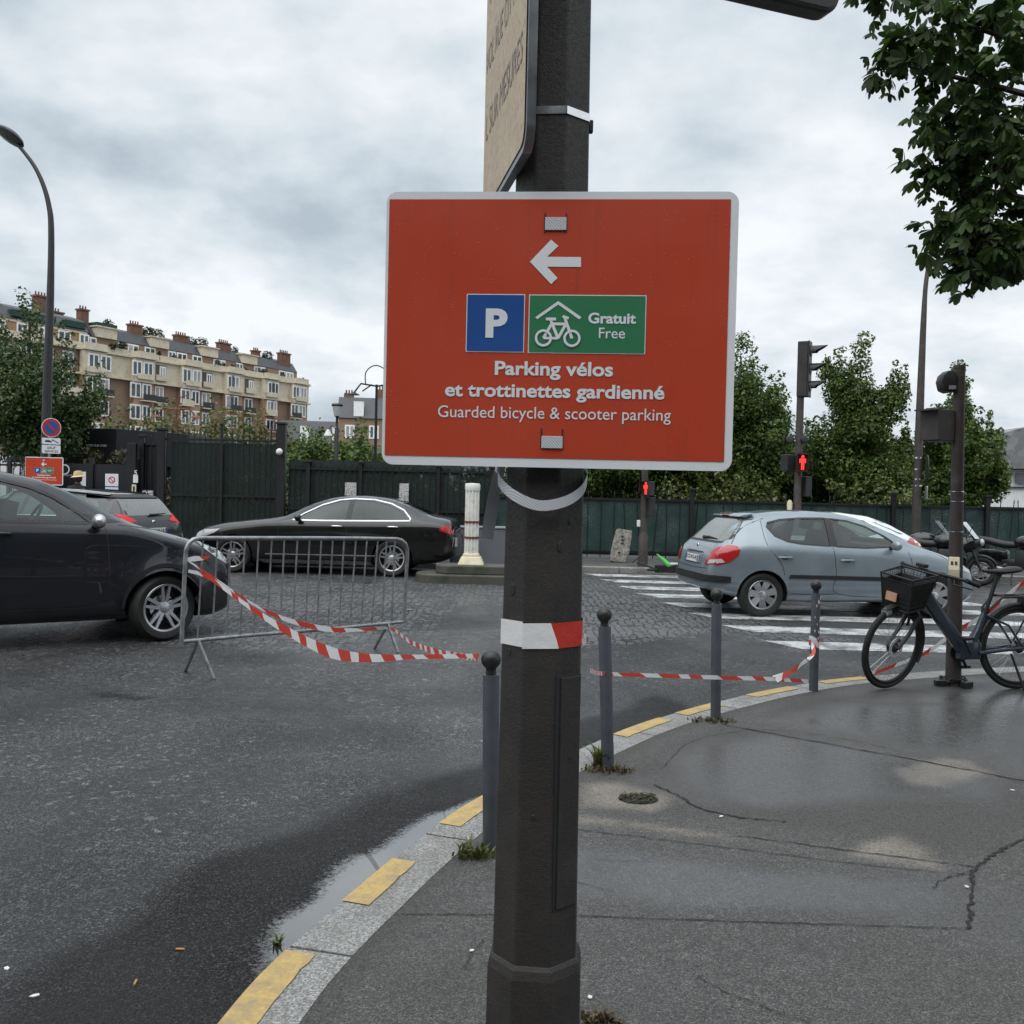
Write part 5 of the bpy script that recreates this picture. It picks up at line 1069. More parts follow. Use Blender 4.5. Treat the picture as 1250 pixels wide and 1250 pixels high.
green = paint('bright_green_plastic', (0.10, 0.50, 0.10), .4, 0, .1, 5)
for x in (-.30, .40): mb = MB(); mb.lathe([(.07, -.025), (.105, -.02), (.11, 0), (.105, .02), (.07, .025)], 20, Matrix.Translation((x, 0, .035))); mb.obj('wheel', MAT['rubber'], sc, 40)
mb = MB(); mb.box((.05, 0, .06), (.62, .06, .16)); mb.obj('deck', MAT['black_plastic'], sc, None, bevel=.02)
mb = MB(); mb.tube([(-.28, 0, .06), (-.34, .35, .09), (-.40, .85, .10)], .022, 8); mb.tube([(-.52, .86, .10), (-.28, .84, .30)], .014, 8); mb.obj('handlebar', MAT['black_plastic'], sc, 40)
mb = MB(); mb.tube([(.0, .0, .14), (-.08, .02, .22), (-.22, .03, .34)], [.05, .04, .012], 8); mb.tube([(-.02, 0, .13), (.14, 0, .15)], [.05, .03], 8); mb.obj('mudguard', green, sc, 40)
mb = MB(); mb.box((.22, -.02, .16), (.34, .05, .04)); mb.obj('side_panel', MAT['white_plastic'], sc, None, bevel=.01)

# ================================================================== street lamps, signals, posts
Yl = 21.45
def post_pts(pxs, Y): return [AT(a, b, Y) for a, b in pxs]
lp = thing('street_lamp', 'tall dark street lamp with an oval head curving to the left at the left edge', 'street lamp', (AT(54, 640, Yl).x, Yl, .1), 0, 'curved street lamps'); iv2 = lambda P, o: [p - Vector(o.location) for p in P]
pts = [Vector((lp.location.x, Yl, .05)), AT(57, 500, Yl), AT(61.5, 360, Yl), AT(62.5, 280, Yl), AT(59.5, 250, Yl), AT(52.5, 225, Yl), AT(42, 203, Yl), AT(28, 184, Yl), AT(20, 176, Yl)]
mb = MB(); P = smoothline(pts, 6); mb.tube(iv2([Vector(p) for p in P], lp), list(np.interp(np.linspace(0, 1, len(P)), [0, .15, .3, .5, 1], [.11, .10, .07, .055, .035])), 12); mb.obj('post', MAT['dark_metal'], lp, 60, fixn=False)
hc = AT(12, 166, Yl) - Vector(lp.location); hd = (AT(0, 160, Yl) - AT(26, 180, Yl)).normalized(); Mh = Matrix.Translation(hc) @ Matrix.Rotation(R(28), 4, 'Y') @ Matrix.Rotation(R(-22), 4, 'X') @ Matrix.Scale(1.15, 4)
mb = MB(); mb.lathe([(.0001, .10), (.16, .085), (.26, .04), (.30, -.01), (.285, -.035)], 28, Mh @ Matrix.Diagonal((1.05, .8, 1, 1))); hd_ = mb.obj('lamp_head', MAT['dark_metal'], lp, 50)
mb = MB(); mb.lathe([(.28, -.033), (.18, -.075), (.0001, -.09)], 24, Mh @ Matrix.Diagonal((1.05, .8, 1, 1))); mb.obj('lamp_glass', paint('dusty_lamp_glass', (.07, .07, .07), .15, 0, .3, 9), hd_, 50)
Yr = 20.9
l2 = thing('street_lamp', 'slender brown street lamp whose top curves into the chestnut leaves', 'street lamp', (AT(1117, 660, Yr).x, Yr, .1), 0, 'curved street lamps')
pts = [Vector((l2.location.x, Yr, .05)), AT(1119.5, 600, Yr), AT(1123, 500, Yr), AT(1127.5, 390, Yr), AT(1131, 340, Yr), AT(1139, 303, Yr), AT(1152, 280, Yr), AT(1175, 262, Yr)]
P = smoothline(pts, 6); mb = MB(); mb.tube(iv2([Vector(p) for p in P], l2), list(np.interp(np.linspace(0, 1, len(P)), [0, .14, .28, .5, 1], [.10, .095, .085, .05, .034])), 12); mb.obj('post', MAT['brown_pole'], l2, 60, fixn=False)
mb = MB(); mb.lathe([(.0001, .10), (.16, .085), (.26, .04), (.30, -.01), (.0001, -.05)], 24, Matrix.Translation(AT(1188, 258, Yr) - Vector(l2.location)) @ Matrix.Rotation(R(-15), 4, 'Y') @ Matrix.Diagonal((1.05, .8, 1, 1))); mb.obj('lamp_head', MAT['dark_metal'], l2, 50)
for py in (559, 573, 585, 593): c_ = AT(1121.0 - (py - 559) * .03, py, Yr) - Vector(l2.location); mb = MB(); mb.lathe([(.093, -.018), (.096, -.016), (.096, .016), (.093, .018)], 16, Matrix.Translation(c_)); mb.obj('clamp_band', MAT['steel'], l2, 40)
c_ = AT(1131, 573, Yr); rs = thing('round_sign', 'back of a round sign seen nearly edge on against the slender brown lamp post', 'sign', tuple(c_)); rs.rotation_euler = (0, 0, R(72))
mb = MB(); mb.lathe([(.0001, 0), (.31, 0), (.32, .012), (.31, .025), (.0001, .025)], 28, Matrix.Rotation(R(90), 4, 'X')); mb.obj('disc', MAT['dark_metal'], rs, 40)
mb = MB(); mb.prism(rrect(.42, .3, .03, 3, 0, -.52), FR, .02); mb.obj('plate', MAT['sign_back'], rs, None)

def man(parent, h, mat, yy):
    mb = MB(); s = h / 10.0
    def disc(cx, cz, r, n=14): mb.add([(cx + r * math.cos(2 * math.pi * k / n), yy, cz + r * math.sin(2 * math.pi * k / n)) for k in range(n)], [tuple(range(n))])
    disc(0, 4.1 * s, 1.0 * s)
    for poly in ([(-1.2, 2.9), (1.2, 2.9), (1.0, -.6), (-1.0, -.6)], [(-2.1, 2.6), (-1.3, 2.9), (-1.3, .1), (-2.0, -.2)], [(2.1, 2.6), (1.3, 2.9), (1.3, .1), (2.0, -.2)], [(-1.0, -.7), (-.1, -.7), (-.2, -4.6), (-.95, -4.6)], [(.1, -.7), (1.0, -.7), (.95, -4.6), (.2, -4.6)]):
        mb.add([(a * s, yy, b * s) for a, b in poly], [tuple(range(4))])
    return mb.obj('red_man', mat, parent, None)
def ped_box(parent, c, rz, w=.22, h=.32, d=.20, lit_=True, name='pedestrian_signal'):
    e_ = empty(name, parent, c, (0, 0, rz)); mb = MB(); mb.box((0, 0, 0), (w, d, h)); mb.obj('housing', MAT['dark_metal'], e_, None, bevel=.012)
    if lit_:
        flat('lens', e_, rrect(w - .05, h - .05, .02, 4), -d / 2 - .002, MAT['tail_red'] if False else paint('signal_lens', (0.06, .004, .004), .3)); man(e_, h * .86, MAT['red_lit'], -d / 2 - .004)
        mb = MB(); mb.box((0, -d / 2 - .05, h / 2 + .006), (w, .10, .01)); mb.box((-w / 2 - .004, -d / 2 - .05, .02), (.008, .10, h - .04)); mb.box((w / 2 + .004, -d / 2 - .05, .02), (.008, .10, h - .04)); mb.obj('hood', MAT['black_plastic'], e_, None)
    return e_
Ys = 19.75
s1 = thing('pedestrian_light', 'brown pedestrian light post with a red man standing by the grey panel', 'traffic light', (AT(784.5, 690, Ys).x, Ys, .1)); L0 = Vector(s1.location)
mb = MB(); mb.lathe([(.115, -.03), (.105, .05), (.10, .62), (.082, .66), (.074, .75), (.066, 2.9), (.07, 2.92), (.07, 2.98), (.0001, 3.0)], 14); mb.obj('post', MAT['brown_pole'], s1, 40)
c_ = AT(790, 596.5, Ys) - L0; ped_box(s1, c_ + Vector((0.0, -.16, 0)), R(-38), .20, .30); ped_box(s1, AT(793.5, 619, Ys) - L0 + Vector((0, -.04, 0)), R(30), .15, .40, .16, False, 'signal_box')
mb = MB(); mb.box(AT(779.5, 639, Ys) - L0, (.07, .06, .14)); mb.obj('push_button', MAT['white_plastic'], s1, None, bevel=.01)
Yt = 18.6
s2 = thing('traffic_light', 'traffic light on a brown post rising behind the grey hatchback', 'traffic light', (AT(972, 660, Yt).x, Yt, .1)); L0 = Vector(s2.location)
zt_ = AT(976, 484, Yt).z - .1; mb = MB(); mb.lathe([(.10, -.03), (.095, .7), (.078, .75), (.070, zt_ + .02), (.0001, zt_ + .03)], 14); mb.obj('post', MAT['brown_pole'], s2, 40)
hc = AT(981, 451, Yt) - L0; hE = empty('signal_head', s2, hc, (0, 0, R(62))); hh = AT(980, 418, Yt).z - AT(980, 485, Yt).z
mb = MB(); mb.box((0, .0, 0), (.27, .20, hh)); mb.box((0, -.115, 0), (.30, .025, hh + .02)); mb.obj('housing', MAT['dark_metal'], hE, None, bevel=.012)
for k, zc in enumerate((hh * .32, 0, -hh * .32)):
    vs = []; n = 12
    for i in range(n + 1):
        a = R(-10 + 200 * i / n); vs += [(.115 * math.cos(a), -.13, zc + .115 * math.sin(a)), (.115 * math.cos(a), -.13 - (.10 + .22 * max(0, math.sin(a))), zc + .115 * math.sin(a))]
    MB().add(vs, [(2 * i, 2 * i + 1, 2 * i + 3, 2 * i + 2) for i in range(n)]).obj('visor', MAT['black_plastic'], hE, 40)
    mb = MB(); mb.lathe([(.105, 0), (.09, .02), (.0001, .035)], 18, Matrix.Translation((0, -.128, zc)) @ Matrix.Rotation(R(90), 4, 'X')); mb.obj('lens', paint('dark_lens', [(.05, .004, .004), (.05, .025, .004), (.004, .04, .02)][k], .2), hE, 40)
ped_box(s2, AT(976, 565.5, Yt) - L0 + Vector((0, -.17, 0)), R(-12), .21, .34); ped_box(s2, AT(961.5, 565, Yt) - L0, R(25), .20, .32, .2, False, 'signal_box'); ped_box(s2, AT(984.5, 594, Yt) - L0, R(20), .14, .40, .16, False, 'signal_box')
for px in (963, 980.5): c_ = AT(px, 537, Yt) - L0; mb = MB(); mb.lathe([(.0001, -.04), (.07, -.03), (.085, .03), (.06, .06), (.0001, .065)], 14, Matrix.Translation(c_ + Vector((0, -.05, 0))) @ Matrix.Rotation(R(80), 4, 'X')); mb.obj('loudspeaker', MAT['black_plastic'], s2, 40)
mb = MB(); c_ = AT(964, 617, Yt) - L0; mb.lathe([(.05, -.14), (.055, .05), (.03, .10), (.0001, .11)], 12, Matrix.Translation(c_)); mb.obj('push_button', MAT['cream_plastic'], s2, 40)
# the near grey brown post beside the bicycle
gp_ = G(1163.5, 836, PAV); Yg = gp_.y; topg = AT(1171.5, 446, Yg); g3 = thing('crossing_post', 'scuffed grey brown post with a cream push button box beside the bicycle', 'post', tuple(gp_)); dd = topg - gp_; g3.rotation_mode = 'QUATERNION'; g3.rotation_quaternion = Vector((0, 0, 1)).rotation_difference(dd); Hg = dd.length
qi = g3.rotation_quaternion.inverted(); lo = lambda p: qi @ (p - gp_)
mb = MB(); mb.lathe([(.075, -.03), (.068, .03), (.062, .08), (.057, .9), (.050, 1.6), (.045, Hg - .03), (.047, Hg - .028), (.047, Hg), (.0001, Hg + .004)], 18); mb.obj('post', MAT['brown_pole'], g3, 40)
for py in (600, 649, 612): z = lo(AT(1166, py, Yg)).z; mb = MB(); r_ = float(np.interp(z, [.9, 1.6, Hg], [.057, .050, .045])) + .001; mb.lathe([(r_, z - .004), (r_ + .002, z - .003), (r_ + .002, z + .003), (r_, z + .004)], 16); mb.obj('wire_tie', MAT['steel'], g3, 40)
c_ = lo(AT(1159.5, 692.5, Yg)) + Vector((0, -.075, 0)); pb = empty('push_button', g3, c_, (0, 0, R(-25)))
M = Matrix(((0, 0, 1, -.042), (1, 0, 0, 0), (0, 1, 0, 0), (0, 0, 0, 1))); mb = MB(); mb.prism([(.05, -.085), (-.045, -.085), (-.05, -.01), (-.01, .09), (.05, .09)], M, .084); mb.obj('box', MAT['cream_plastic'], pb, None, bevel=.008)
mb = MB(); mb.lathe([(.022, 0), (.022, .006), (.0001, .009)], 16, Matrix.Translation((.0425, -.012, -.015)) @ Matrix.Rotation(R(90), 4, 'Y')); mb.obj('button', MAT['sign_blue'], pb, 40)
for dx_ in (-.016, .014): mb = MB(); mb.box((dx_, -.032, .042), (.018, .004, .03), M=Matrix.Rotation(R(-22), 3, 'X')); mb.obj('pictogram', MAT['ink'], pb, None)
c_ = lo(AT(1143.5, 520, Yg)); sb2 = empty('signal_box', g3, c_ + Vector((0.01, -.02, 0)), (0, 0, R(32))); mb = MB(); mb.box((0.0, 0, 0), (.20, .155, .262)); mb.box((-.06, 0, .135), (.10, .12, .02)); mb.obj('housing', MAT['brown_pole'], sb2, None, bevel=.012)
mb = MB(); mb.box((-.118, 0, .005), (.03, .17, .255)); mb.obj('front_flange', MAT['brown_pole'], sb2, None, bevel=.004)
mb = MB(); mb.box((-.175, 0, .12), (.09, .16, .012)); mb.obj('hood', MAT['brown_pole'], sb2, None)
mb = MB(); mb.tube([lo(AT(1158, 505, Yg)), lo(AT(1168, 505, Yg))], .014, 8); mb.tube([lo(AT(1158, 534, Yg)), lo(AT(1166, 534, Yg))], .014, 8); mb.obj('bracket', MAT['dark_metal'], g3, 40)
c_ = lo(AT(1154.5, 466, Yg)); sb3 = empty('repeater_light', g3, c_, (0, 0, 0)); mb = MB(); Mh = Matrix.Rotation(R(-80), 4, 'Y')
ks = 7.8 / 1155 / 6.58; mb.prism([((x - 345) * ks, (238 - y) * ks) for x, y in ((285,240),(300,190),(340,155),(380,148),(402,180),(408,260),(400,322),(350,330),(302,312))], Matrix(((1, 0, 0, 0), (0, 0, 1, -.065), (0, 1, 0, 0), (0, 0, 0, 1))), .13); mb.obj('housing', MAT['black_plastic'], sb3, 40, bevel=.014)
mb = MB(); mb.box((.018, -.085, -.055), (.055, .01, .03)); mb.obj('label_plate', MAT['sign_back'], sb3, None)
mb = MB(); mb.tube([lo(AT(1159, 459, Yg)), lo(AT(1169, 459, Yg))], .012, 8); mb.tube([lo(AT(1159, 473, Yg)), lo(AT(1168, 473, Yg))], .010, 8); mb.obj('bracket', MAT['dark_metal'], g3, 40)
# ---- sign post with the blue and red no parking sign
Yn = 21.2; sp = thing('sign_post', 'thin grey post carrying a round no parking sign and a white plate', 'sign', (AT(59, 600, Yn).x, Yn, .1)); L0 = Vector(sp.location)
mb = MB(); mb.tube([(0, 0, -.03), (.02, 0, AT(61, 512, Yn).z - .1)], .03, 10); mb.obj('post', MAT['galv'], sp, 40)
c_ = AT(62.5, 522, Yn - .05) - L0; rE = empty('round_sign', sp, c_, (0, 0, R(48)))
mb = MB(); mb.lathe([(.0001, 0), (.212, 0), (.215, .01), (.0001, .012)], 36, Matrix.Rotation(R(90), 4, 'X')); mb.obj('disc', MAT['sign_white'], rE, 40)
ring('red_ring', rE, .145, .20, 0, 0, -.014, MAT['sign_red_ring']); flat('blue_field', rE, [(.147 * math.cos(a), .147 * math.sin(a)) for a in np.linspace(0, 2 * math.pi, 32, endpoint=False)], -.0135, MAT['sign_blue']); flat('slash', rE, bar((-.11, .11), (.11, -.11), .045), -.0155, MAT['sign_red_ring'])
for k, (py, h_) in enumerate(((538.5, .14), (548.5, .185))):
    c_ = AT(62.5, py, Yn - .05) - L0; pE = empty('plate', sp, c_, (0, 0, R(48))); mb = MB(); mb.prism(rrect(.40, h_, .02, 4), FR, .01); mb.obj('board', MAT['sign_white'], pE, None)
    if k == 0: flat('tow_symbol', pE, [(-.15, -.02), (-.12, .02), (-.04, .02), (0, -.01), (.02, .045), (.16, -.03), (.15, -.045), (.03, .02), (.0, -.03)], -.0125, MAT['ink'])
    else: text('lettering', 'SAUF', pE, (0, -.0125, .035), MAT['ink'], width=.18, bold=.01); text('lettering', 'SERVICES', pE, (0, -.0125, -.045), MAT['ink'], width=.28, bold=.01)
# ---- park lantern and double arm lamps beyond the fence
Yk = 24.0; lk = thing('lantern', 'park lantern with a frosted bowl head on a black post left of the red sign', 'street lamp', (AT(409, 640, Yk).x, Yk, .1)); L0 = Vector(lk.location); zt_ = AT(411, 508, Yk).z - .1
mb = MB(); mb.lathe([(.09, -.03), (.075, .8), (.055, 1.0), (.052, zt_ - .3), (.035, zt_ - .28), (.03, zt_ - .04), (.06, zt_)], 12); mb.obj('post', MAT['black_iron'], lk, 40)
mb = MB(); mb.lathe([(.075, zt_), (.125, zt_ + .25), (.115, zt_ + .25)], 16); mb.obj('lamp_bowl', paint('frosted_glass', (.42, .45, .45), .4), lk, 40)
mb = MB(); mb.lathe([(.135, zt_ + .252), (.15, zt_ + .275), (.13, zt_ + .31), (.0001, zt_ + .325)], 16); mb.obj('cap', MAT['black_iron'], lk, 40)
mb = MB(); mb.tube([(0, 0, zt_ - .35), (-.12, 0, zt_ - .24), (-.22, 0, zt_ - .34)], .012, 6); mb.obj('arm', MAT['black_iron'], lk, 40); mb = MB(); mb.lathe([(.03, .08), (.11, -.08), (.0001, -.08)], 12, Matrix.Translation((-.22, 0, zt_ - .42))); mb.obj('lamp_shade', MAT['white_plastic'], lk, 40)
for px, py, Yd_, lab in ((214, 481, 36.0, 'rust brown hooked twin lamp in front of the middle of the apartment block'), (330, 506, 44.0, 'small rust brown hooked twin lamp near the far end of the apartment block'), (457.5, 442, 30.0, 'dark hooked lamp with a slanted frame at the left edge of the red sign')):
    z0 = AT(px, py, Yd_).z - .0; dl = thing('hooked_lamp', lab, 'street lamp', (AT(px, 590, Yd_).x, Yd_, .0), 0, 'hooked lamps in the park'); s_ = Yd_ / 36.0; mb = MB(); zz = z0 - .55 * s_ - (.25 if px > 400 else 0)
    m_ = MAT['black_iron'] if px > 400 else MAT['rust_red']; mb.tube([(0, 0, -.05), (0, 0, zz)], [.06, .04], 8); mb.obj('post', m_, dl, 40); mb = MB()
    for sg_ in (-1, 1): mb.tube([(0, 0, zz - .05), (sg_ * .5, 0, zz + .02), (sg_ * .72, 0, zz - .28)], .028, 6); mb.tube([(sg_ * .15, 0, zz), (sg_ * .45, 0, zz - .22)], .022, 6)
    hk = [(-.35, 0, zz), (-.36, 0, zz + .35), (-.2, 0, zz + .55), (0, 0, zz + .6), (.2, 0, zz + .52), (.33, 0, zz + .36)] if px > 400 else [(.02, 0, zz), (.1, 0, zz + .35), (.3, 0, zz + .5), (.48, 0, zz + .42)]; mb.tube(smoothline([np.array(p) for p in hk], 4), .018, 6); mb.obj('arm', m_, dl, 40, fixn=False)
    for sg_ in (-1, 1): mb = MB(); mb.lathe([(.04, .05), (.2, -.04), (.0001, -.05)], 10, Matrix.Translation((sg_ * .72, 0, zz - .30))); mb.obj('lamp_shade', m_, dl, 40)

# ================================================================== chestnut tree, overhanging at the top right
rng = np.random.default_rng(77); ct = thing('chestnut_tree', 'horse chestnut tree overhanging the pavement with large hand shaped leaves', 'tree', (5.9, 6.6, PAV)); L0 = Vector(ct.location)
tr = MB(); tr.tube(smoothline([np.array(p) for p in ((0, 0, -.05), (.05, .02, 1.2), (-.05, 0, 2.6), (0, .1, 4.5), (.1, 0, 6.5))], 5), list(np.linspace(.24, .08, 21)), 14)
tips = []
for px, py, Y in ((1075,-10,5.9),(1095,50,5.8),(1085,75,6.0),(1130,40,6.2),(1150,20,5.7),(1140,85,5.9),(1175,60,6.3),(1200,20,5.8),(1210,90,6.0),(1235,60,5.6),(1180,-20,6.1),(1120,-30,6.0),
                  (1165,130,6.0),(1195,140,5.7),(1230,130,6.2),(1130,160,5.8),(1160,165,6.1),(1190,185,5.9),(1225,180,5.6),(1240,210,6.1),(1150,195,5.8),(1170,215,6.0),(1200,230,5.7),(1235,250,6.0),
                  (1155,270,5.8),(1175,255,6.1),(1150,290,5.9),(1185,285,5.7),(1215,290,6.0),(1240,300,5.8),(1180,315,5.8),(1200,310,6.1),(1232,300,5.9),(1180,328,5.7),(1215,295,5.6),(1245,160,5.6),(1250,20,6.2)):
    tips.append((AT(px, py, Y) - L0, 0.20))
for k in range(150):
    d = rng.normal(size=3); d /= np.linalg.norm(d); u_ = rng.uniform(.45, 1) ** .5; p = Vector((d[0] * 2.7 * u_ + .3, d[1] * 2.7 * u_, 5.0 + d[2] * 2.7 * u_)) ; tips.append((p, 0.42))
tips = [(p, r_) for p, r_ in tips if not (r_ > .3 and (p.x + 5.9) / (p.y + 6.6) < (1262 - 625) / 1155.0 and p.y + 6.6 > 0.5)]
for p, r_ in tips[:37:2] + tips[37::5]:
    a0 = Vector((0, 0, min(5.8, max(2.4, p.z * .75)))); m_ = a0.lerp(p, .5) + Vector((0, 0, .25)); tr.tube(smoothline([np.array(a0), np.array(m_), np.array(p)], 4), list(np.linspace(.06, .008, 9)), 6)
tr.obj('trunk', MAT['bark'], ct, 60, fixn=False)
LV, LF = [], []
def leaflet(base, ax, nrm_, L, w):   # narrow at the stalk, widest near the tip
    sd = ax.cross(nrm_).normalized(); b = len(LV); mid1 = base + ax * (L * .35) - nrm_ * L * .02; mid2 = base + ax * (L * .74) - nrm_ * L * .08; tip = base + ax * L - nrm_ * L * .2
    LV.extend([base, mid1 + sd * w * .24 + nrm_ * w * .08, mid1, mid1 - sd * w * .24 + nrm_ * w * .08, mid2 + sd * w * .5 + nrm_ * w * .12, mid2, mid2 - sd * w * .5 + nrm_ * w * .12, tip, base + ax * L * .92 + sd * w * .30 - nrm_ * L * .15, base + ax * L * .92 - sd * w * .30 - nrm_ * L * .15])
    LF.extend([(b, b + 2, b + 1), (b, b + 3, b + 2), (b + 1, b + 2, b + 5), (b + 1, b + 5, b + 4), (b + 2, b + 3, b + 6), (b + 2, b + 6, b + 5), (b + 4, b + 5, b + 8), (b + 5, b + 7, b + 8), (b + 5, b + 6, b + 9), (b + 5, b + 9, b + 7)])
for p, r_ in tips:
    for k in range(24 if r_ < .3 else 28):
        d = Vector(rng.normal(size=3)).normalized(); c = p + d * r_ * float(rng.uniform(.2, 1.0)) * (1.0 if r_ > .3 else 1.0)
        nrm_ = (Vector((0, 0, 1)) + Vector(rng.normal(size=3)) * .45).normalized(); az_ = rng.uniform(0, 6.28); f0 = nrm_.orthogonal().normalized(); f1 = nrm_.cross(f0)
        main = f0 * math.cos(az_) + f1 * math.sin(az_); sidev = nrm_.cross(main); Lf = float(rng.uniform(.07, .125))
        for j, an in enumerate((-1.5, -.9, -.3, .3, .9, 1.5) if rng.random() < .3 else (-2.0, -1.2, -.6, 0, .6, 1.2, 2.0)):
            ax = (main * math.cos(an) + sidev * math.sin(an) - nrm_ * float(rng.uniform(.45, 1.1))).normalized(); leaflet(c, ax, nrm_, Lf * (1 - .35 * abs(an) / 2.0), Lf * .36)
me = np_mesh('crown', np.array([tuple(v) for v in LV]), np.array(LF), None); link('crown', me, MAT['leaf_chestnut'], ct)

# ---- weeds at the feet of posts, litter, fallen leaves
def weeds(label, c, n, hgt, spread, seed, mat='leaf_yellow'):
    rng = np.random.default_rng(seed); vs, fs = [], []
    for k in range(n):
        a = rng.uniform(0, 6.28); r_ = spread * rng.uniform(0, 1) ** .7; b = Vector((math.cos(a) * r_ * 1.3, math.sin(a) * r_ * .6, 0)); d = Vector((rng.normal() * .5, rng.normal() * .5, 1)).normalized(); h = hgt * rng.uniform(.3, 1); w = rng.uniform(.003, .008); s = Vector((-d.y, d.x, 0)); s = s.normalized() if s.length > .05 else Vector((1, 0, 0)); i = len(vs)
        bend = Vector((d.x, d.y, -.2)) * h * rng.uniform(.2, .7); vs += [b - s * w, b + s * w, b + d * h * .6 + s * w * .9, b + d * h * .6 - s * w * .9, b + d * h + bend]; fs += [(i, i + 1, i + 2, i + 3), (i + 3, i + 2, i + 4)]
    return tag(MB().add(vs, fs).obj('weed_tuft', MAT[mat], None, None, loc=c), label, 'weeds', 'weeds at the feet of posts')
MAT['dry_grass'] = leafmat('dry_grass', (.05, .04, .018), (.17, .13, .06), .2)
weeds('leafy green weeds at the foot of the bollard half hidden by the big pole', G(580, 1045, PAV), 90, .09, .075, 1)
weeds('tall green weeds climbing the bollard just right of the big pole', G(733, 936, PAV), 60, .20, .03, 2)
weeds('dry brown weeds spread round the bollard just right of the big pole', G(742, 940, PAV), 130, .05, .12, 3, 'dry_grass')
weeds('low mossy weeds at the foot of the third bollard', G(870, 880, PAV), 120, .035, .14, 4, 'dry_grass')
weeds('sparse straw coloured grass at the foot of the big pole on its right', G(735, 1247, PAV), 90, .04, .05, 5, 'dry_grass')
weeds('tiny grass sprig standing in the puddle by the kerb', G(339, 1153, 0), 14, .05, .012, 6)
weeds('green weeds on the edge of the traffic island', G(555, 711, 0.0), 80, .10, .25, 7)
rng = np.random.default_rng(12); p0 = G(779, 975, PAV); mb = MB()
for k in range(70): a = rng.uniform(0, 6.28); r_ = .10 * rng.random() ** .6; c_ = Vector((math.cos(a) * r_, math.sin(a) * r_ * .8, .003 + .012 * rng.random())); mb.box(c_, (rng.uniform(.01, .03), rng.uniform(.004, .012), .002), M=Matrix.Rotation(rng.uniform(0, 3.1), 3, 'Z') @ Matrix.Rotation(rng.normal() * .4, 3, 'X'))
tag(mb.obj('leaf_litter', MAT['leaf_brown'], None, None, loc=p0), 'brown leaf litter in a small hollow of the pavement', 'leaf litter', None, 'stuff')
mb = MB(); mb.lathe([(.0001, .0012), (.085, .0012), (.10, .002)], 20, Matrix.Diagonal((1, .8, 1, 1))); tag(mb.obj('pothole', MAT['crack'], None, None, loc=p0), kind='structure')
butt = paint('cigarette_butt', (.42, .22, .09), .8); bw = paint('white_scrap', (.62, .62, .60), .7)
for i, (px, py, z, m_, L_) in enumerate(((220,1160,0,butt,.030),(165,1201,0,butt,.030),(42,1216,0,bw,.03),(8,1183,0,bw,.025),(880,997,PAV,bw,.03),(1236,965,PAV,bw,.022),(720,1218,PAV,bw,.018),(576,1161,PAV,bw,.014),(1180,1083,PAV,bw,.02))):
    mb = MB(); rz = (i * 1.7) % 3.1
    if m_ is butt: mb.tube([(-L_ / 2, 0, .0045), (L_ / 2, 0, .0045)], .004, 8)
    else: mb.prism([(-L_ / 2, -.004), (-.002, -.009), (L_ / 2, -.003), (L_ * .4, .008), (-.004, .006)], Matrix.Translation((0, 0, .001)), .003)
    o_ = mb.obj('cigarette_butt' if m_ is butt else 'paper_scrap', m_, None, None, loc=tuple(G(px, py, z)), rot=(0, 0, rz))
    tag(o_, ('orange cigarette butt on the dark asphalt ' + ('farther from' if px > 200 else 'nearer to') + ' the bottom edge') if m_ is butt else 'tiny pale scrap of litter lying on the wet ground', 'litter', 'litter on the ground' if m_ is not butt else 'cigarette butts on the road')
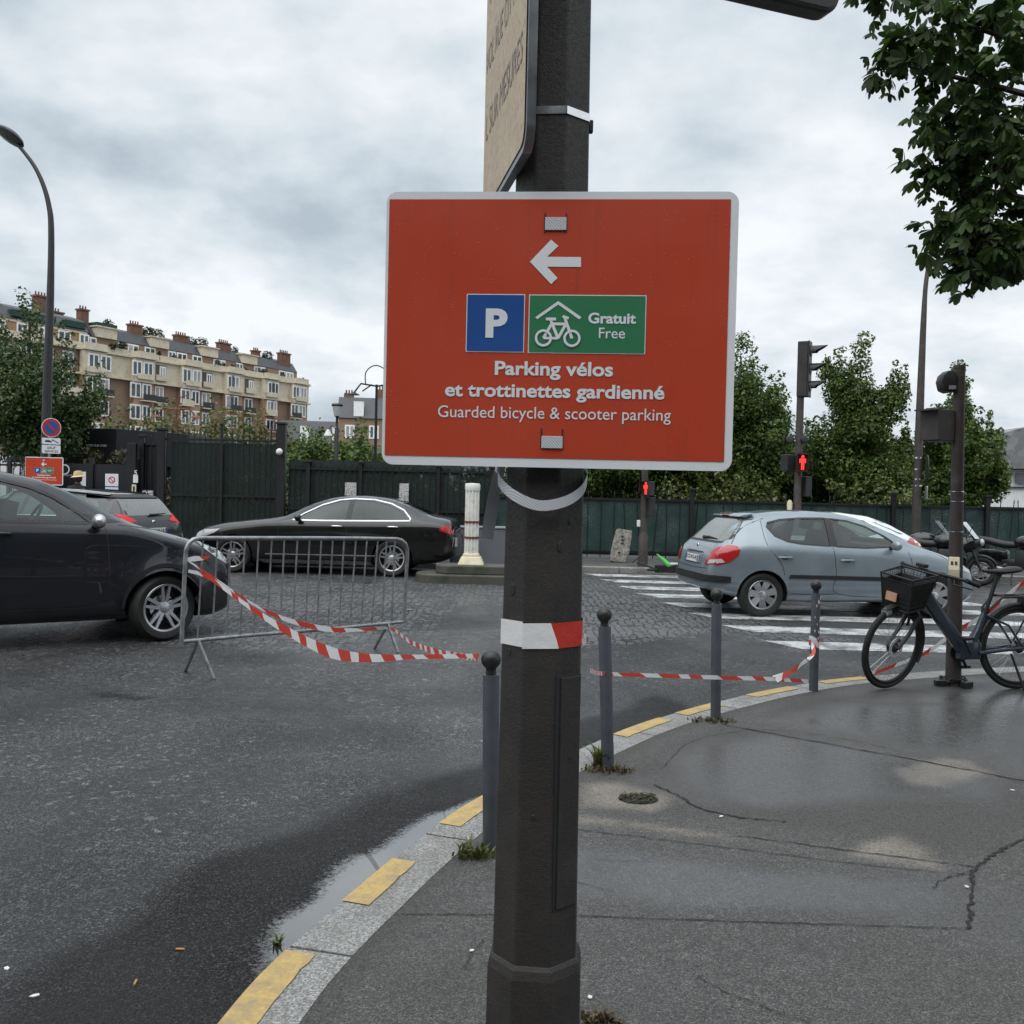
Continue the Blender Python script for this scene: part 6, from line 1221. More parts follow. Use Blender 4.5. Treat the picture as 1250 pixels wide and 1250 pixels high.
# ================================================================== cars
# car frame: x along the length with the nose at x = 0 and the tail at x = -L, y across, z up
def interp(pts, s):
    xs = [p[0] for p in pts]; ys = [p[1] for p in pts]; return float(np.interp(s, xs, ys))
class Car:
    def __init__(c, name, label, L, W, zt, zs, zb, hwp, rwp, paint_, loc, heading, wheel_r, axles, track, spec, cab=None, group=None, zm=None):
        c.sm = cab; fm = (lambda P: [(c.fwd(p[0]), p[1]) for p in P]); L = c.fwd(L)
        zt, zs, zb, hwp, rwp = map(fm, (zt, zs, zb, hwp, rwp)); c.zm = zm; zt, zs = [[(p[0], c.fz(p[1])) for p in P] for P in (zt, zs)]
        c.L, c.W = L, W; c.root = thing(name, label, 'car', loc, heading, group); c.paint = paint_; c.wr = wheel_r; c.axles = axles; c.track = track
        xs = sorted(set([p[0] for p in zt] + [p[0] for p in zs] + [p[0] for p in hwp] + [L * i / 26 for i in range(27)])); keep = []
        for x in xs:
            if not keep or x - keep[-1] > 0.035: keep.append(x)
        keep[-1] = L; vs, fs = [], []; N = 13
        def section(s):
            T, Sh, Bt, hw, rw = interp(zt, s), interp(zs, s), interp(zb, s), interp(hwp, s) * W / 2, interp(rwp, s) * W / 2
            Sh = min(Sh, T - 0.03); mid = Bt + (Sh - Bt) * 0.52
            edge = T - 0.045 * min(1.0, (T - Sh) / 0.2) - .012
            lo_ = Bt + min(0.10, (Sh - Bt) * .2)
            return [(0, Bt), (.72 * hw, Bt), (.93 * hw, Bt + .012), (.985 * hw, lo_), (1.0 * hw, mid - .08), (1.0 * hw, mid + .08), (.985 * hw, Sh - .085 * min(1, (Sh - Bt) / .5)), (.955 * hw, Sh),
                    (.955 * hw + (rw - .955 * hw) * .52, Sh + (edge - Sh) * .55), (rw, edge), (rw * .86, T - .010 * min(1, rw)), (rw * .45, T), (0, T + .004)]
        for s in keep:
            for y, z in section(s): vs.append((-s, y, z))
        for s in keep:
            for y, z in section(s)[1:-1]: vs.append((-s, -y, z))
        n = len(keep); off = n * N; m = N - 2
        def idx(i, j, side):
            if side == 0 or j == 0 or j == N - 1: return i * N + j
            return off + i * m + j - 1
        for side in (0, 1):
            for i in range(n - 1):
                for j in range(N - 1):
                    q = (idx(i, j, side), idx(i, j + 1, side), idx(i + 1, j + 1, side), idx(i + 1, j, side)); fs.append(q if side == 0 else q[::-1])
        for i in (0, n - 1):
            for j in range(N - 1):
                q = (idx(i, j, 0), idx(i, j, 1), idx(i, j + 1, 1), idx(i, j + 1, 0)); q = tuple(dict.fromkeys(q))
                if len(q) > 2: fs.append(q if i else q[::-1])
        bm = bmesh.new(); bv = [bm.verts.new(v) for v in vs]
        for f in fs:
            try: bm.faces.new([bv[k] for k in f])
            except ValueError: pass
        bmesh.ops.recalc_face_normals(bm, faces=bm.faces)
        me = bpy.data.meshes.new('body'); bm.to_mesh(me); bm.free()
        o = bpy.data.objects.new('tmp', me); col.objects.link(o); md = o.modifiers.new('s', 'SUBSURF'); md.levels = 2; md.render_levels = 2
        dg = bpy.context.evaluated_depsgraph_get(); dg.update(); me2 = bpy.data.meshes.new_from_object(o.evaluated_get(dg)); bpy.data.objects.remove(o)
        c.body_mesh = me2; bm = bmesh.new(); bm.from_mesh(me2); c.bvh = BVHTree.FromBMesh(bm); bm.free(); c.cut = []
    def fwd(c, s): return float(np.interp(s, c.sm[0], c.sm[1])) if c.sm else s
    def fz(c, z): return float(np.interp(z, c.zm[0], c.zm[1])) if c.zm else z
    def inv(c, s): return float(np.interp(s, c.sm[1], c.sm[0])) if c.sm else s
    # ---- projecting 2D outlines onto the body
    def proj(c, axis, a, b, side):
        h = c.proj0(axis, a, b, side)
        if h[0] is not None: return h
        b = c.fz(b); g = c.bvh.find_nearest(Vector((-c.fwd(a), side * c.W * .45, b)) if axis == 'y' else Vector((-.4 if side > 0 else -c.L + .5, a, b))); return g[0], g[1]
    def proj0(c, axis, a, b, side):
        if axis != 'z': b = c.fz(b)
        if axis == 'y': a = c.fwd(a)
        if axis == 'y': o, d = Vector((-a, side * 3, b)), Vector((0, -side, 0))      # (s, z) seen from the side
        elif axis == 'x': o, d = Vector((side * 10, a, b)), Vector((-side, 0, 0))      # (y, z) seen from the front (+1) or rear (-1)
        else: o, d = Vector((-a, b, 5)), Vector((0, 0, -1))                            # (s, y) from above
        h = c.bvh.ray_cast(o, d); return (h[0], h[1]) if h[0] is not None else (None, None)
    def patch(c, name, axis, poly, side, off, mat, parent=None, step=0.06, thick=0.0):
        bm = bmesh.new(); vv = [bm.verts.new((p[0], p[1], 0)) for p in poly]; bm.faces.new(vv)
        for k in (0, 1):
            lo_, hi_ = min(p[k] for p in poly), max(p[k] for p in poly); q = lo_ + step
            while q < hi_ - .3 * step:
                bmesh.ops.bisect_plane(bm, geom=bm.verts[:] + bm.edges[:] + bm.faces[:], plane_co=(q, 0, 0) if k == 0 else (0, q, 0), plane_no=(1, 0, 0) if k == 0 else (0, 1, 0)); q += step
        bmesh.ops.triangulate(bm, faces=[f for f in bm.faces if len(f.verts) > 4]); last = None
        for v in bm.verts:
            p, n_ = c.proj(axis, v.co.x, v.co.y, side)
            if p is None: p, n_ = (last or (Vector((-v.co.x, side * c.W / 2 * .9, v.co.y)) if axis == 'y' else Vector((0 if side > 0 else -c.L, v.co.x, v.co.y)), Vector((0, side, 0)) if axis == 'y' else Vector((side, 0, 0))))
            else: last = (p, n_)
            ref = Vector((0, side, 0)) if axis == 'y' else Vector((side, 0, 0)) if axis == 'x' else Vector((0, 0, 1)); n_ = n_ if n_.dot(ref) > 0 else -n_
            v.co = p + n_ * off
        if thick:
            bmesh.ops.recalc_face_normals(bm, faces=bm.faces); bmesh.ops.solidify(bm, geom=bm.faces[:], thickness=thick)
        else:
            rf_ = Vector((0, side, 0)) if axis == 'y' else Vector((side, 0, 0)) if axis == 'x' else Vector((0, 0, 1)); bm.normal_update()
            for f in bm.faces:
                if f.normal.dot(rf_) < 0: f.normal_flip()
        me = bpy.data.meshes.new(name); bm.to_mesh(me); bm.free()
        me.polygons.foreach_set('use_smooth', [True] * len(me.polygons)); me.set_sharp_from_angle(angle=R(40))
        return link(name, me, mat, parent or c.root)
    def line(c, name, axis, pts, side, w, off, mat, parent=None, closed=False, smooth=0, n=1):
        P = [np.array(p, float) for p in pts]
        if smooth: P = smoothline(P + ([P[0]] if closed else []), smooth)
        elif closed: P.append(P[0])
        Q = []
        for i in range(len(P) - 1):
            k = max(1, int(np.linalg.norm(P[i + 1] - P[i]) / 0.05)); Q += [P[i] + (P[i + 1] - P[i]) * j / k for j in range(k)]
        Q.append(P[-1]); vs = []; 
        for i, p in enumerate(Q):
            d = Q[min(i + 1, len(Q) - 1)] - Q[max(i - 1, 0)] if not (closed and i in (0, len(Q) - 1)) else Q[1] - Q[-2]
            d = d / (np.linalg.norm(d) + 1e-9); nn = np.array([-d[1], d[0]])
            for sg in (-1, 1):
                h, n_ = c.proj(axis, *(p + nn * sg * w / 2), side)
                if h is None: h, n_ = c.proj(axis, *p, side)
                if h is None: h, n_ = Vector((-p[0], side * c.W / 2 * .95, p[1])) if axis == 'y' else Vector((-c.L if side < 0 else 0, p[0], p[1])), Vector((0, side, 0))
                ref = Vector((0, side, 0)) if axis == 'y' else Vector((side, 0, 0)) if axis == 'x' else Vector((0, 0, 1)); n_ = n_ if n_.dot(ref) > 0 else -n_
                vs.append(h + n_ * off)
        return MB().add(vs, [(2 * i, 2 * i + 1, 2 * i + 3, 2 * i + 2) for i in range(len(Q) - 1)]).obj(name, mat, parent or c.root, 60)
    def flare(c, side, k, r0, r1, h, mat):   # swelling wing round a wheel arch
        s, z = c.axles[k], c.wr; n = 40; m = 7; vs = []
        for i in range(n + 1):
            a = R(2 + 176 * i / n)
            for j in range(m + 1):
                u = j / m; r_ = r0 + (r1 - r0) * u; zz = c.wr + r_ * math.sin(a); p, n_ = c.proj('y', c.inv(s + r_ * math.cos(a)), float(np.interp(zz, c.zm[1], c.zm[0])) if c.zm else zz, side); n_ = n_ if n_.y * side > 0 else -n_; e = min(1, 6 * min(i, n - i) / n); vs.append(p + n_ * (.003 + h * e * (1 - u) ** 1.6))
        return MB().add(vs, [(i * (m + 1) + j, i * (m + 1) + j + 1, (i + 1) * (m + 1) + j + 1, (i + 1) * (m + 1) + j) for i in range(n) for j in range(m)]).obj('wheel_arch', mat, c.root, 60)
    def arch(c, side, k, r0, r1, off, mat, a0=-20, a1=200, name='wheel_arch', thick=0.0):
        s, z = c.axles[k], c.wr; n = 26; I = c.inv; poly = [(s + r1 * math.cos(R(a0 + (a1 - a0) * i / n)), z + r1 * math.sin(R(a0 + (a1 - a0) * i / n))) for i in range(n + 1)]
        poly += [(s + r0 * math.cos(R(a1 + (a0 - a1) * i / n)), z + r0 * math.sin(R(a1 + (a0 - a1) * i / n))) for i in range(n + 1)]
        return c.patch(name, 'y', [(I(a_), b_) for a_, b_ in poly], side, off, mat, step=.08, thick=thick)
    # ---- booleans: wheel wells, cabin, window openings
    def finish(c, cabin=None, cab_w=(.60, .50), side_win=(), front=None, rear=None, well=1.0):
        o = link('body', c.body_mesh, [c.paint, MAT['interior']], c.root); o.data.polygons.foreach_set('use_smooth', [True] * len(o.data.polygons)); cutters = []
        def cutter(mb):
            me = mb.mesh('cut'); me.materials.append(c.paint); me.materials.append(MAT['interior']); me.polygons.foreach_set('material_index', [1] * len(me.polygons)); k = bpy.data.objects.new('cut', me); col.objects.link(k); k.parent = c.root; cutters.append(k)
        for s in c.axles:
            for sd in (-1, 1):
                mb = MB(); y1 = sd * (c.W / 2 + .2); y0 = sd * (c.W / 2 - .30); M = Matrix.Translation((-s, y0, c.wr)) @ Matrix.Rotation(R(-90 * sd), 4, 'X'); mb.lathe([(c.wr + .045 * well, 0), (c.wr + .055 * well, abs(y1 - y0))], 40, M); cutter(mb)
        if cabin:
            cabin = [(c.fwd(a_), c.fz(b_)) for a_, b_ in cabin]; side_win = [[(c.fwd(a_), c.fz(b_)) for a_, b_ in w_] for w_ in side_win]; front, rear = [(([(y_, c.fz(z_)) for y_, z_ in q_[0]], q_[1], q_[2]) if q_ else None) for q_ in (front, rear)]; n = len(cabin); zmin, zmax = min(p[1] for p in cabin), max(p[1] for p in cabin); vs = []
            for sd in (-1, 1):
                for s, z in cabin: vs.append((-s, sd * (cab_w[0] + (cab_w[1] - cab_w[0]) * (z - zmin) / (zmax - zmin)), z))
            mb = MB().add(vs, [tuple(range(n)), tuple(range(2 * n - 1, n - 1, -1))] + [(i, (i + 1) % n, n + (i + 1) % n, n + i) for i in range(n)]); cutter(mb)
            for poly in side_win: mb = MB(); mb.prism([(-s, z) for s, z in poly], Matrix(((1, 0, 0, 0), (0, 0, 1, -1.2), (0, 1, 0, 0), (0, 0, 0, 1))), 2.4); cutter(mb)
            for poly, x0, x1 in ((front or (None, 0, 0)), (rear or (None, 0, 0))):
                if poly: mb = MB(); mb.prism([(y, z) for y, z in poly], Matrix(((0, 0, 1, x0), (1, 0, 0, 0), (0, 1, 0, 0), (0, 0, 0, 1))), x1 - x0); cutter(mb)
        for k in cutters:
            md = o.modifiers.new('b', 'BOOLEAN'); md.operation = 'DIFFERENCE'; md.object = k; md.solver = 'EXACT'; md.material_mode = 'INDEX'
        dg = bpy.context.evaluated_depsgraph_get(); dg.update(); me = bpy.data.meshes.new_from_object(o.evaluated_get(dg)); o.modifiers.clear(); o.data = me
        for k in cutters: bpy.data.objects.remove(k)
        me.set_sharp_from_angle(angle=R(38)); c.body = o; return o
    def wheels(c, spokes, rim_r, steer=0.0, hub_mat='rim', sides=(-1, 1), kind='double'):
        r, w = c.wr, .205; proto = None
        for k, s in enumerate(c.axles):
            for sd in (-1, 1):
                wE = empty('wheel', c.root, (-s, sd * (c.track / 2), r), (0, 0, R(steer) if k == 0 else 0)); wE.rotation_euler = (0, 0, (R(steer) if k == 0 else 0) + (0 if sd < 0 else math.pi))
                if proto is None:
                    MX = Matrix.Rotation(R(90), 4, 'X')    # lathe axis -> -y (outside faces local -y)
                    mb = MB(); mb.lathe([(rim_r - .01, -w / 2 + .02), (rim_r + .012, -w / 2), (r - .03, -w / 2 - .004), (r - .008, -w / 2 + .02), (r, -w / 2 + .05), (r, w / 2 - .05), (r - .008, w / 2 - .02), (r - .03, w / 2 + .004), (rim_r + .012, w / 2), (rim_r - .01, w / 2 - .02), (rim_r - .012, 0)], 44, MX, closed=True); ty = mb.obj('tyre', MAT['rubber'], wE, 40)
                    mb = MB(); mb.lathe([(rim_r - .012, w / 2 - .03), (rim_r - .02, w / 2 - .075), (rim_r - .05, w / 2 - .12), (.0001, w / 2 - .12)], 40, MX, cap=False); bk_ = mb.obj('rim_barrel', MAT['rim_dark'], wE, 40)
                    mb = MB(); mb.lathe([(rim_r - .022, w / 2 - .035), (rim_r - .022, w / 2 - .012), (rim_r - .004, w / 2 - .006), (rim_r + .004, w / 2 - .012), (rim_r + .004, w / 2 - .03)], 44, MX, cap=False)
                    mb.lathe([(.062, w / 2 - .06), (.060, w / 2 - .038), (.045, w / 2 - .030), (.0001, w / 2 - .028)], 20, MX, cap=False)
                    for i in range(spokes):
                        a = 2 * math.pi * i / spokes + .3
                        offs = ((-.5, .5) if kind == 'double' else (0,))
                        for f in offs:
                            a1 = a + f * (.36 if kind == 'double' else 0); p0 = Vector((math.cos(a) * .05 - math.sin(a) * f * .03, 0, math.sin(a) * .05 + math.cos(a) * f * .03)); p1 = Vector((math.cos(a1) * (rim_r - .015), 0, math.sin(a1) * (rim_r - .015)))
                            d = (p1 - p0).normalized(); nrm_ = Vector((-d.z, 0, d.x)); w0, w1 = (.018, .013) if kind == 'double' else (.036, .052); vs = []
                            for p, ww, yy in ((p0, w0, -(w / 2 - .036)), (p1, w1, -(w / 2 - .016))):
                                for sg in (-1, 1): vs.append(p + nrm_ * ww * sg + Vector((0, yy, 0))); vs.append(p + nrm_ * ww * sg * 1.15 + Vector((0, yy + .03, 0)))
                            mb.add(vs, [(0, 2, 6, 4), (0, 4, 5, 1), (2, 3, 7, 6), (1, 5, 7, 3), (0, 1, 3, 2), (4, 6, 7, 5)])
                    rm_ = mb.obj('rim', MAT[hub_mat], wE, 35)
                    mb = MB(); mb.lathe([(.13, w / 2 - .10), (.13, w / 2 - .09), (.0001, w / 2 - .09)], 24, MX); ds_ = mb.obj('brake_disc', MAT['steel'], wE, 40); proto = [ty, bk_, rm_, ds_]
                else:
                    for q_ in proto: z_ = q_.copy(); col.objects.link(z_); z_.parent = wE
    def interior(c, seats, wheel_at=None, dash=None):
        for s, y, z, hr in seats:
            mb = MB(); Mr = Matrix.Rotation(R(14), 3, 'Y'); mb.box((-s, y, z), (.14, .46, .62), M=Mr, top=.86); mb.box((-s - .10 , y, z + .40), (.10, .26, .17), M=Mr); mb.tube([(-s - .07, y - .06, z + .25), (-s - .09, y - .06, z + .36)], .008, 6); mb.obj('seat', MAT['seat_cloth'], c.root, 40, bevel=.03)
        if dash: mb = MB(); s, z, w = dash; mb.box((-s, 0, z), (.42, w, .22), top=.8); mb.obj('dashboard', MAT['interior'], c.root, 40, bevel=.03)
        if wheel_at:
            s, y, z = wheel_at; M = Matrix.Translation((-s, y, z)) @ Matrix.Rotation(R(-62), 4, 'Y'); ps = [M @ Vector((.18 * math.cos(a), .18 * math.sin(a), 0)) for a in np.linspace(0, 2 * math.pi, 28, endpoint=False)]
            mb = MB(); mb.tube(ps, .015, 8, closed=True); mb.box(M @ Vector((0, 0, -.01)), (.10, .30, .03), M=M.to_3x3()); mb.obj('steering_wheel', MAT['interior'], c.root, 40)
    def mirror(c, side, s, z, mat, out=.10):
        p, _ = c.proj('y', s, z, side); p = p or Vector((-s, side * c.W / 2 * .9, z)); q_ = p + Vector((.02, side * out, .055))
        mb = MB(); mb.sphere((0, 0, 0), .10, 10, sc=(.62, .95, .70)); mo = mb.obj('mirror', mat, c.root, 60, loc=q_)
        mb = MB(); mb.tube([(-.01, -side * out, -.04), (-.01, -side * .03, -.035)], [.03, .022], 8); mb.obj('mirror_foot', MAT['black_plastic'], mo, 50)
        return mo
    def plate(c, s_txt, p, rz=0.0, face=-1, tiltx=0.0, w=.52, h=.11):
        e_ = empty('number_plate', c.root, p, (tiltx, 0, R(90) if face > 0 else R(-90))); mb = MB(); mb.prism(rrect(w, h, .012, 4), FR, .008); mb.obj('board', MAT['plate'], e_, None)
        for x in (-w / 2 + .025, w / 2 - .025): flat('blue_band', e_, rrect(.04, h - .012, .006, 3, x, 0), -.0095, MAT['sign_blue'])
        text('lettering', s_txt, e_, (0, -.0102, 0), MAT['ink'], width=w * .74, height=h * .62, bold=.02); return e_
    def handle(c, side, s, z, mat, L=.19):
        p, n_ = c.proj('y', s, z, side); mb = MB(); mb.tube([(L / 2, side * .002, 0), (L / 2 - .02, side * .035, .004), (0, side * .042, .006), (-L / 2 + .02, side * .035, .004), (-L / 2, side * .002, 0)], [.013, .014, .014, .014, .013], 8); mb.obj('door_handle', mat, c.root, 60, loc=p)
        mb = MB(); mb.sphere((0, side * .001, .0), .05, 8, sc=(1.3, .12, .6)); mb.obj('handle_recess', MAT['black_plastic'], c.root, 60, loc=p)
def heading_of(a, b): d = b - a; return math.atan2(d.y, d.x)

# --------------------------------------------------------------- dark crossover at the left (heads right)
fw = G(199, 782.5); HD = R(35); Lc = 4.36; ax0 = .78; rw_off = 1.795 / 2 - .02; KC_ = 1.03
hx, hy = math.cos(HD), math.sin(HD)
nose = Vector((fw.x + hx * ax0 * KC_, fw.y + hy * ax0 * KC_, 0)) + Vector((-hy, hx, 0)) * rw_off * KC_    # centre line is left of the near (right hand) wheels
C1_ = Car('crossover_car', 'dark blue black crossover car driving in from the left edge past the barrier', Lc, 1.795,
    [(0,.58),(.03,.73),(.12,.815),(.30,.885),(.7,.975),(1.1,1.05),(1.30,1.11),(1.75,1.36),(2.05,1.485),(2.4,1.555),(2.8,1.575),(3.2,1.55),(3.7,1.45),(4.05,1.28),(4.22,1.08),(4.32,.85),(4.36,.65)],
    [(0,.54),(.05,.68),(.12,.76),(.3,.835),(.8,.945),(1.3,1.035),(2.3,1.055),(2.9,1.08),(3.4,1.15),(3.9,1.20),(4.1,1.1),(4.3,.8),(4.36,.6)],
    [(0,.36),(.06,.25),(.3,.20),(.8,.21),(3.6,.22),(4.1,.28),(4.36,.42)],
    [(0,.60),(.03,.72),(.10,.83),(.25,.93),(.5,.99),(.9,1.0),(1.5,.985),(2.6,.975),(3.3,1.0),(3.7,1.0),(4.1,.94),(4.28,.86),(4.36,.74)],
    [(0,.52),(.1,.66),(.4,.76),(1.1,.82),(1.35,.80),(1.8,.68),(2.4,.65),(3.4,.64),(3.9,.60),(4.2,.62),(4.36,.6)],
    MAT['paint_navy'], tuple(nose), HD, .328, (ax0, ax0 + 2.64), 1.60, None, ((0, .6, 1.3, 4.36), (0, .58, 1.10, 4.16)), None, ((0, .62, 1.0, 2), (0, .64, 1.085, 2.10)))
C = C1_; C.root.scale = (KC_,) * 3
fwin = [(1.63,1.075),(1.73,1.165),(1.95,1.315),(2.15,1.405),(2.40,1.465),(2.66,1.485),(2.68,1.105),(2.2,1.088)]
rwin = [(2.78,1.11),(2.76,1.485),(3.1,1.46),(3.4,1.40),(3.62,1.26),(3.3,1.17)]
C.finish([(1.55,.75),(1.55,1.06),(1.75,1.22),(2.1,1.44),(2.5,1.505),(3.0,1.51),(3.4,1.44),(3.7,1.30),(3.8,1.1),(3.8,.75)], (.74, .50), (fwin, rwin), ([(-.60,1.16),(.60,1.16),(.50,1.46),(-.50,1.46)], -2.2, -1.0), ([(-.5,1.22),(.5,1.22),(.42,1.42),(-.42,1.42)], -4.3, -3.2))
for sd in (-1, 1):
    for nm, pw in (('front_side_window', fwin), ('rear_side_window', rwin)): C.patch(nm, 'y', pw, sd, -.004, MAT['glass'], step=.12); C.line('window_seal', 'y', pw, sd, .028, .003, MAT['black_plastic'], closed=True)
    C.patch('quarter_panel_trim', 'y', [(1.36,1.085),(1.60,1.078),(1.70,1.165)], sd, .003, MAT['black_plastic'])
    C.line('door_seam', 'y', [(1.53,1.06),(1.50,.90),(1.47,.45)], sd, .008, .0015, MAT['ink'], smooth=5); C.line('door_seam', 'y', [(2.73,1.10),(2.74,.8),(2.70,.45)], sd, .008, .0015, MAT['ink'], smooth=5)
    C.line('bonnet_seam', 'y', [(1.40,1.06),(1.0,1.015),(.6,.955),(.42,.90)], sd, .008, .0015, MAT['ink'], smooth=5)
    C.patch('sill_cladding', 'y', [(1.30,.24),(3.1,.24),(3.05,.40),(2.4,.37),(1.75,.36),(1.4,.42)], sd, .010, MAT['black_plastic'], step=.1)
    for k in (0, 1): C.flare(sd, k, .372, .60, .055, MAT['paint_navy']); C.arch(sd, k, .372, .405, .058, MAT['black_plastic'], 2, 178)
    C.patch('headlamp', 'y', [(.12,.70),(.13,.80),(.24,.87),(.48,.915),(.38,.84),(.25,.76)], sd, .006, MAT['head_lamp'], step=.05)
    C.patch('bumper_cladding', 'y', [(.06,.30),(.42,.28),(.50,.40),(.38,.50),(.1,.44)], sd, .008, MAT['black_plastic'], step=.06)
    C.mirror(sd, 1.62, 1.045, MAT['rim'] if sd < 0 else MAT['paint_navy'], .12); C.handle(sd, 2.42, .985, MAT['paint_navy']); C.handle(sd, 3.3, 1.04, MAT['paint_navy'])
C.patch('windscreen', 'x', [(-.66,1.115),(.66,1.115),(.54,1.49),(-.54,1.49)], 1, .003, MAT['glass'], step=.1); C.patch('rear_window', 'x', [(-.55,1.2),(.55,1.2),(.46,1.44),(-.46,1.44)], -1, .003, MAT['glass_dark'], step=.1)
C.patch('grille', 'x', [(-.55,.34),(.55,.34),(.6,.52),(-.6,.52)], 1, .006, MAT['black_plastic'], step=.1)
for sd in (-1, 1): C.patch('tail_lamp', 'x', [(sd*.45,.98),(sd*.78,.98),(sd*.76,1.1),(sd*.5,1.06)], -1, .006, MAT['tail_red'], step=.1)
C.interior(((2.15,-.36,1.06,1),(2.15,.36,1.06,1),(3.05,-.36,1.06,1),(3.05,.36,1.06,1)), (1.78,.36,1.15), (1.52,.98,1.2)); C.wheels(5, .238, 14, kind='double')
p, n_ = C.proj('y', 1.22, .985, -1)
if p is not None: text('badge', 'HYBRID', C.root, tuple(p + Vector((0, -.004, 0))), MAT['chrome'], width=.15, height=.024, bold=.02)

# --------------------------------------------------------------- black saloon (heads left)
fwm, rwm = G(289, 699), G(495, 701.5); fwm = Vector((-5.10, 17.30, 0)); HD = R(180 - 2.5); hx, hy = math.cos(HD), math.sin(HD); ax0 = .84
nose = fwm + Vector((hx * ax0, hy * ax0, 0)) - Vector((-hy, hx, 0)) * (1.852 / 2 - .03)    # near side is the car's left
C = Car('saloon_car', 'black saloon car with chrome window trim parked in front of the iron fence', 4.95, 1.852,
    [(0,.50),(.03,.66),(.10,.76),(.25,.835),(.6,.915),(1.1,.975),(1.5,1.02),(1.75,1.07),(2.15,1.27),(2.5,1.40),(2.85,1.455),(3.2,1.46),(3.6,1.425),(3.95,1.335),(4.25,1.20),(4.45,1.115),(4.7,1.075),(4.86,1.03),(4.92,.85),(4.95,.60)],
    [(0,.46),(.05,.62),(.15,.71),(.3,.775),(.8,.87),(1.4,.945),(1.9,.965),(3.2,.98),(4.2,1.0),(4.6,.98),(4.85,.92),(4.95,.55)],
    [(0,.32),(.06,.22),(.3,.17),(.8,.18),(4.0,.19),(4.6,.25),(4.95,.38)],
    [(0,.62),(.04,.76),(.12,.86),(.3,.94),(.6,.98),(1.2,1.0),(3.8,1.0),(4.3,.98),(4.7,.92),(4.88,.85),(4.95,.76)],
    [(0,.55),(.15,.70),(.6,.80),(1.4,.84),(1.75,.82),(2.2,.66),(2.7,.60),(3.4,.60),(3.9,.63),(4.4,.72),(4.8,.74),(4.95,.66)],
    MAT['paint_black'], tuple(nose), HD, .336, (ax0, ax0 + 2.94), 1.66, None)
fwin = [(1.98,1.005),(2.15,1.115),(2.45,1.26),(2.75,1.345),(2.93,1.368),(2.90,1.015)]; rwin = [(2.99,1.018),(3.02,1.372),(3.35,1.362),(3.65,1.30),(3.90,1.19),(4.03,1.055),(3.98,1.032)]
C.finish([(1.80,.7),(1.80,.98),(2.2,1.20),(2.6,1.36),(2.9,1.40),(3.3,1.40),(3.7,1.32),(4.1,1.12),(4.1,.7)], (.76, .48), (fwin, rwin), ([(-.62,1.10),(.62,1.10),(.50,1.37),(-.50,1.37)], -2.6, -1.2), ([(-.55,1.16),(.55,1.16),(.46,1.34),(-.46,1.34)], -4.6, -3.6))
trim = [(1.93,.992),(2.12,1.115),(2.43,1.275),(2.74,1.372),(3.0,1.40),(3.38,1.39),(3.70,1.325),(3.95,1.21),(4.09,1.06),(4.08,1.022),(3.2,1.003),(2.5,.992)]
for sd in (-1, 1):
    C.patch('front_side_window', 'y', fwin, sd, -.004, MAT['glass_dark'], step=.12); C.patch('rear_side_window', 'y', rwin, sd, -.004, MAT['glass_dark'], step=.12)
    C.line('chrome_window_trim', 'y', trim, sd, .022, .005, MAT['rim'], closed=True); C.line('window_pillar', 'y', [(2.945,1.01),(2.975,1.37)], sd, .085, .002, MAT['black_plastic'])
    C.line('door_seam', 'y', [(1.72,.94),(1.68,.75),(1.70,.36)], sd, .009, .0015, MAT['rim_dark'], smooth=4); C.line('door_seam', 'y', [(2.95,1.0),(2.94,.7),(2.92,.36)], sd, .009, .0015, MAT['rim_dark'], smooth=4); C.line('door_seam', 'y', [(4.02,1.0),(3.75,.72),(3.5,.62)], sd, .009, .0015, MAT['rim_dark'], smooth=4)
    C.line('crease', 'y', [(1.2,.80),(2.4,.845),(3.6,.875),(4.4,.895)], sd, .012, .004, MAT['paint_black'], smooth=4)
    C.patch('sill_trim', 'y', [(1.42,.215),(3.42,.215),(3.38,.275),(1.30,.275)], sd, .020, MAT['galv'], step=.2); C.line('sill_line', 'y', [(1.45,.365),(3.5,.375)], sd, .018, .006, MAT['rim'])
    C.patch('headlamp', 'y', [(.10,.64),(.12,.715),(.30,.775),(.60,.80),(.50,.73),(.34,.665)], sd, .006, MAT['head_lamp'], step=.06)
    for k in (0, 1): C.arch(sd, k, .372, .405, .006, MAT['paint_black'], -5, 185)
    C.mirror(sd, 2.08, .985, MAT['paint_black'], .12); C.handle(sd, 2.75, .895, MAT['chrome']); C.handle(sd, 3.78, .905, MAT['chrome'])
    C.patch('tail_lamp', 'y', [(4.62,.86),(4.66,.93),(4.80,.945),(4.90,.90),(4.90,.78),(4.80,.80)], sd, .006, MAT['tail_red'], step=.05); C.patch('bumper_reflector', 'y', [(4.86,.56),(4.93,.56),(4.92,.72),(4.88,.74)], sd, .006, MAT['tail_clear'], step=.05)
C.patch('windscreen', 'x', [(-.66,1.06),(.66,1.06),(.53,1.40),(-.53,1.40)], 1, .003, MAT['glass'], step=.1); C.patch('rear_window', 'x', [(-.58,1.14),(.58,1.14),(.48,1.37),(-.48,1.37)], -1, .003, MAT['glass_dark'], step=.1)
C.patch('grille', 'x', [(-.42,.36),(.42,.36),(.46,.62),(-.46,.62)], 1, .006, MAT['black_plastic'], step=.1)
C.interior(((2.75,-.38,.86,1),(2.75,.38,.86,1),(3.6,-.38,.84,1),(3.6,.38,.84,1)), (2.35,.38,.95), (2.02,.90,1.2)); C.wheels(5, .235, 0, kind='double')

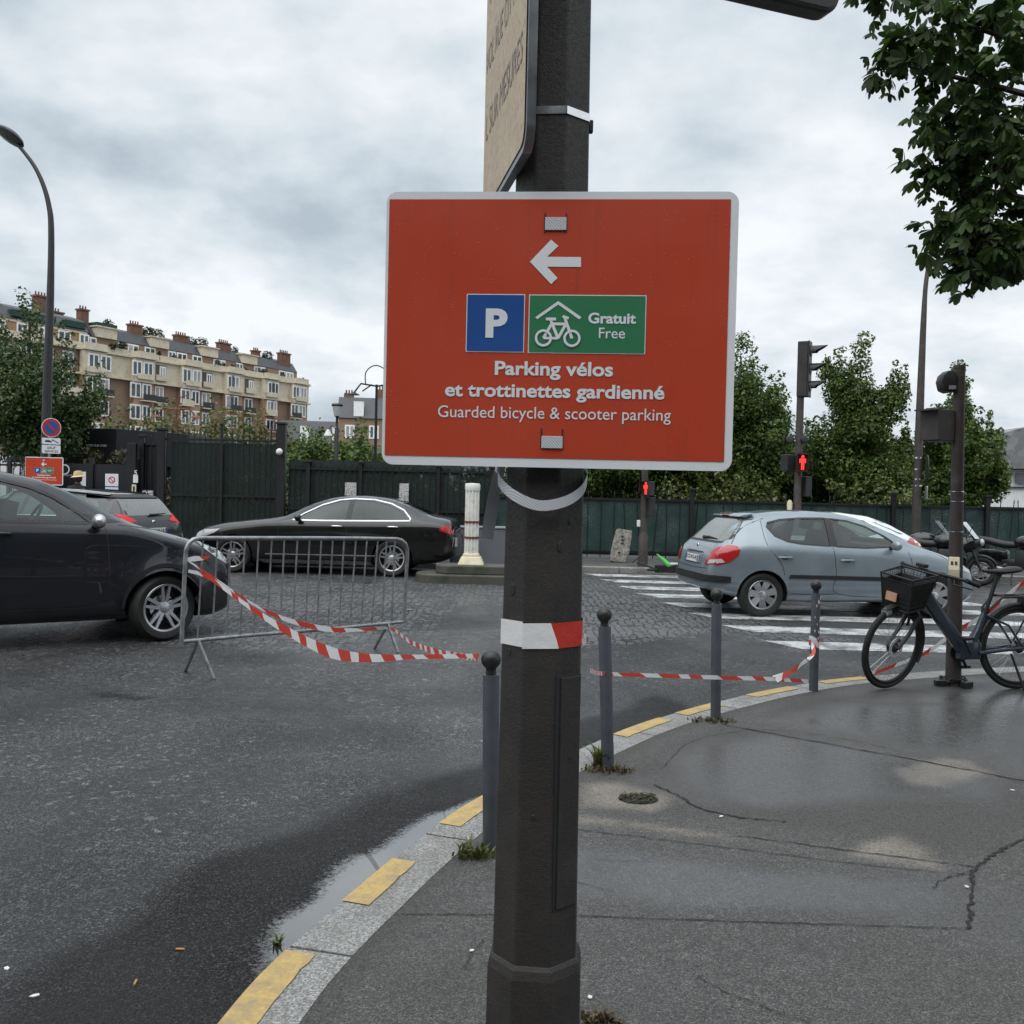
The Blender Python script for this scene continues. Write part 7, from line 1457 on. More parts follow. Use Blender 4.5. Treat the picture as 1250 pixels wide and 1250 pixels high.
# --------------------------------------------------------------- blue grey hatchback (heads right, seen from behind)
rwh = G(930, 753.5); KH = .985; HD = R(8.5); hx, hy = math.cos(HD), math.sin(HD); ax0 = .74; Lh = 4.03
nose = rwh + Vector((hx, hy, 0)) * (ax0 + 2.54) * KH + Vector((-hy, hx, 0)) * (1.748 / 2 - .035) * KH
C = Car('hatchback_car', 'blue grey hatchback with red tail lamps stopped on the zebra crossing', Lh, 1.748,
    [(0,.48),(.03,.62),(.10,.72),(.3,.83),(.6,.93),(.85,1.00),(1.0,1.05),(1.4,1.255),(1.75,1.395),(2.1,1.465),(2.5,1.48),(2.9,1.465),(3.25,1.425),(3.46,1.385),(3.60,1.27),(3.77,1.08),(3.86,.985),(3.95,.90),(4.0,.72),(4.03,.50)],
    [(0,.44),(.05,.58),(.15,.68),(.4,.79),(.9,.90),(1.6,.93),(2.4,.955),(3.1,.985),(3.6,.99),(3.85,.94),(3.95,.86),(4.03,.46)],
    [(0,.34),(.06,.24),(.3,.18),(.8,.19),(3.2,.20),(3.7,.27),(4.03,.38)],
    [(0,.58),(.04,.72),(.12,.83),(.3,.93),(.6,.985),(.9,1.0),(2.8,1.0),(3.2,1.0),(3.55,.965),(3.80,.90),(3.95,.82),(4.03,.72)],
    [(0,.50),(.15,.66),(.5,.76),(.9,.82),(1.15,.78),(1.6,.66),(2.1,.61),(2.9,.60),(3.45,.585),(3.62,.63),(3.86,.74),(3.97,.70),(4.03,.62)],
    MAT['paint_grey'], tuple(nose), HD, .308, (ax0, ax0 + 2.54), 1.50, None); C.root.scale = (KH, KH, .965)
fwin = [(1.26,1.0),(1.45,1.145),(1.7,1.272),(1.95,1.345),(2.20,1.372),(2.22,.99),(1.8,.975)]; rwin = [(2.30,.995),(2.28,1.378),(2.65,1.372),(2.95,1.345),(3.13,1.30),(3.16,1.24),(3.08,1.12),(2.92,1.05),(2.72,1.018)]
C.finish([(1.15,.72),(1.15,.98),(1.4,1.17),(1.8,1.36),(2.2,1.41),(2.9,1.40),(3.35,1.34),(3.55,1.15),(3.6,.95),(3.6,.72)], (.73, .50), (fwin, rwin), ([(-.60,1.08),(.60,1.08),(.50,1.37),(-.50,1.37)], -1.9, -.7), None)
for sd in (-1, 1):
    C.patch('front_side_window', 'y', fwin, sd, -.004, MAT['glass'], step=.12); C.patch('rear_side_window', 'y', rwin, sd, -.004, MAT['glass_dark'], step=.12)
    C.line('window_seal', 'y', fwin, sd, .022, .002, MAT['black_plastic'], closed=True); C.line('window_seal', 'y', rwin, sd, .022, .002, MAT['black_plastic'], closed=True); C.line('window_pillar', 'y', [(2.26,.99),(2.24,1.38)], sd, .10, .0025, MAT['black_plastic'])
    C.line('door_seam', 'y', [(1.16,.93),(1.12,.7),(1.18,.33),(2.2,.33),(2.24,.6),(2.27,.98)], sd, .008, .0015, MAT['rim_dark'], smooth=4); C.line('door_seam', 'y', [(3.22,1.33),(3.22,1.0),(3.02,.72),(2.96,.42),(2.85,.33),(2.25,.33)], sd, .008, .0015, MAT['rim_dark'], smooth=4)
    C.line('tailgate_seam', 'y', [(3.44,1.34),(3.58,1.16),(3.70,1.0)], sd, .008, .0015, MAT['rim_dark'], smooth=4)
    C.patch('side_rub_strip', 'y', [(1.22,.515),(2.93,.545),(2.90,.595),(1.22,.57)], sd, .012, MAT['black_plastic'], step=.15, thick=.008)
    for k in (0, 1): C.arch(sd, k, .345, .40, .010, MAT['paint_grey'], -6, 186)
    C.mirror(sd, 1.42, .965, MAT['paint_grey'], .13); C.handle(sd, 2.08, .80, MAT['paint_grey']); C.handle(sd, 2.98, .83, MAT['paint_grey'])
    tl = C.patch('tail_lamp', 'y', [(3.60,.93),(3.64,.975),(3.74,.985),(3.85,.93),(3.93,.82),(3.97,.71),(3.88,.71),(3.74,.76),(3.63,.85)], sd, .012, MAT['tail_red'], step=.05); C.patch('reverse_lamp', 'y', [(3.80,.75),(3.90,.73),(3.92,.785),(3.84,.795)], sd, .018, MAT['tail_clear'], tl, step=.05)
    tl2 = C.patch('tail_lamp', 'x', [(sd*.53,.705),(sd*.62,.70),(sd*.73,.74),(sd*.735,.95),(sd*.69,.965),(sd*.60,.88)], -1, .012, MAT['tail_red'], step=.05)
    C.patch('reverse_lamp', 'x', [(sd*.62,.715),(sd*.72,.735),(sd*.735,.785),(sd*.66,.775)], -1, .018, MAT['tail_clear'], tl2, step=.05)
    C.patch('headlamp', 'y', [(.10,.62),(.16,.72),(.42,.82),(.66,.90),(.50,.78),(.3,.66)], sd, .006, MAT['head_lamp'], step=.06)
C.patch('rear_window', 'x', [(-.61,1.03),(.61,1.03),(.64,1.07),(.51,1.335),(-.51,1.335),(-.64,1.07)], -1, .004, MAT['glass_wet'], step=.08)
C.line('window_seal', 'x', [(-.62,1.02),(.62,1.02),(.65,1.07),(.52,1.345),(-.52,1.345),(-.65,1.07)], -1, .035, .002, MAT['black_plastic'], closed=True)
C.patch('windscreen', 'x', [(-.64,1.06),(.64,1.06),(.53,1.41),(-.53,1.41)], 1, .003, MAT['glass'], step=.1)
mb = MB(); M = Matrix(((0, 0, 0, 0), (0, 0, 1, -.56), (0, 0, 0, 0), (0, 0, 0, 1))); M = Matrix(((-1, 0, 0, 0), (0, 0, 1, -.52), (0, 1, 0, 0), (0, 0, 0, 1))); mb.prism([(3.28,1.43),(3.49,1.395),(3.51,1.375),(3.42,1.36)], M, 1.04); sp_ = mb.obj('roof_spoiler', MAT['paint_grey'], C.root, 40, bevel=.008)
mb = MB(); mb.box((-3.508, 0, 1.384), (.008, .26, .016)); mb.obj('brake_lamp', MAT['tail_red'], sp_, None)
def rear_pt(y, z, off): p, n_ = C.proj('x', y, z, -1); return p + Vector((-off, 0, 0))
mb = MB(); mb.tube([rear_pt(.02, 1.06, .02), rear_pt(-.18, 1.075, .03), rear_pt(-.46, 1.06, .018)], [.022, .014, .006], 8); mb.sphere(rear_pt(.03, 1.06, .015), .04, 8, sc=(.6, 1, .7)); mb.obj('rear_wiper', MAT['black_plastic'], C.root, 40)
C.patch('bumper_strip', 'x', [(-.72,.47),(.72,.47),(.74,.565),(-.74,.565)], -1, .014, MAT['black_plastic'], step=.08, thick=.01)
for sd in (-1, 1): C.patch('bumper_strip', 'y', [(3.72,.47),(3.985,.47),(3.985,.565),(3.72,.555)], sd, .014, MAT['black_plastic'], step=.05, thick=.01)
C.line('bumper_seam', 'x', [(-.70,.655),(0,.635),(.70,.655)], -1, .009, .0015, MAT['rim_dark'], smooth=4); C.line('plate_recess', 'x', [(-.33,.70),(.33,.70),(.34,.86),(-.34,.86)], -1, .012, .002, MAT['rim_dark'], closed=True)
C.plate('CZ-912-AJ', rear_pt(0, .765, .012), face=-1, tiltx=R(-8)); mb = MB(); mb.sphere((0, 0, 0), .04, 8, sc=(.25, .8, 1)); mb.box((0, .03, -.02), (.012, .02, .05)); mb.obj('emblem', MAT['chrome'], C.root, 40, loc=rear_pt(0, .94, .004)); C.patch('plate_light_bar', 'x', [(-.28,.845),(.28,.845),(.28,.868),(-.28,.868)], -1, .006, MAT['black_plastic'], step=.1)
mb = MB(); mb.tube([(-1.05, .3, 1.20), (-1.75, .32, 1.52)], .004, 5) if False else None
C.interior(((2.0,-.36,.88,1),(2.0,.36,.88,1),(2.95,-.36,.86,1),(2.95,.36,.86,1)), (1.62,.36,.97), (1.38,.90,1.2)); C.wheels(7, .205, 0, kind='wide')

# --------------------------------------------------------------- dark estate car behind the crossover (seen from behind, drives away to the left)
C = None
EST = [(0,.5),(.03,.66),(.12,.76),(.4,.88),(.9,.98),(1.1,1.04),(1.6,1.30),(1.95,1.42),(2.4,1.475),(3.2,1.47),(3.9,1.42),(4.15,1.38),(4.32,1.20),(4.45,1.0),(4.52,.85),(4.56,.6)]
HD = R(162); p_ = G(172, 672); rear_c = Vector((-5.95, 15.9, 0)); hx, hy = math.cos(HD), math.sin(HD); nose = rear_c + Vector((hx, hy, 0)) * 4.56
C = Car('estate_car', 'dark anthracite estate car seen from behind beyond the crossover roof', 4.56, 1.80, EST,
    [(0,.46),(.1,.64),(.5,.8),(1.1,.93),(2.4,.97),(3.6,1.0),(4.2,1.0),(4.45,.9),(4.56,.55)], [(0,.34),(.1,.22),(.5,.19),(4.0,.20),(4.4,.27),(4.56,.4)],
    [(0,.6),(.06,.76),(.3,.93),(.7,1.0),(3.7,1.0),(4.15,.96),(4.4,.90),(4.52,.84),(4.56,.76)], [(0,.52),(.4,.74),(1.0,.80),(1.3,.76),(1.9,.63),(3.0,.61),(4.0,.60),(4.35,.66),(4.5,.70),(4.56,.66)],
    MAT['paint_anth'], tuple(nose), HD, .325, (.9, 3.55), 1.56, None)
C.finish()
for sd in (-1, 1):
    C.patch('side_window', 'y', [(1.5,1.03),(1.75,1.19),(2.05,1.32),(2.4,1.385),(2.42,1.03)], sd, .003, MAT['window_dark'], step=.12); C.patch('side_window', 'y', [(2.5,1.03),(2.48,1.39),(3.1,1.385),(3.15,1.05)], sd, .003, MAT['window_dark'], step=.12)
    C.patch('side_window', 'y', [(3.22,1.055),(3.18,1.38),(3.55,1.365),(3.85,1.30),(4.05,1.10),(3.9,1.065)], sd, .003, MAT['window_dark'], step=.12); C.line('chrome_window_trim', 'y', [(2.4,1.018),(3.2,1.03),(4.0,1.065)], sd, .022, .004, MAT['chrome'])
    C.line('roof_rail', 'y', [(1.9,1.41),(3.0,1.44),(4.0,1.385)], sd, .03, .03, MAT['galv'], smooth=4); C.arch(sd, 0, .36, .40, .008, MAT['paint_anth'], -5, 185); C.arch(sd, 1, .36, .40, .008, MAT['paint_anth'], -5, 185)
    C.patch('tail_lamp', 'y', [(3.80,1.01),(4.10,1.09),(4.34,1.08),(4.47,1.03),(4.48,.94),(4.25,.91)], sd, .008, MAT['tail_lit'], step=.06); C.patch('tail_lamp', 'x', [(sd*.40,.97),(sd*.72,.92),(sd*.72,1.07),(sd*.60,1.07)], -1, .009, MAT['tail_lit'], step=.06)
    C.mirror(sd, 1.6, 1.0, MAT['paint_anth'])
C.patch('rear_window', 'x', [(-.60,1.06),(.60,1.06),(.52,1.33),(-.52,1.33)], -1, .004, MAT['glass_wet'], step=.1); C.line('roof_spoiler', 'x', [(-.58,1.365),(.58,1.365)], -1, .05, .02, MAT['black_plastic'])
C.patch('windscreen', 'x', [(-.62,1.06),(.62,1.06),(.53,1.38),(-.53,1.38)], 1, .003, MAT['window_dark'], step=.1)
pp = C.proj('x', 0, .80, -1)[0]; C.plate('FQ-318-LB', pp + Vector((-.012, 0, 0))); mb = MB(); mb.sphere((0, 0, 0), .045, 8, sc=(.25, 1, .8)); mb.obj('emblem', MAT['chrome'], C.root, 40, loc=C.proj('x', 0, .95, -1)[0] + Vector((-.004, 0, 0)))
mb = MB(); q0 = C.proj('x', .0, 1.07, -1)[0]; mb.tube([q0 + Vector((-.03, .04, 0)), q0 + Vector((-.03, -.35, .02))], [.02, .008], 8); mb.obj('rear_wiper', MAT['black_plastic'], C.root, 40)
C.patch('bumper_strip', 'x', [(-.7,.40),(.7,.40),(.72,.55),(-.72,.55)], -1, .008, MAT['black_plastic'], step=.1); C.wheels(5, .23, 0, kind='wide')

# --------------------------------------------------------------- white car beyond the hatchback
HD = R(8); p_ = Vector((GX(1105, 16.6), 16.6, 0)); hx, hy = math.cos(HD), math.sin(HD)
HD = R(172); hx, hy = math.cos(HD), math.sin(HD); nose = Vector((GX(1124, 17.0), 17.0, 0)) + Vector((hx, hy, 0)) * 4.1
C = Car('white_car', 'white car mostly hidden behind the grey hatchback, one red lamp showing', 4.1, 1.74, [(0,.48),(.03,.62),(.3,.83),(.85,1.0),(1.4,1.255),(1.75,1.395),(2.1,1.455),(2.6,1.46),(3.1,1.40),(3.5,1.25),(3.85,1.03),(4.0,.9),(4.1,.5)],
    [(0,.44),(.15,.68),(.9,.90),(2.4,.955),(3.6,.98),(3.95,.86),(4.1,.46)], [(0,.34),(.1,.22),(.8,.19),(3.2,.20),(4.1,.38)], [(0,.58),(.12,.83),(.3,.93),(.9,1.0),(3.2,1.0),(3.8,.90),(4.1,.72)], [(0,.50),(.5,.76),(.9,.82),(1.6,.66),(2.9,.60),(3.6,.62),(3.95,.70),(4.1,.62)],
    MAT['paint_white'], tuple(nose), HD, .31, (.8, 3.38), 1.50, None); C.root.scale = (1, 1, .935); C.finish()
for sd in (-1, 1):
    C.patch('side_window', 'y', [(1.26,1.0),(1.7,1.272),(2.2,1.36),(3.0,1.32),(3.3,1.1),(3.0,1.02)], sd, .003, MAT['window_dark'], step=.12); C.patch('tail_lamp', 'y', [(3.66,.92),(3.78,1.02),(3.92,.98),(4.0,.85),(3.9,.80)], sd, .008, MAT['tail_red'], step=.06); C.mirror(sd, 1.42, .965, MAT['paint_white'])
C.patch('rear_window', 'x', [(-.62,1.08),(.62,1.08),(.54,1.33),(-.54,1.33)], -1, .004, MAT['window_dark'], step=.1); C.patch('windscreen', 'x', [(-.6,1.06),(.6,1.06),(.52,1.36),(-.52,1.36)], 1, .003, MAT['window_dark'], step=.1); C.wheels(7, .2, 0, kind='wide')
# ================================================================== electric bicycle
MAT['bike_blue'] = carpaint('bicycle_frame_slate_blue', (0.030, 0.043, 0.062), 0.1, .45, .05)
bw_r = .345; rwp_, fwp_ = G(1246, 846, PAV), G(1088, 840, PAV); Yb = 7.72
X0 = AT(1242, 795, Yb + .05).x; bk_root = thing('electric_bicycle', 'slate blue step through electric bicycle with a front basket leaning on the grey post', 'bicycle', (X0, Yb + .05, PAV), math.atan2((Yb - .10) - (Yb + .05), AT(1091, 790, Yb - .1).x - X0))
WB = math.hypot(AT(1091, 790, Yb - .1).x - X0, .15); BT = bk_root
# frame: rear hub at the origin, front towards +x, z up
def bike_wheel(parent, loc, rz, name='wheel', rotor=.08):
    e_ = empty(name, parent, loc, (0, 0, rz)); ps = [Vector((bw_r * .945 * math.cos(a), 0, bw_r * .945 * math.sin(a))) for a in np.linspace(0, 2 * math.pi, 56, endpoint=False)]
    mb = MB(); mb.tube(ps, bw_r * .062, 10, closed=True); mb.obj('tyre', MAT['rubber'], e_, 60)
    mb = MB(); mb.tube([p * .905 for p in ps], .0135, 8, closed=True); mb.obj('rim', MAT['rim_dark'], e_, 60)
    mb = MB()
    for k in range(32): a = 2 * math.pi * k / 32; b = a + (.5 if k % 2 else -.5); s = .025 if k % 4 < 2 else -.025; mb.tube([(.03 * math.cos(b), s, .03 * math.sin(b)), (bw_r * .86 * math.cos(a), 0, bw_r * .86 * math.sin(a))], .0014, 4)
    mb.obj('spokes', MAT['rim'], e_, None, fixn=False)
    mb = MB(); MXx = Matrix.Rotation(R(90), 4, 'X'); mb.lathe([(.0001, -.055), (.012, -.055), (.03, -.03), (.05, -.02), (.05, .02), (.03, .03), (.012, .055), (.0001, .055)], 18, MXx); mb.obj('hub', MAT['black_plastic'], e_, 40)
    mb = MB(); mb.lathe([(.05, -.035), (rotor, -.035), (rotor, -.032), (.05, -.032)], 30, MXx, closed=True); mb.obj('brake_disc', MAT['steel'], e_, 40); return e_
def bt(name, pts, r, mat, parent=BT, n=12): mb = MB(); mb.tube([Vector(p) for p in pts], r, n); return mb.obj(name, MAT[mat], parent, 50, fixn=False)
bike_wheel(BT, (0, 0, bw_r), 0)
BB = Vector((.47, 0, .30)); HT = Vector((.865, 0, .80)); HB = Vector((.915, 0, .67)); ST = Vector((.30, 0, .70))
# thick down tube (boxy), seat tube, stays
d = (BB + Vector((.02, 0, .02)) - HT); Lt = d.length; mid = (BB + HT) / 2; M3 = Matrix((d.normalized().cross(Vector((0, 1, 0))), Vector((0, 1, 0)), d.normalized())).transposed()
mb = MB(); mb.box(mid, (.105, .075, Lt + .06), M=M3); mb.box(BB + Vector((-.03, 0, .02)), (.19, .09, .15)); fr_ = mb.obj('frame', MAT['bike_blue'], BT, 40, bevel=.02)
bt('seat_tube', [BB + Vector((-.04, 0, .05)), Vector((.36, 0, .48)), ST + Vector((0, 0, -.06))], [.045, .032, .024], 'bike_blue'); bt('seat_post', [ST + Vector((0, 0, -.08)), ST + Vector((-.10, 0, .235))], .0165, 'black_plastic'); bt('seat_clamp', [ST + Vector((.006, 0, -.075)), ST + Vector((-.006, 0, -.04))], .032, 'black_plastic')
for s in (-1, 1): bt('chain_stay', [BB + Vector((-.1, s * .04, 0)), (.2, s * .06, bw_r - .02), (0, s * .065, bw_r)], [.018, .015, .014], 'bike_blue'); bt('seat_stay', [ST + Vector((.01, s * .02, -.09)), (.13, s * .06, .53), (0, s * .065, bw_r + .01)], .010, 'bike_blue')
bt('head_tube', [HT + Vector((-.012, 0, .05)), HB + Vector((.01, 0, -.02))], .034, 'bike_blue')
# saddle
mb = MB(); vs = []; SX, SZ = .19, .955
for x, w, z, t_ in ((-.16, .075, .03, .05), (-.10, .085, .025, .06), (-.02, .06, .012, .05), (.06, .03, .008, .035), (.14, .018, .012, .025)):
    for a in np.linspace(0, 2 * math.pi, 10, endpoint=False): vs.append((SX + x, w * math.cos(a), SZ + z + t_ * .5 * math.sin(a)))
mb.add(vs, [(i * 10 + j, i * 10 + (j + 1) % 10, (i + 1) * 10 + (j + 1) % 10, (i + 1) * 10 + j) for i in range(4) for j in range(10)] + [tuple(range(10)), tuple(range(49, 39, -1))]); mb.obj('saddle', MAT['black_plastic'], BT, 60)
# rear rack, rear mudguard, battery box
mb = MB()
for s in (-1, 1): mb.tube([(.30, s * .05, .66), (.20, s * .07, .76), (-.30, s * .07, .775)], .010, 8); mb.tube([(-.22, s * .07, .77), (0, s * .075, bw_r + .02)], .008, 8)
for x in (.18, 0, -.15, -.3): mb.tube([(x, -.07, .77), (x, .07, .77)], .008, 8)
mb.obj('rear_rack', MAT['dark_metal'], BT, 50, fixn=False); mb = MB(); mb.box((-.18, 0, .705), (.34, .10, .10)); mb.obj('rear_lamp_box', MAT['black_plastic'], BT, 40, bevel=.015)
def mudguard(parent, cx, cz, a0, a1, mat='black_plastic', r=bw_r + .022):
    vs = []; n = 22
    for i in range(n + 1):
        a = R(a0 + (a1 - a0) * i / n)
        for y, dr in ((-.030, -.014), (-.018, 0), (.018, 0), (.030, -.014)): vs.append((cx + (r + dr) * math.cos(a), y, cz + (r + dr) * math.sin(a)))
    return MB().add(vs, [(i * 4 + j, i * 4 + j + 1, (i + 1) * 4 + j + 1, (i + 1) * 4 + j) for i in range(n) for j in range(3)]).obj('mudguard', MAT[mat], parent, 60)
mudguard(BT, 0, bw_r, 20, 190)
# cranks, chain guard, pedals
mb = MB(); mb.lathe([(.0001, -.01), (.085, -.01), (.09, 0), (.085, .01), (.0001, .01)], 28, Matrix.Translation((BB.x, -.065, BB.z)) @ Matrix.Rotation(R(90), 4, 'X')); mb.box((BB.x - .25, -.065, BB.z + .03), (.42, .012, .022)); mb.obj('chain_guard', MAT['black_plastic'], BT, 40)
for s, a in ((-1, R(-122)), (1, R(58))):
    e = Vector((BB.x + .165 * math.cos(a), s * .10, BB.z + .165 * math.sin(a))); cr_ = bt('crank', [(BB.x, s * .085, BB.z), e], .012, 'black_plastic'); mb = MB(); mb.box(e + Vector((0, s * .05, 0)), (.09, .09, .022)); mb.obj('pedal', MAT['black_plastic'], cr_, 40, bevel=.006)
bt('kickstand', [(.10, .06, .30), (.02, .13, .01)], .010, 'black_plastic')
# steered front end
FE = empty('front_fork', BT, (HT.x - .01, 0, HT.z), (R(-9), 0, R(22))); fx = WB - HT.x + .01 - .0; mb = MB(); ax_ = Vector((fx + .02, 0, bw_r - HT.z))
for s in (-1, 1): mb.tube([(.07, s * .055, -.19), (fx * .62, s * .056, ax_.z * .72), (ax_.x, s * .056, ax_.z)], [.019, .017, .012], 8)
mb.tube([(.07, -.06, -.19), (.07, .06, -.19)], .022, 8); mb.tube([(-.04, 0, .10), (.07, 0, -.19)], .018, 10); mb.obj('fork', MAT['dark_metal'], FE, 50, fixn=False)
fwheel = bike_wheel(BT, (0, 0, 0), 0); fwheel.parent = FE; fwheel.location = ax_; md_ = mudguard(FE, ax_.x, ax_.z, 60, 205)
mb = MB(); mb.tube(smoothline([np.array(p) for p in ((-.22, -.33, .12), (-.10, -.30, .155), (-.035, -.12, .165), (-.03, 0, .165), (-.035, .12, .165), (-.10, .30, .155), (-.22, .33, .12))], 4), .0125, 8); mb.tube([(-.04, 0, .08), (-.03, 0, .17)], .02, 8)
hb_ = mb.obj('handlebar', MAT['black_plastic'], FE, 50, fixn=False)
for s in (-1, 1): bt('grip', [(-.22, s * .33, .12), (-.09, s * .298, .157)], .018, 'rubber', hb_); bt('brake_lever', [(-.06, s * .22, .15), (.0, s * .26, .12), (-.10, s * .36, .10)], .006, 'black_plastic', hb_)
mb = MB(); mb.box((-.02, -.06, .20), (.05, .09, .03)); mb.obj('display', MAT['black_plastic'], hb_, 40, bevel=.006); bt('brake_cable', [(-.05, -.2, .15), (.08, -.18, .20), (.10, -.05, .02), (.07, -.02, -.15)], .004, 'black_plastic', hb_, 6)
# basket: rim tubes, mesh walls, black cargo cover
bs = empty('basket', FE, (.10, 0, -.06)); R0 = [(-.02, -.17, .23), (.25, -.15, .19), (.25, .15, .19), (-.02, .17, .23)]; B0 = [(.02, -.12, -.05), (.20, -.12, -.08), (.20, .12, -.08), (.02, .12, -.05)]
mb = MB(); mb.tube(R0, .009, 8, closed=True); mb.tube(B0, .007, 8, closed=True)
for a, b in zip(R0, B0): mb.tube([a, b], .007, 6)
mb.obj('basket_frame', MAT['black_plastic'], bs, 50, fixn=False); mb = MB()
for i in range(4):
    a, b, c_, d_ = map(Vector, (R0[i], R0[(i + 1) % 4], B0[(i + 1) % 4], B0[i]))
    for k in range(1, 11): t_ = k / 11; mb.tube([a.lerp(b, t_), d_.lerp(c_, t_)], .0022, 4)
    for k in range(1, 7): t_ = k / 7; mb.tube([a.lerp(d_, t_), b.lerp(c_, t_)], .0022, 4)
mb.obj('basket_mesh', MAT['black_plastic'], bs, None, fixn=False)
k_ = [Vector(p) * .94 + Vector((.01, 0, .0)) for p in B0] + [Vector(p) * .93 + Vector((.012, 0, -.035)) for p in R0]; mb = MB().add(k_, [(3, 2, 1, 0), (0, 1, 5, 4), (1, 2, 6, 5), (2, 3, 7, 6), (3, 0, 4, 7)]); mb.obj('basket_lining', MAT['black_plastic'], bs, None)
mb = MB(); mb.box((.235, -.03, .02), (.008, .10, .07)); mb.obj('reflector_tag', paint('tan_tag', (.42, .24, .15), .5), bs, None); mb = MB(); mb.lathe([(.0001, -.03), (.03, -.03), (.035, .02), (.0001, .03)], 14, Matrix.Translation((.30, 0, -.10)) @ Matrix.Rotation(R(90), 4, 'Y')); mb.obj('front_lamp', MAT['sign_back'], bs, 40)
bt('lock_holder', [(.06, -.03, -.20), (.05, -.05, -.30)], .012, 'dark_metal', FE)
# chain lock round the foot of the post
mb = MB(); gc = gp_ + Vector((0, 0, .045))
for k in range(16):
    a = 2 * math.pi * k / 16; p = gc + Vector((.10 * math.cos(a), .085 * math.sin(a), .012 * math.sin(3 * a))); tq = Matrix.Rotation(a, 4, 'Z') @ Matrix.Rotation(R(90 * (k % 2)), 4, 'Y'); ps = [p + (tq @ Vector((.012 * math.cos(b), .026 * math.sin(b), 0))) for b in np.linspace(0, 2 * math.pi, 12, endpoint=False)]; mb.tube(ps, .0075, 6, closed=True)
mb.box(gc + Vector((-.13, -.05, -.02)), (.09, .05, .04)); mb.box(gc + Vector((.06, -.11, -.02)), (.10, .05, .045), .5)
tag(mb.obj('chain_lock', MAT['black_plastic'], None, 50), 'black chain lock wound round the foot of the grey brown post', 'chain')

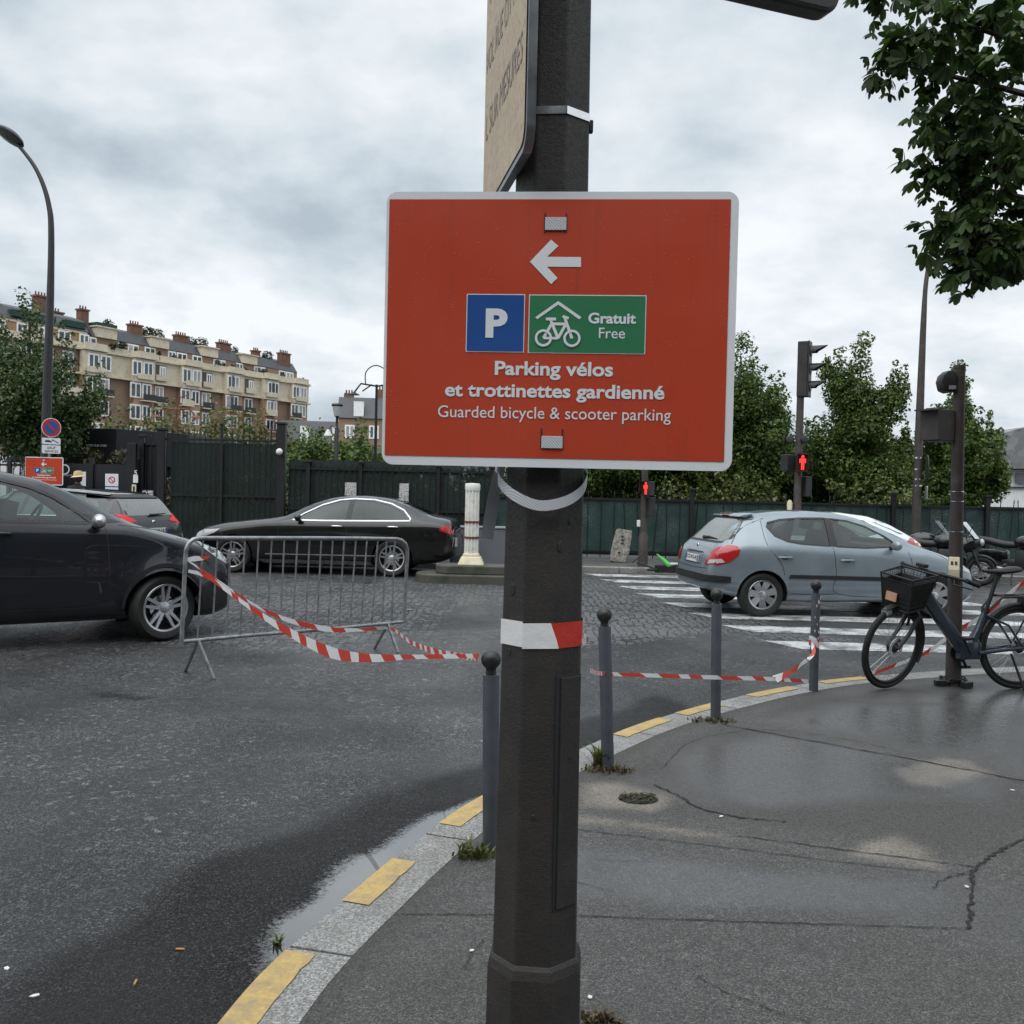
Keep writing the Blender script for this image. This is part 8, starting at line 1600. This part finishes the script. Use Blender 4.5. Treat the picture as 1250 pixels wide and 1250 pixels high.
# ================================================================== motorcycles parked at the right
def motorcycle(label, loc, rz, screen_mat, headl=True):
    m = thing('motorcycle', label, 'motorcycle', loc, rz, 'motorcycles parked by the green fence'); m.scale = (.92,) * 3; r = .31; MXx = Matrix.Rotation(R(90), 4, 'X')
    for k, x in enumerate((0, 1.42)):
        e_ = empty('wheel', m, (x, 0, r)); mb = MB(); ps = [Vector((.25 * math.cos(a), 0, .25 * math.sin(a))) for a in np.linspace(0, 2 * math.pi, 40, endpoint=False)]; mb.tube(ps, .062, 12, closed=True); mb.obj('tyre', MAT['rubber'], e_, 60)
        mb = MB(); mb.tube([p * .80 for p in ps], .016, 8, closed=True)
        for q_ in range(10): a = 2 * math.pi * q_ / 10; mb.tube([(.03 * math.cos(a), 0, .03 * math.sin(a)), (.2 * math.cos(a), 0, .2 * math.sin(a))], .010, 6)
        mb.obj('rim', MAT['rim'], e_, 50, fixn=False); mb = MB(); mb.lathe([(.06, -.07), (.14, -.07), (.14, -.066), (.06, -.066)], 26, MXx, closed=True); mb.obj('brake_disc', MAT['steel'], e_, 40)
    mb = MB()
    for s in (-1, 1): mb.tube([(1.42, s * .10, r), (1.20, s * .10, .86)], [.026, .022], 8)
    mb.obj('fork', MAT['dark_metal'], m, 50); mb = MB(); mb.tube([(1.16, -.38, 1.02), (1.10, -.2, 1.06), (1.12, 0, 1.0), (1.10, .2, 1.06), (1.16, .38, 1.02)], .013, 8); hb = mb.obj('handlebar', MAT['black_plastic'], m, 50)
    for s in (-1, 1): mb = MB(); mb.tube([(1.14, s * .28, 1.05), (1.2, s * .36, 1.2)], .006, 6); mb.sphere((1.2, s * .38, 1.24), .06, 8, sc=(.35, 1, .7)); mb.obj('mirror', MAT['black_plastic'], hb, 50)
    mb = MB(); mb.sphere((0, 0, 0), 1, 12, sc=(.30, .17, .16)); tk = mb.obj('fuel_tank', MAT['paint_black'], m, 60, loc=(.80, 0, .90)); mb = MB(); mb.box((.78, 0, .55), (.46, .32, .40), top=.8); mb.box((.55, 0, .42), (.3, .26, .22)); mb.obj('engine', MAT['rim_dark'], m, 40, bevel=.04)
    mb = MB(); mb.tube(smoothline([np.array(p) for p in ((.62, 0, .84), (.30, 0, .84), (.0, 0, .90), (-.30, 0, .96))], 3), [.06, .07, .075, .08, .08, .08, .08, .07, .06, .04], 12); mb.obj('seat', MAT['black_plastic'], m, 60)
    mb = MB(); mb.tube([(1.05, 0, .80), (1.24, 0, .90), (1.40, 0, .86)], [.16, .20, .07], 12); mb.obj('fairing', MAT['paint_black'], m, 60); mb = MB(); mb.sphere((1.42, 0, .90), .09, 10, sc=(.6, 1.2, .9)); mb.obj('headlight', MAT['head_lamp'], m, 60)
    mb = MB(); vs = []
    for i in range(5):
        u = i / 4
        for a in np.linspace(-1, 1, 7): vs.append((1.38 - .26 * u - .10 * a * a, a * (.20 - .07 * u), .98 + .34 * u))
    mb.add(vs, [(i * 7 + j, i * 7 + j + 1, (i + 1) * 7 + j + 1, (i + 1) * 7 + j) for i in range(4) for j in range(6)]); mb.obj('windscreen', screen_mat, m, 60)
    vs = []; n = 14
    for i in range(n + 1):
        a = R(20 + 130 * i / n)
        for y, dr in ((-.075, -.03), (-.05, 0), (.05, 0), (.075, -.03)): vs.append((1.42 + (r + .035 + dr) * math.cos(a), y, r + (r + .035 + dr) * math.sin(a)))
    MB().add(vs, [(i * 4 + j, i * 4 + j + 1, (i + 1) * 4 + j + 1, (i + 1) * 4 + j) for i in range(n) for j in range(3)]).obj('mudguard', MAT['black_plastic'], m, 60)
    mb = MB(); mb.tube([(.6, -.16, .30), (.2, -.2, .34), (-.15, -.2, .46)], [.04, .05, .06], 10); mb.obj('exhaust', MAT['galv'], m, 50); mb = MB(); mb.box((.1, 0, .62), (.6, .24, .22)); mb.box((-.3, 0, .86), (.16, .2, .1)); mb.obj('side_panel', MAT['paint_black'], m, 40, bevel=.05); mb = MB(); mb.tube([(0, -.08, r), (.5, -.1, .42)], .03, 8); mb.tube([(0, .08, r), (.5, .1, .42)], .03, 8); mb.obj('swing_arm', MAT['dark_metal'], m, 50)
    mb = MB(); mb.tube([(.55, -.15, .35), (.60, -.32, .01)], .016, 8); mb.obj('side_stand', MAT['black_plastic'], m, 50); return m
pale_screen = paint('pale_windscreen', (.42, .45, .46), .2)
Ym = 18.0; motorcycle('black motorcycle with a pale windscreen just right of the grey post', (GX(1212, Ym) - 1.36, Ym + .55, 0), R(-22), pale_screen)
motorcycle('black motorcycle cut off by the right edge of the photo', (GX(1262, Ym) - .35, Ym + .9, 0), R(-50), pale_screen)
motorcycle('dark motorcycle mostly hidden between the hatchback bonnet and the grey post', (GX(1165, Ym) - .9, Ym + 1.1, 0), R(-20), MAT['window_dark'])

# ================================================================== person by the gate, only the head shows over the estate car
def person(label, loc, rz, h=1.72):
    p = thing('person', label, 'person', loc, rz); J = [(0,0,.93),(0,0,1.12),(0,-.01,1.32),(0,0,1.45),(0,.01,1.52),(0,-.01,1.60),(0,-.01,1.70)]; Rr = [.15,.135,.15,.075,.052,.085,.062]; E = [(0,1),(1,2),(2,3),(3,4),(4,5),(5,6)]
    for s in (-1, 1):
        b = len(J); J += [(s*.10,0,.86),(s*.11,-.01,.48),(s*.11,.02,.08),(s*.115,-.13,.04)]; Rr += [.095,.062,.045,.036]; E += [(0,b),(b,b+1),(b+1,b+2),(b+2,b+3)]
        b = len(J); J += [(s*.19,0,1.39),(s*.25,.02,1.12),(s*.22,-.10,.90),(s*.21,-.14,.82)]; Rr += [.062,.045,.034,.030]; E += [(2,b),(b,b+1),(b+1,b+2),(b+2,b+3)]
    me = bpy.data.meshes.new('body'); me.from_pydata(J, E, []); o = bpy.data.objects.new('tmp', me); col.objects.link(o); o.modifiers.new('k', 'SKIN'); sv = me.skin_vertices[0].data
    for v, r_ in zip(sv, Rr): v.radius = (r_, r_)
    sv[0].use_root = True; o.modifiers.new('s', 'SUBSURF').levels = 2; o.modifiers['s'].render_levels = 2; dg = bpy.context.evaluated_depsgraph_get(); dg.update(); m2 = bpy.data.meshes.new_from_object(o.evaluated_get(dg)); bpy.data.objects.remove(o)
    m2.materials.clear(); m2.materials.append(paint('dark_clothing', (.016, .016, .018), .8)); m2.materials.append(paint('skin', (.36, .21, .15), .55))
    for f in m2.polygons: f.use_smooth = True; f.material_index = 1 if f.center.z > 1.50 or (f.center.z < .88 and abs(f.center.x) > .17) else 0
    bo = bpy.data.objects.new('body', m2); col.objects.link(bo); bo.parent = p; s_ = h / 1.74; bo.scale = (s_, s_, s_)
    mb = MB(); mb.lathe([(.0001, .085), (.075, .075), (.098, .02), (.10, -.02), (.165, -.055), (.16, -.062), (.095, -.03)], 20, Matrix.Translation((0, -.01, 1.70 * s_)) @ Matrix.Rotation(R(6), 4, 'Y')); mb.obj('hat', paint('tan_hat', (.55, .44, .24), .8), p, 50)
    mb = MB(); mb.sphere((0, .02, 1.61 * s_), .093, 10, sc=(1, 1.05, 1.1)); mb.obj('hair', paint('dark_hair', (.02, .015, .012), .6), p, 60); return p
person('person in a tan hat and dark clothes beside the white notice behind the estate car', (GX(95, 21.0), 21.0, .1), R(200), 1.70)
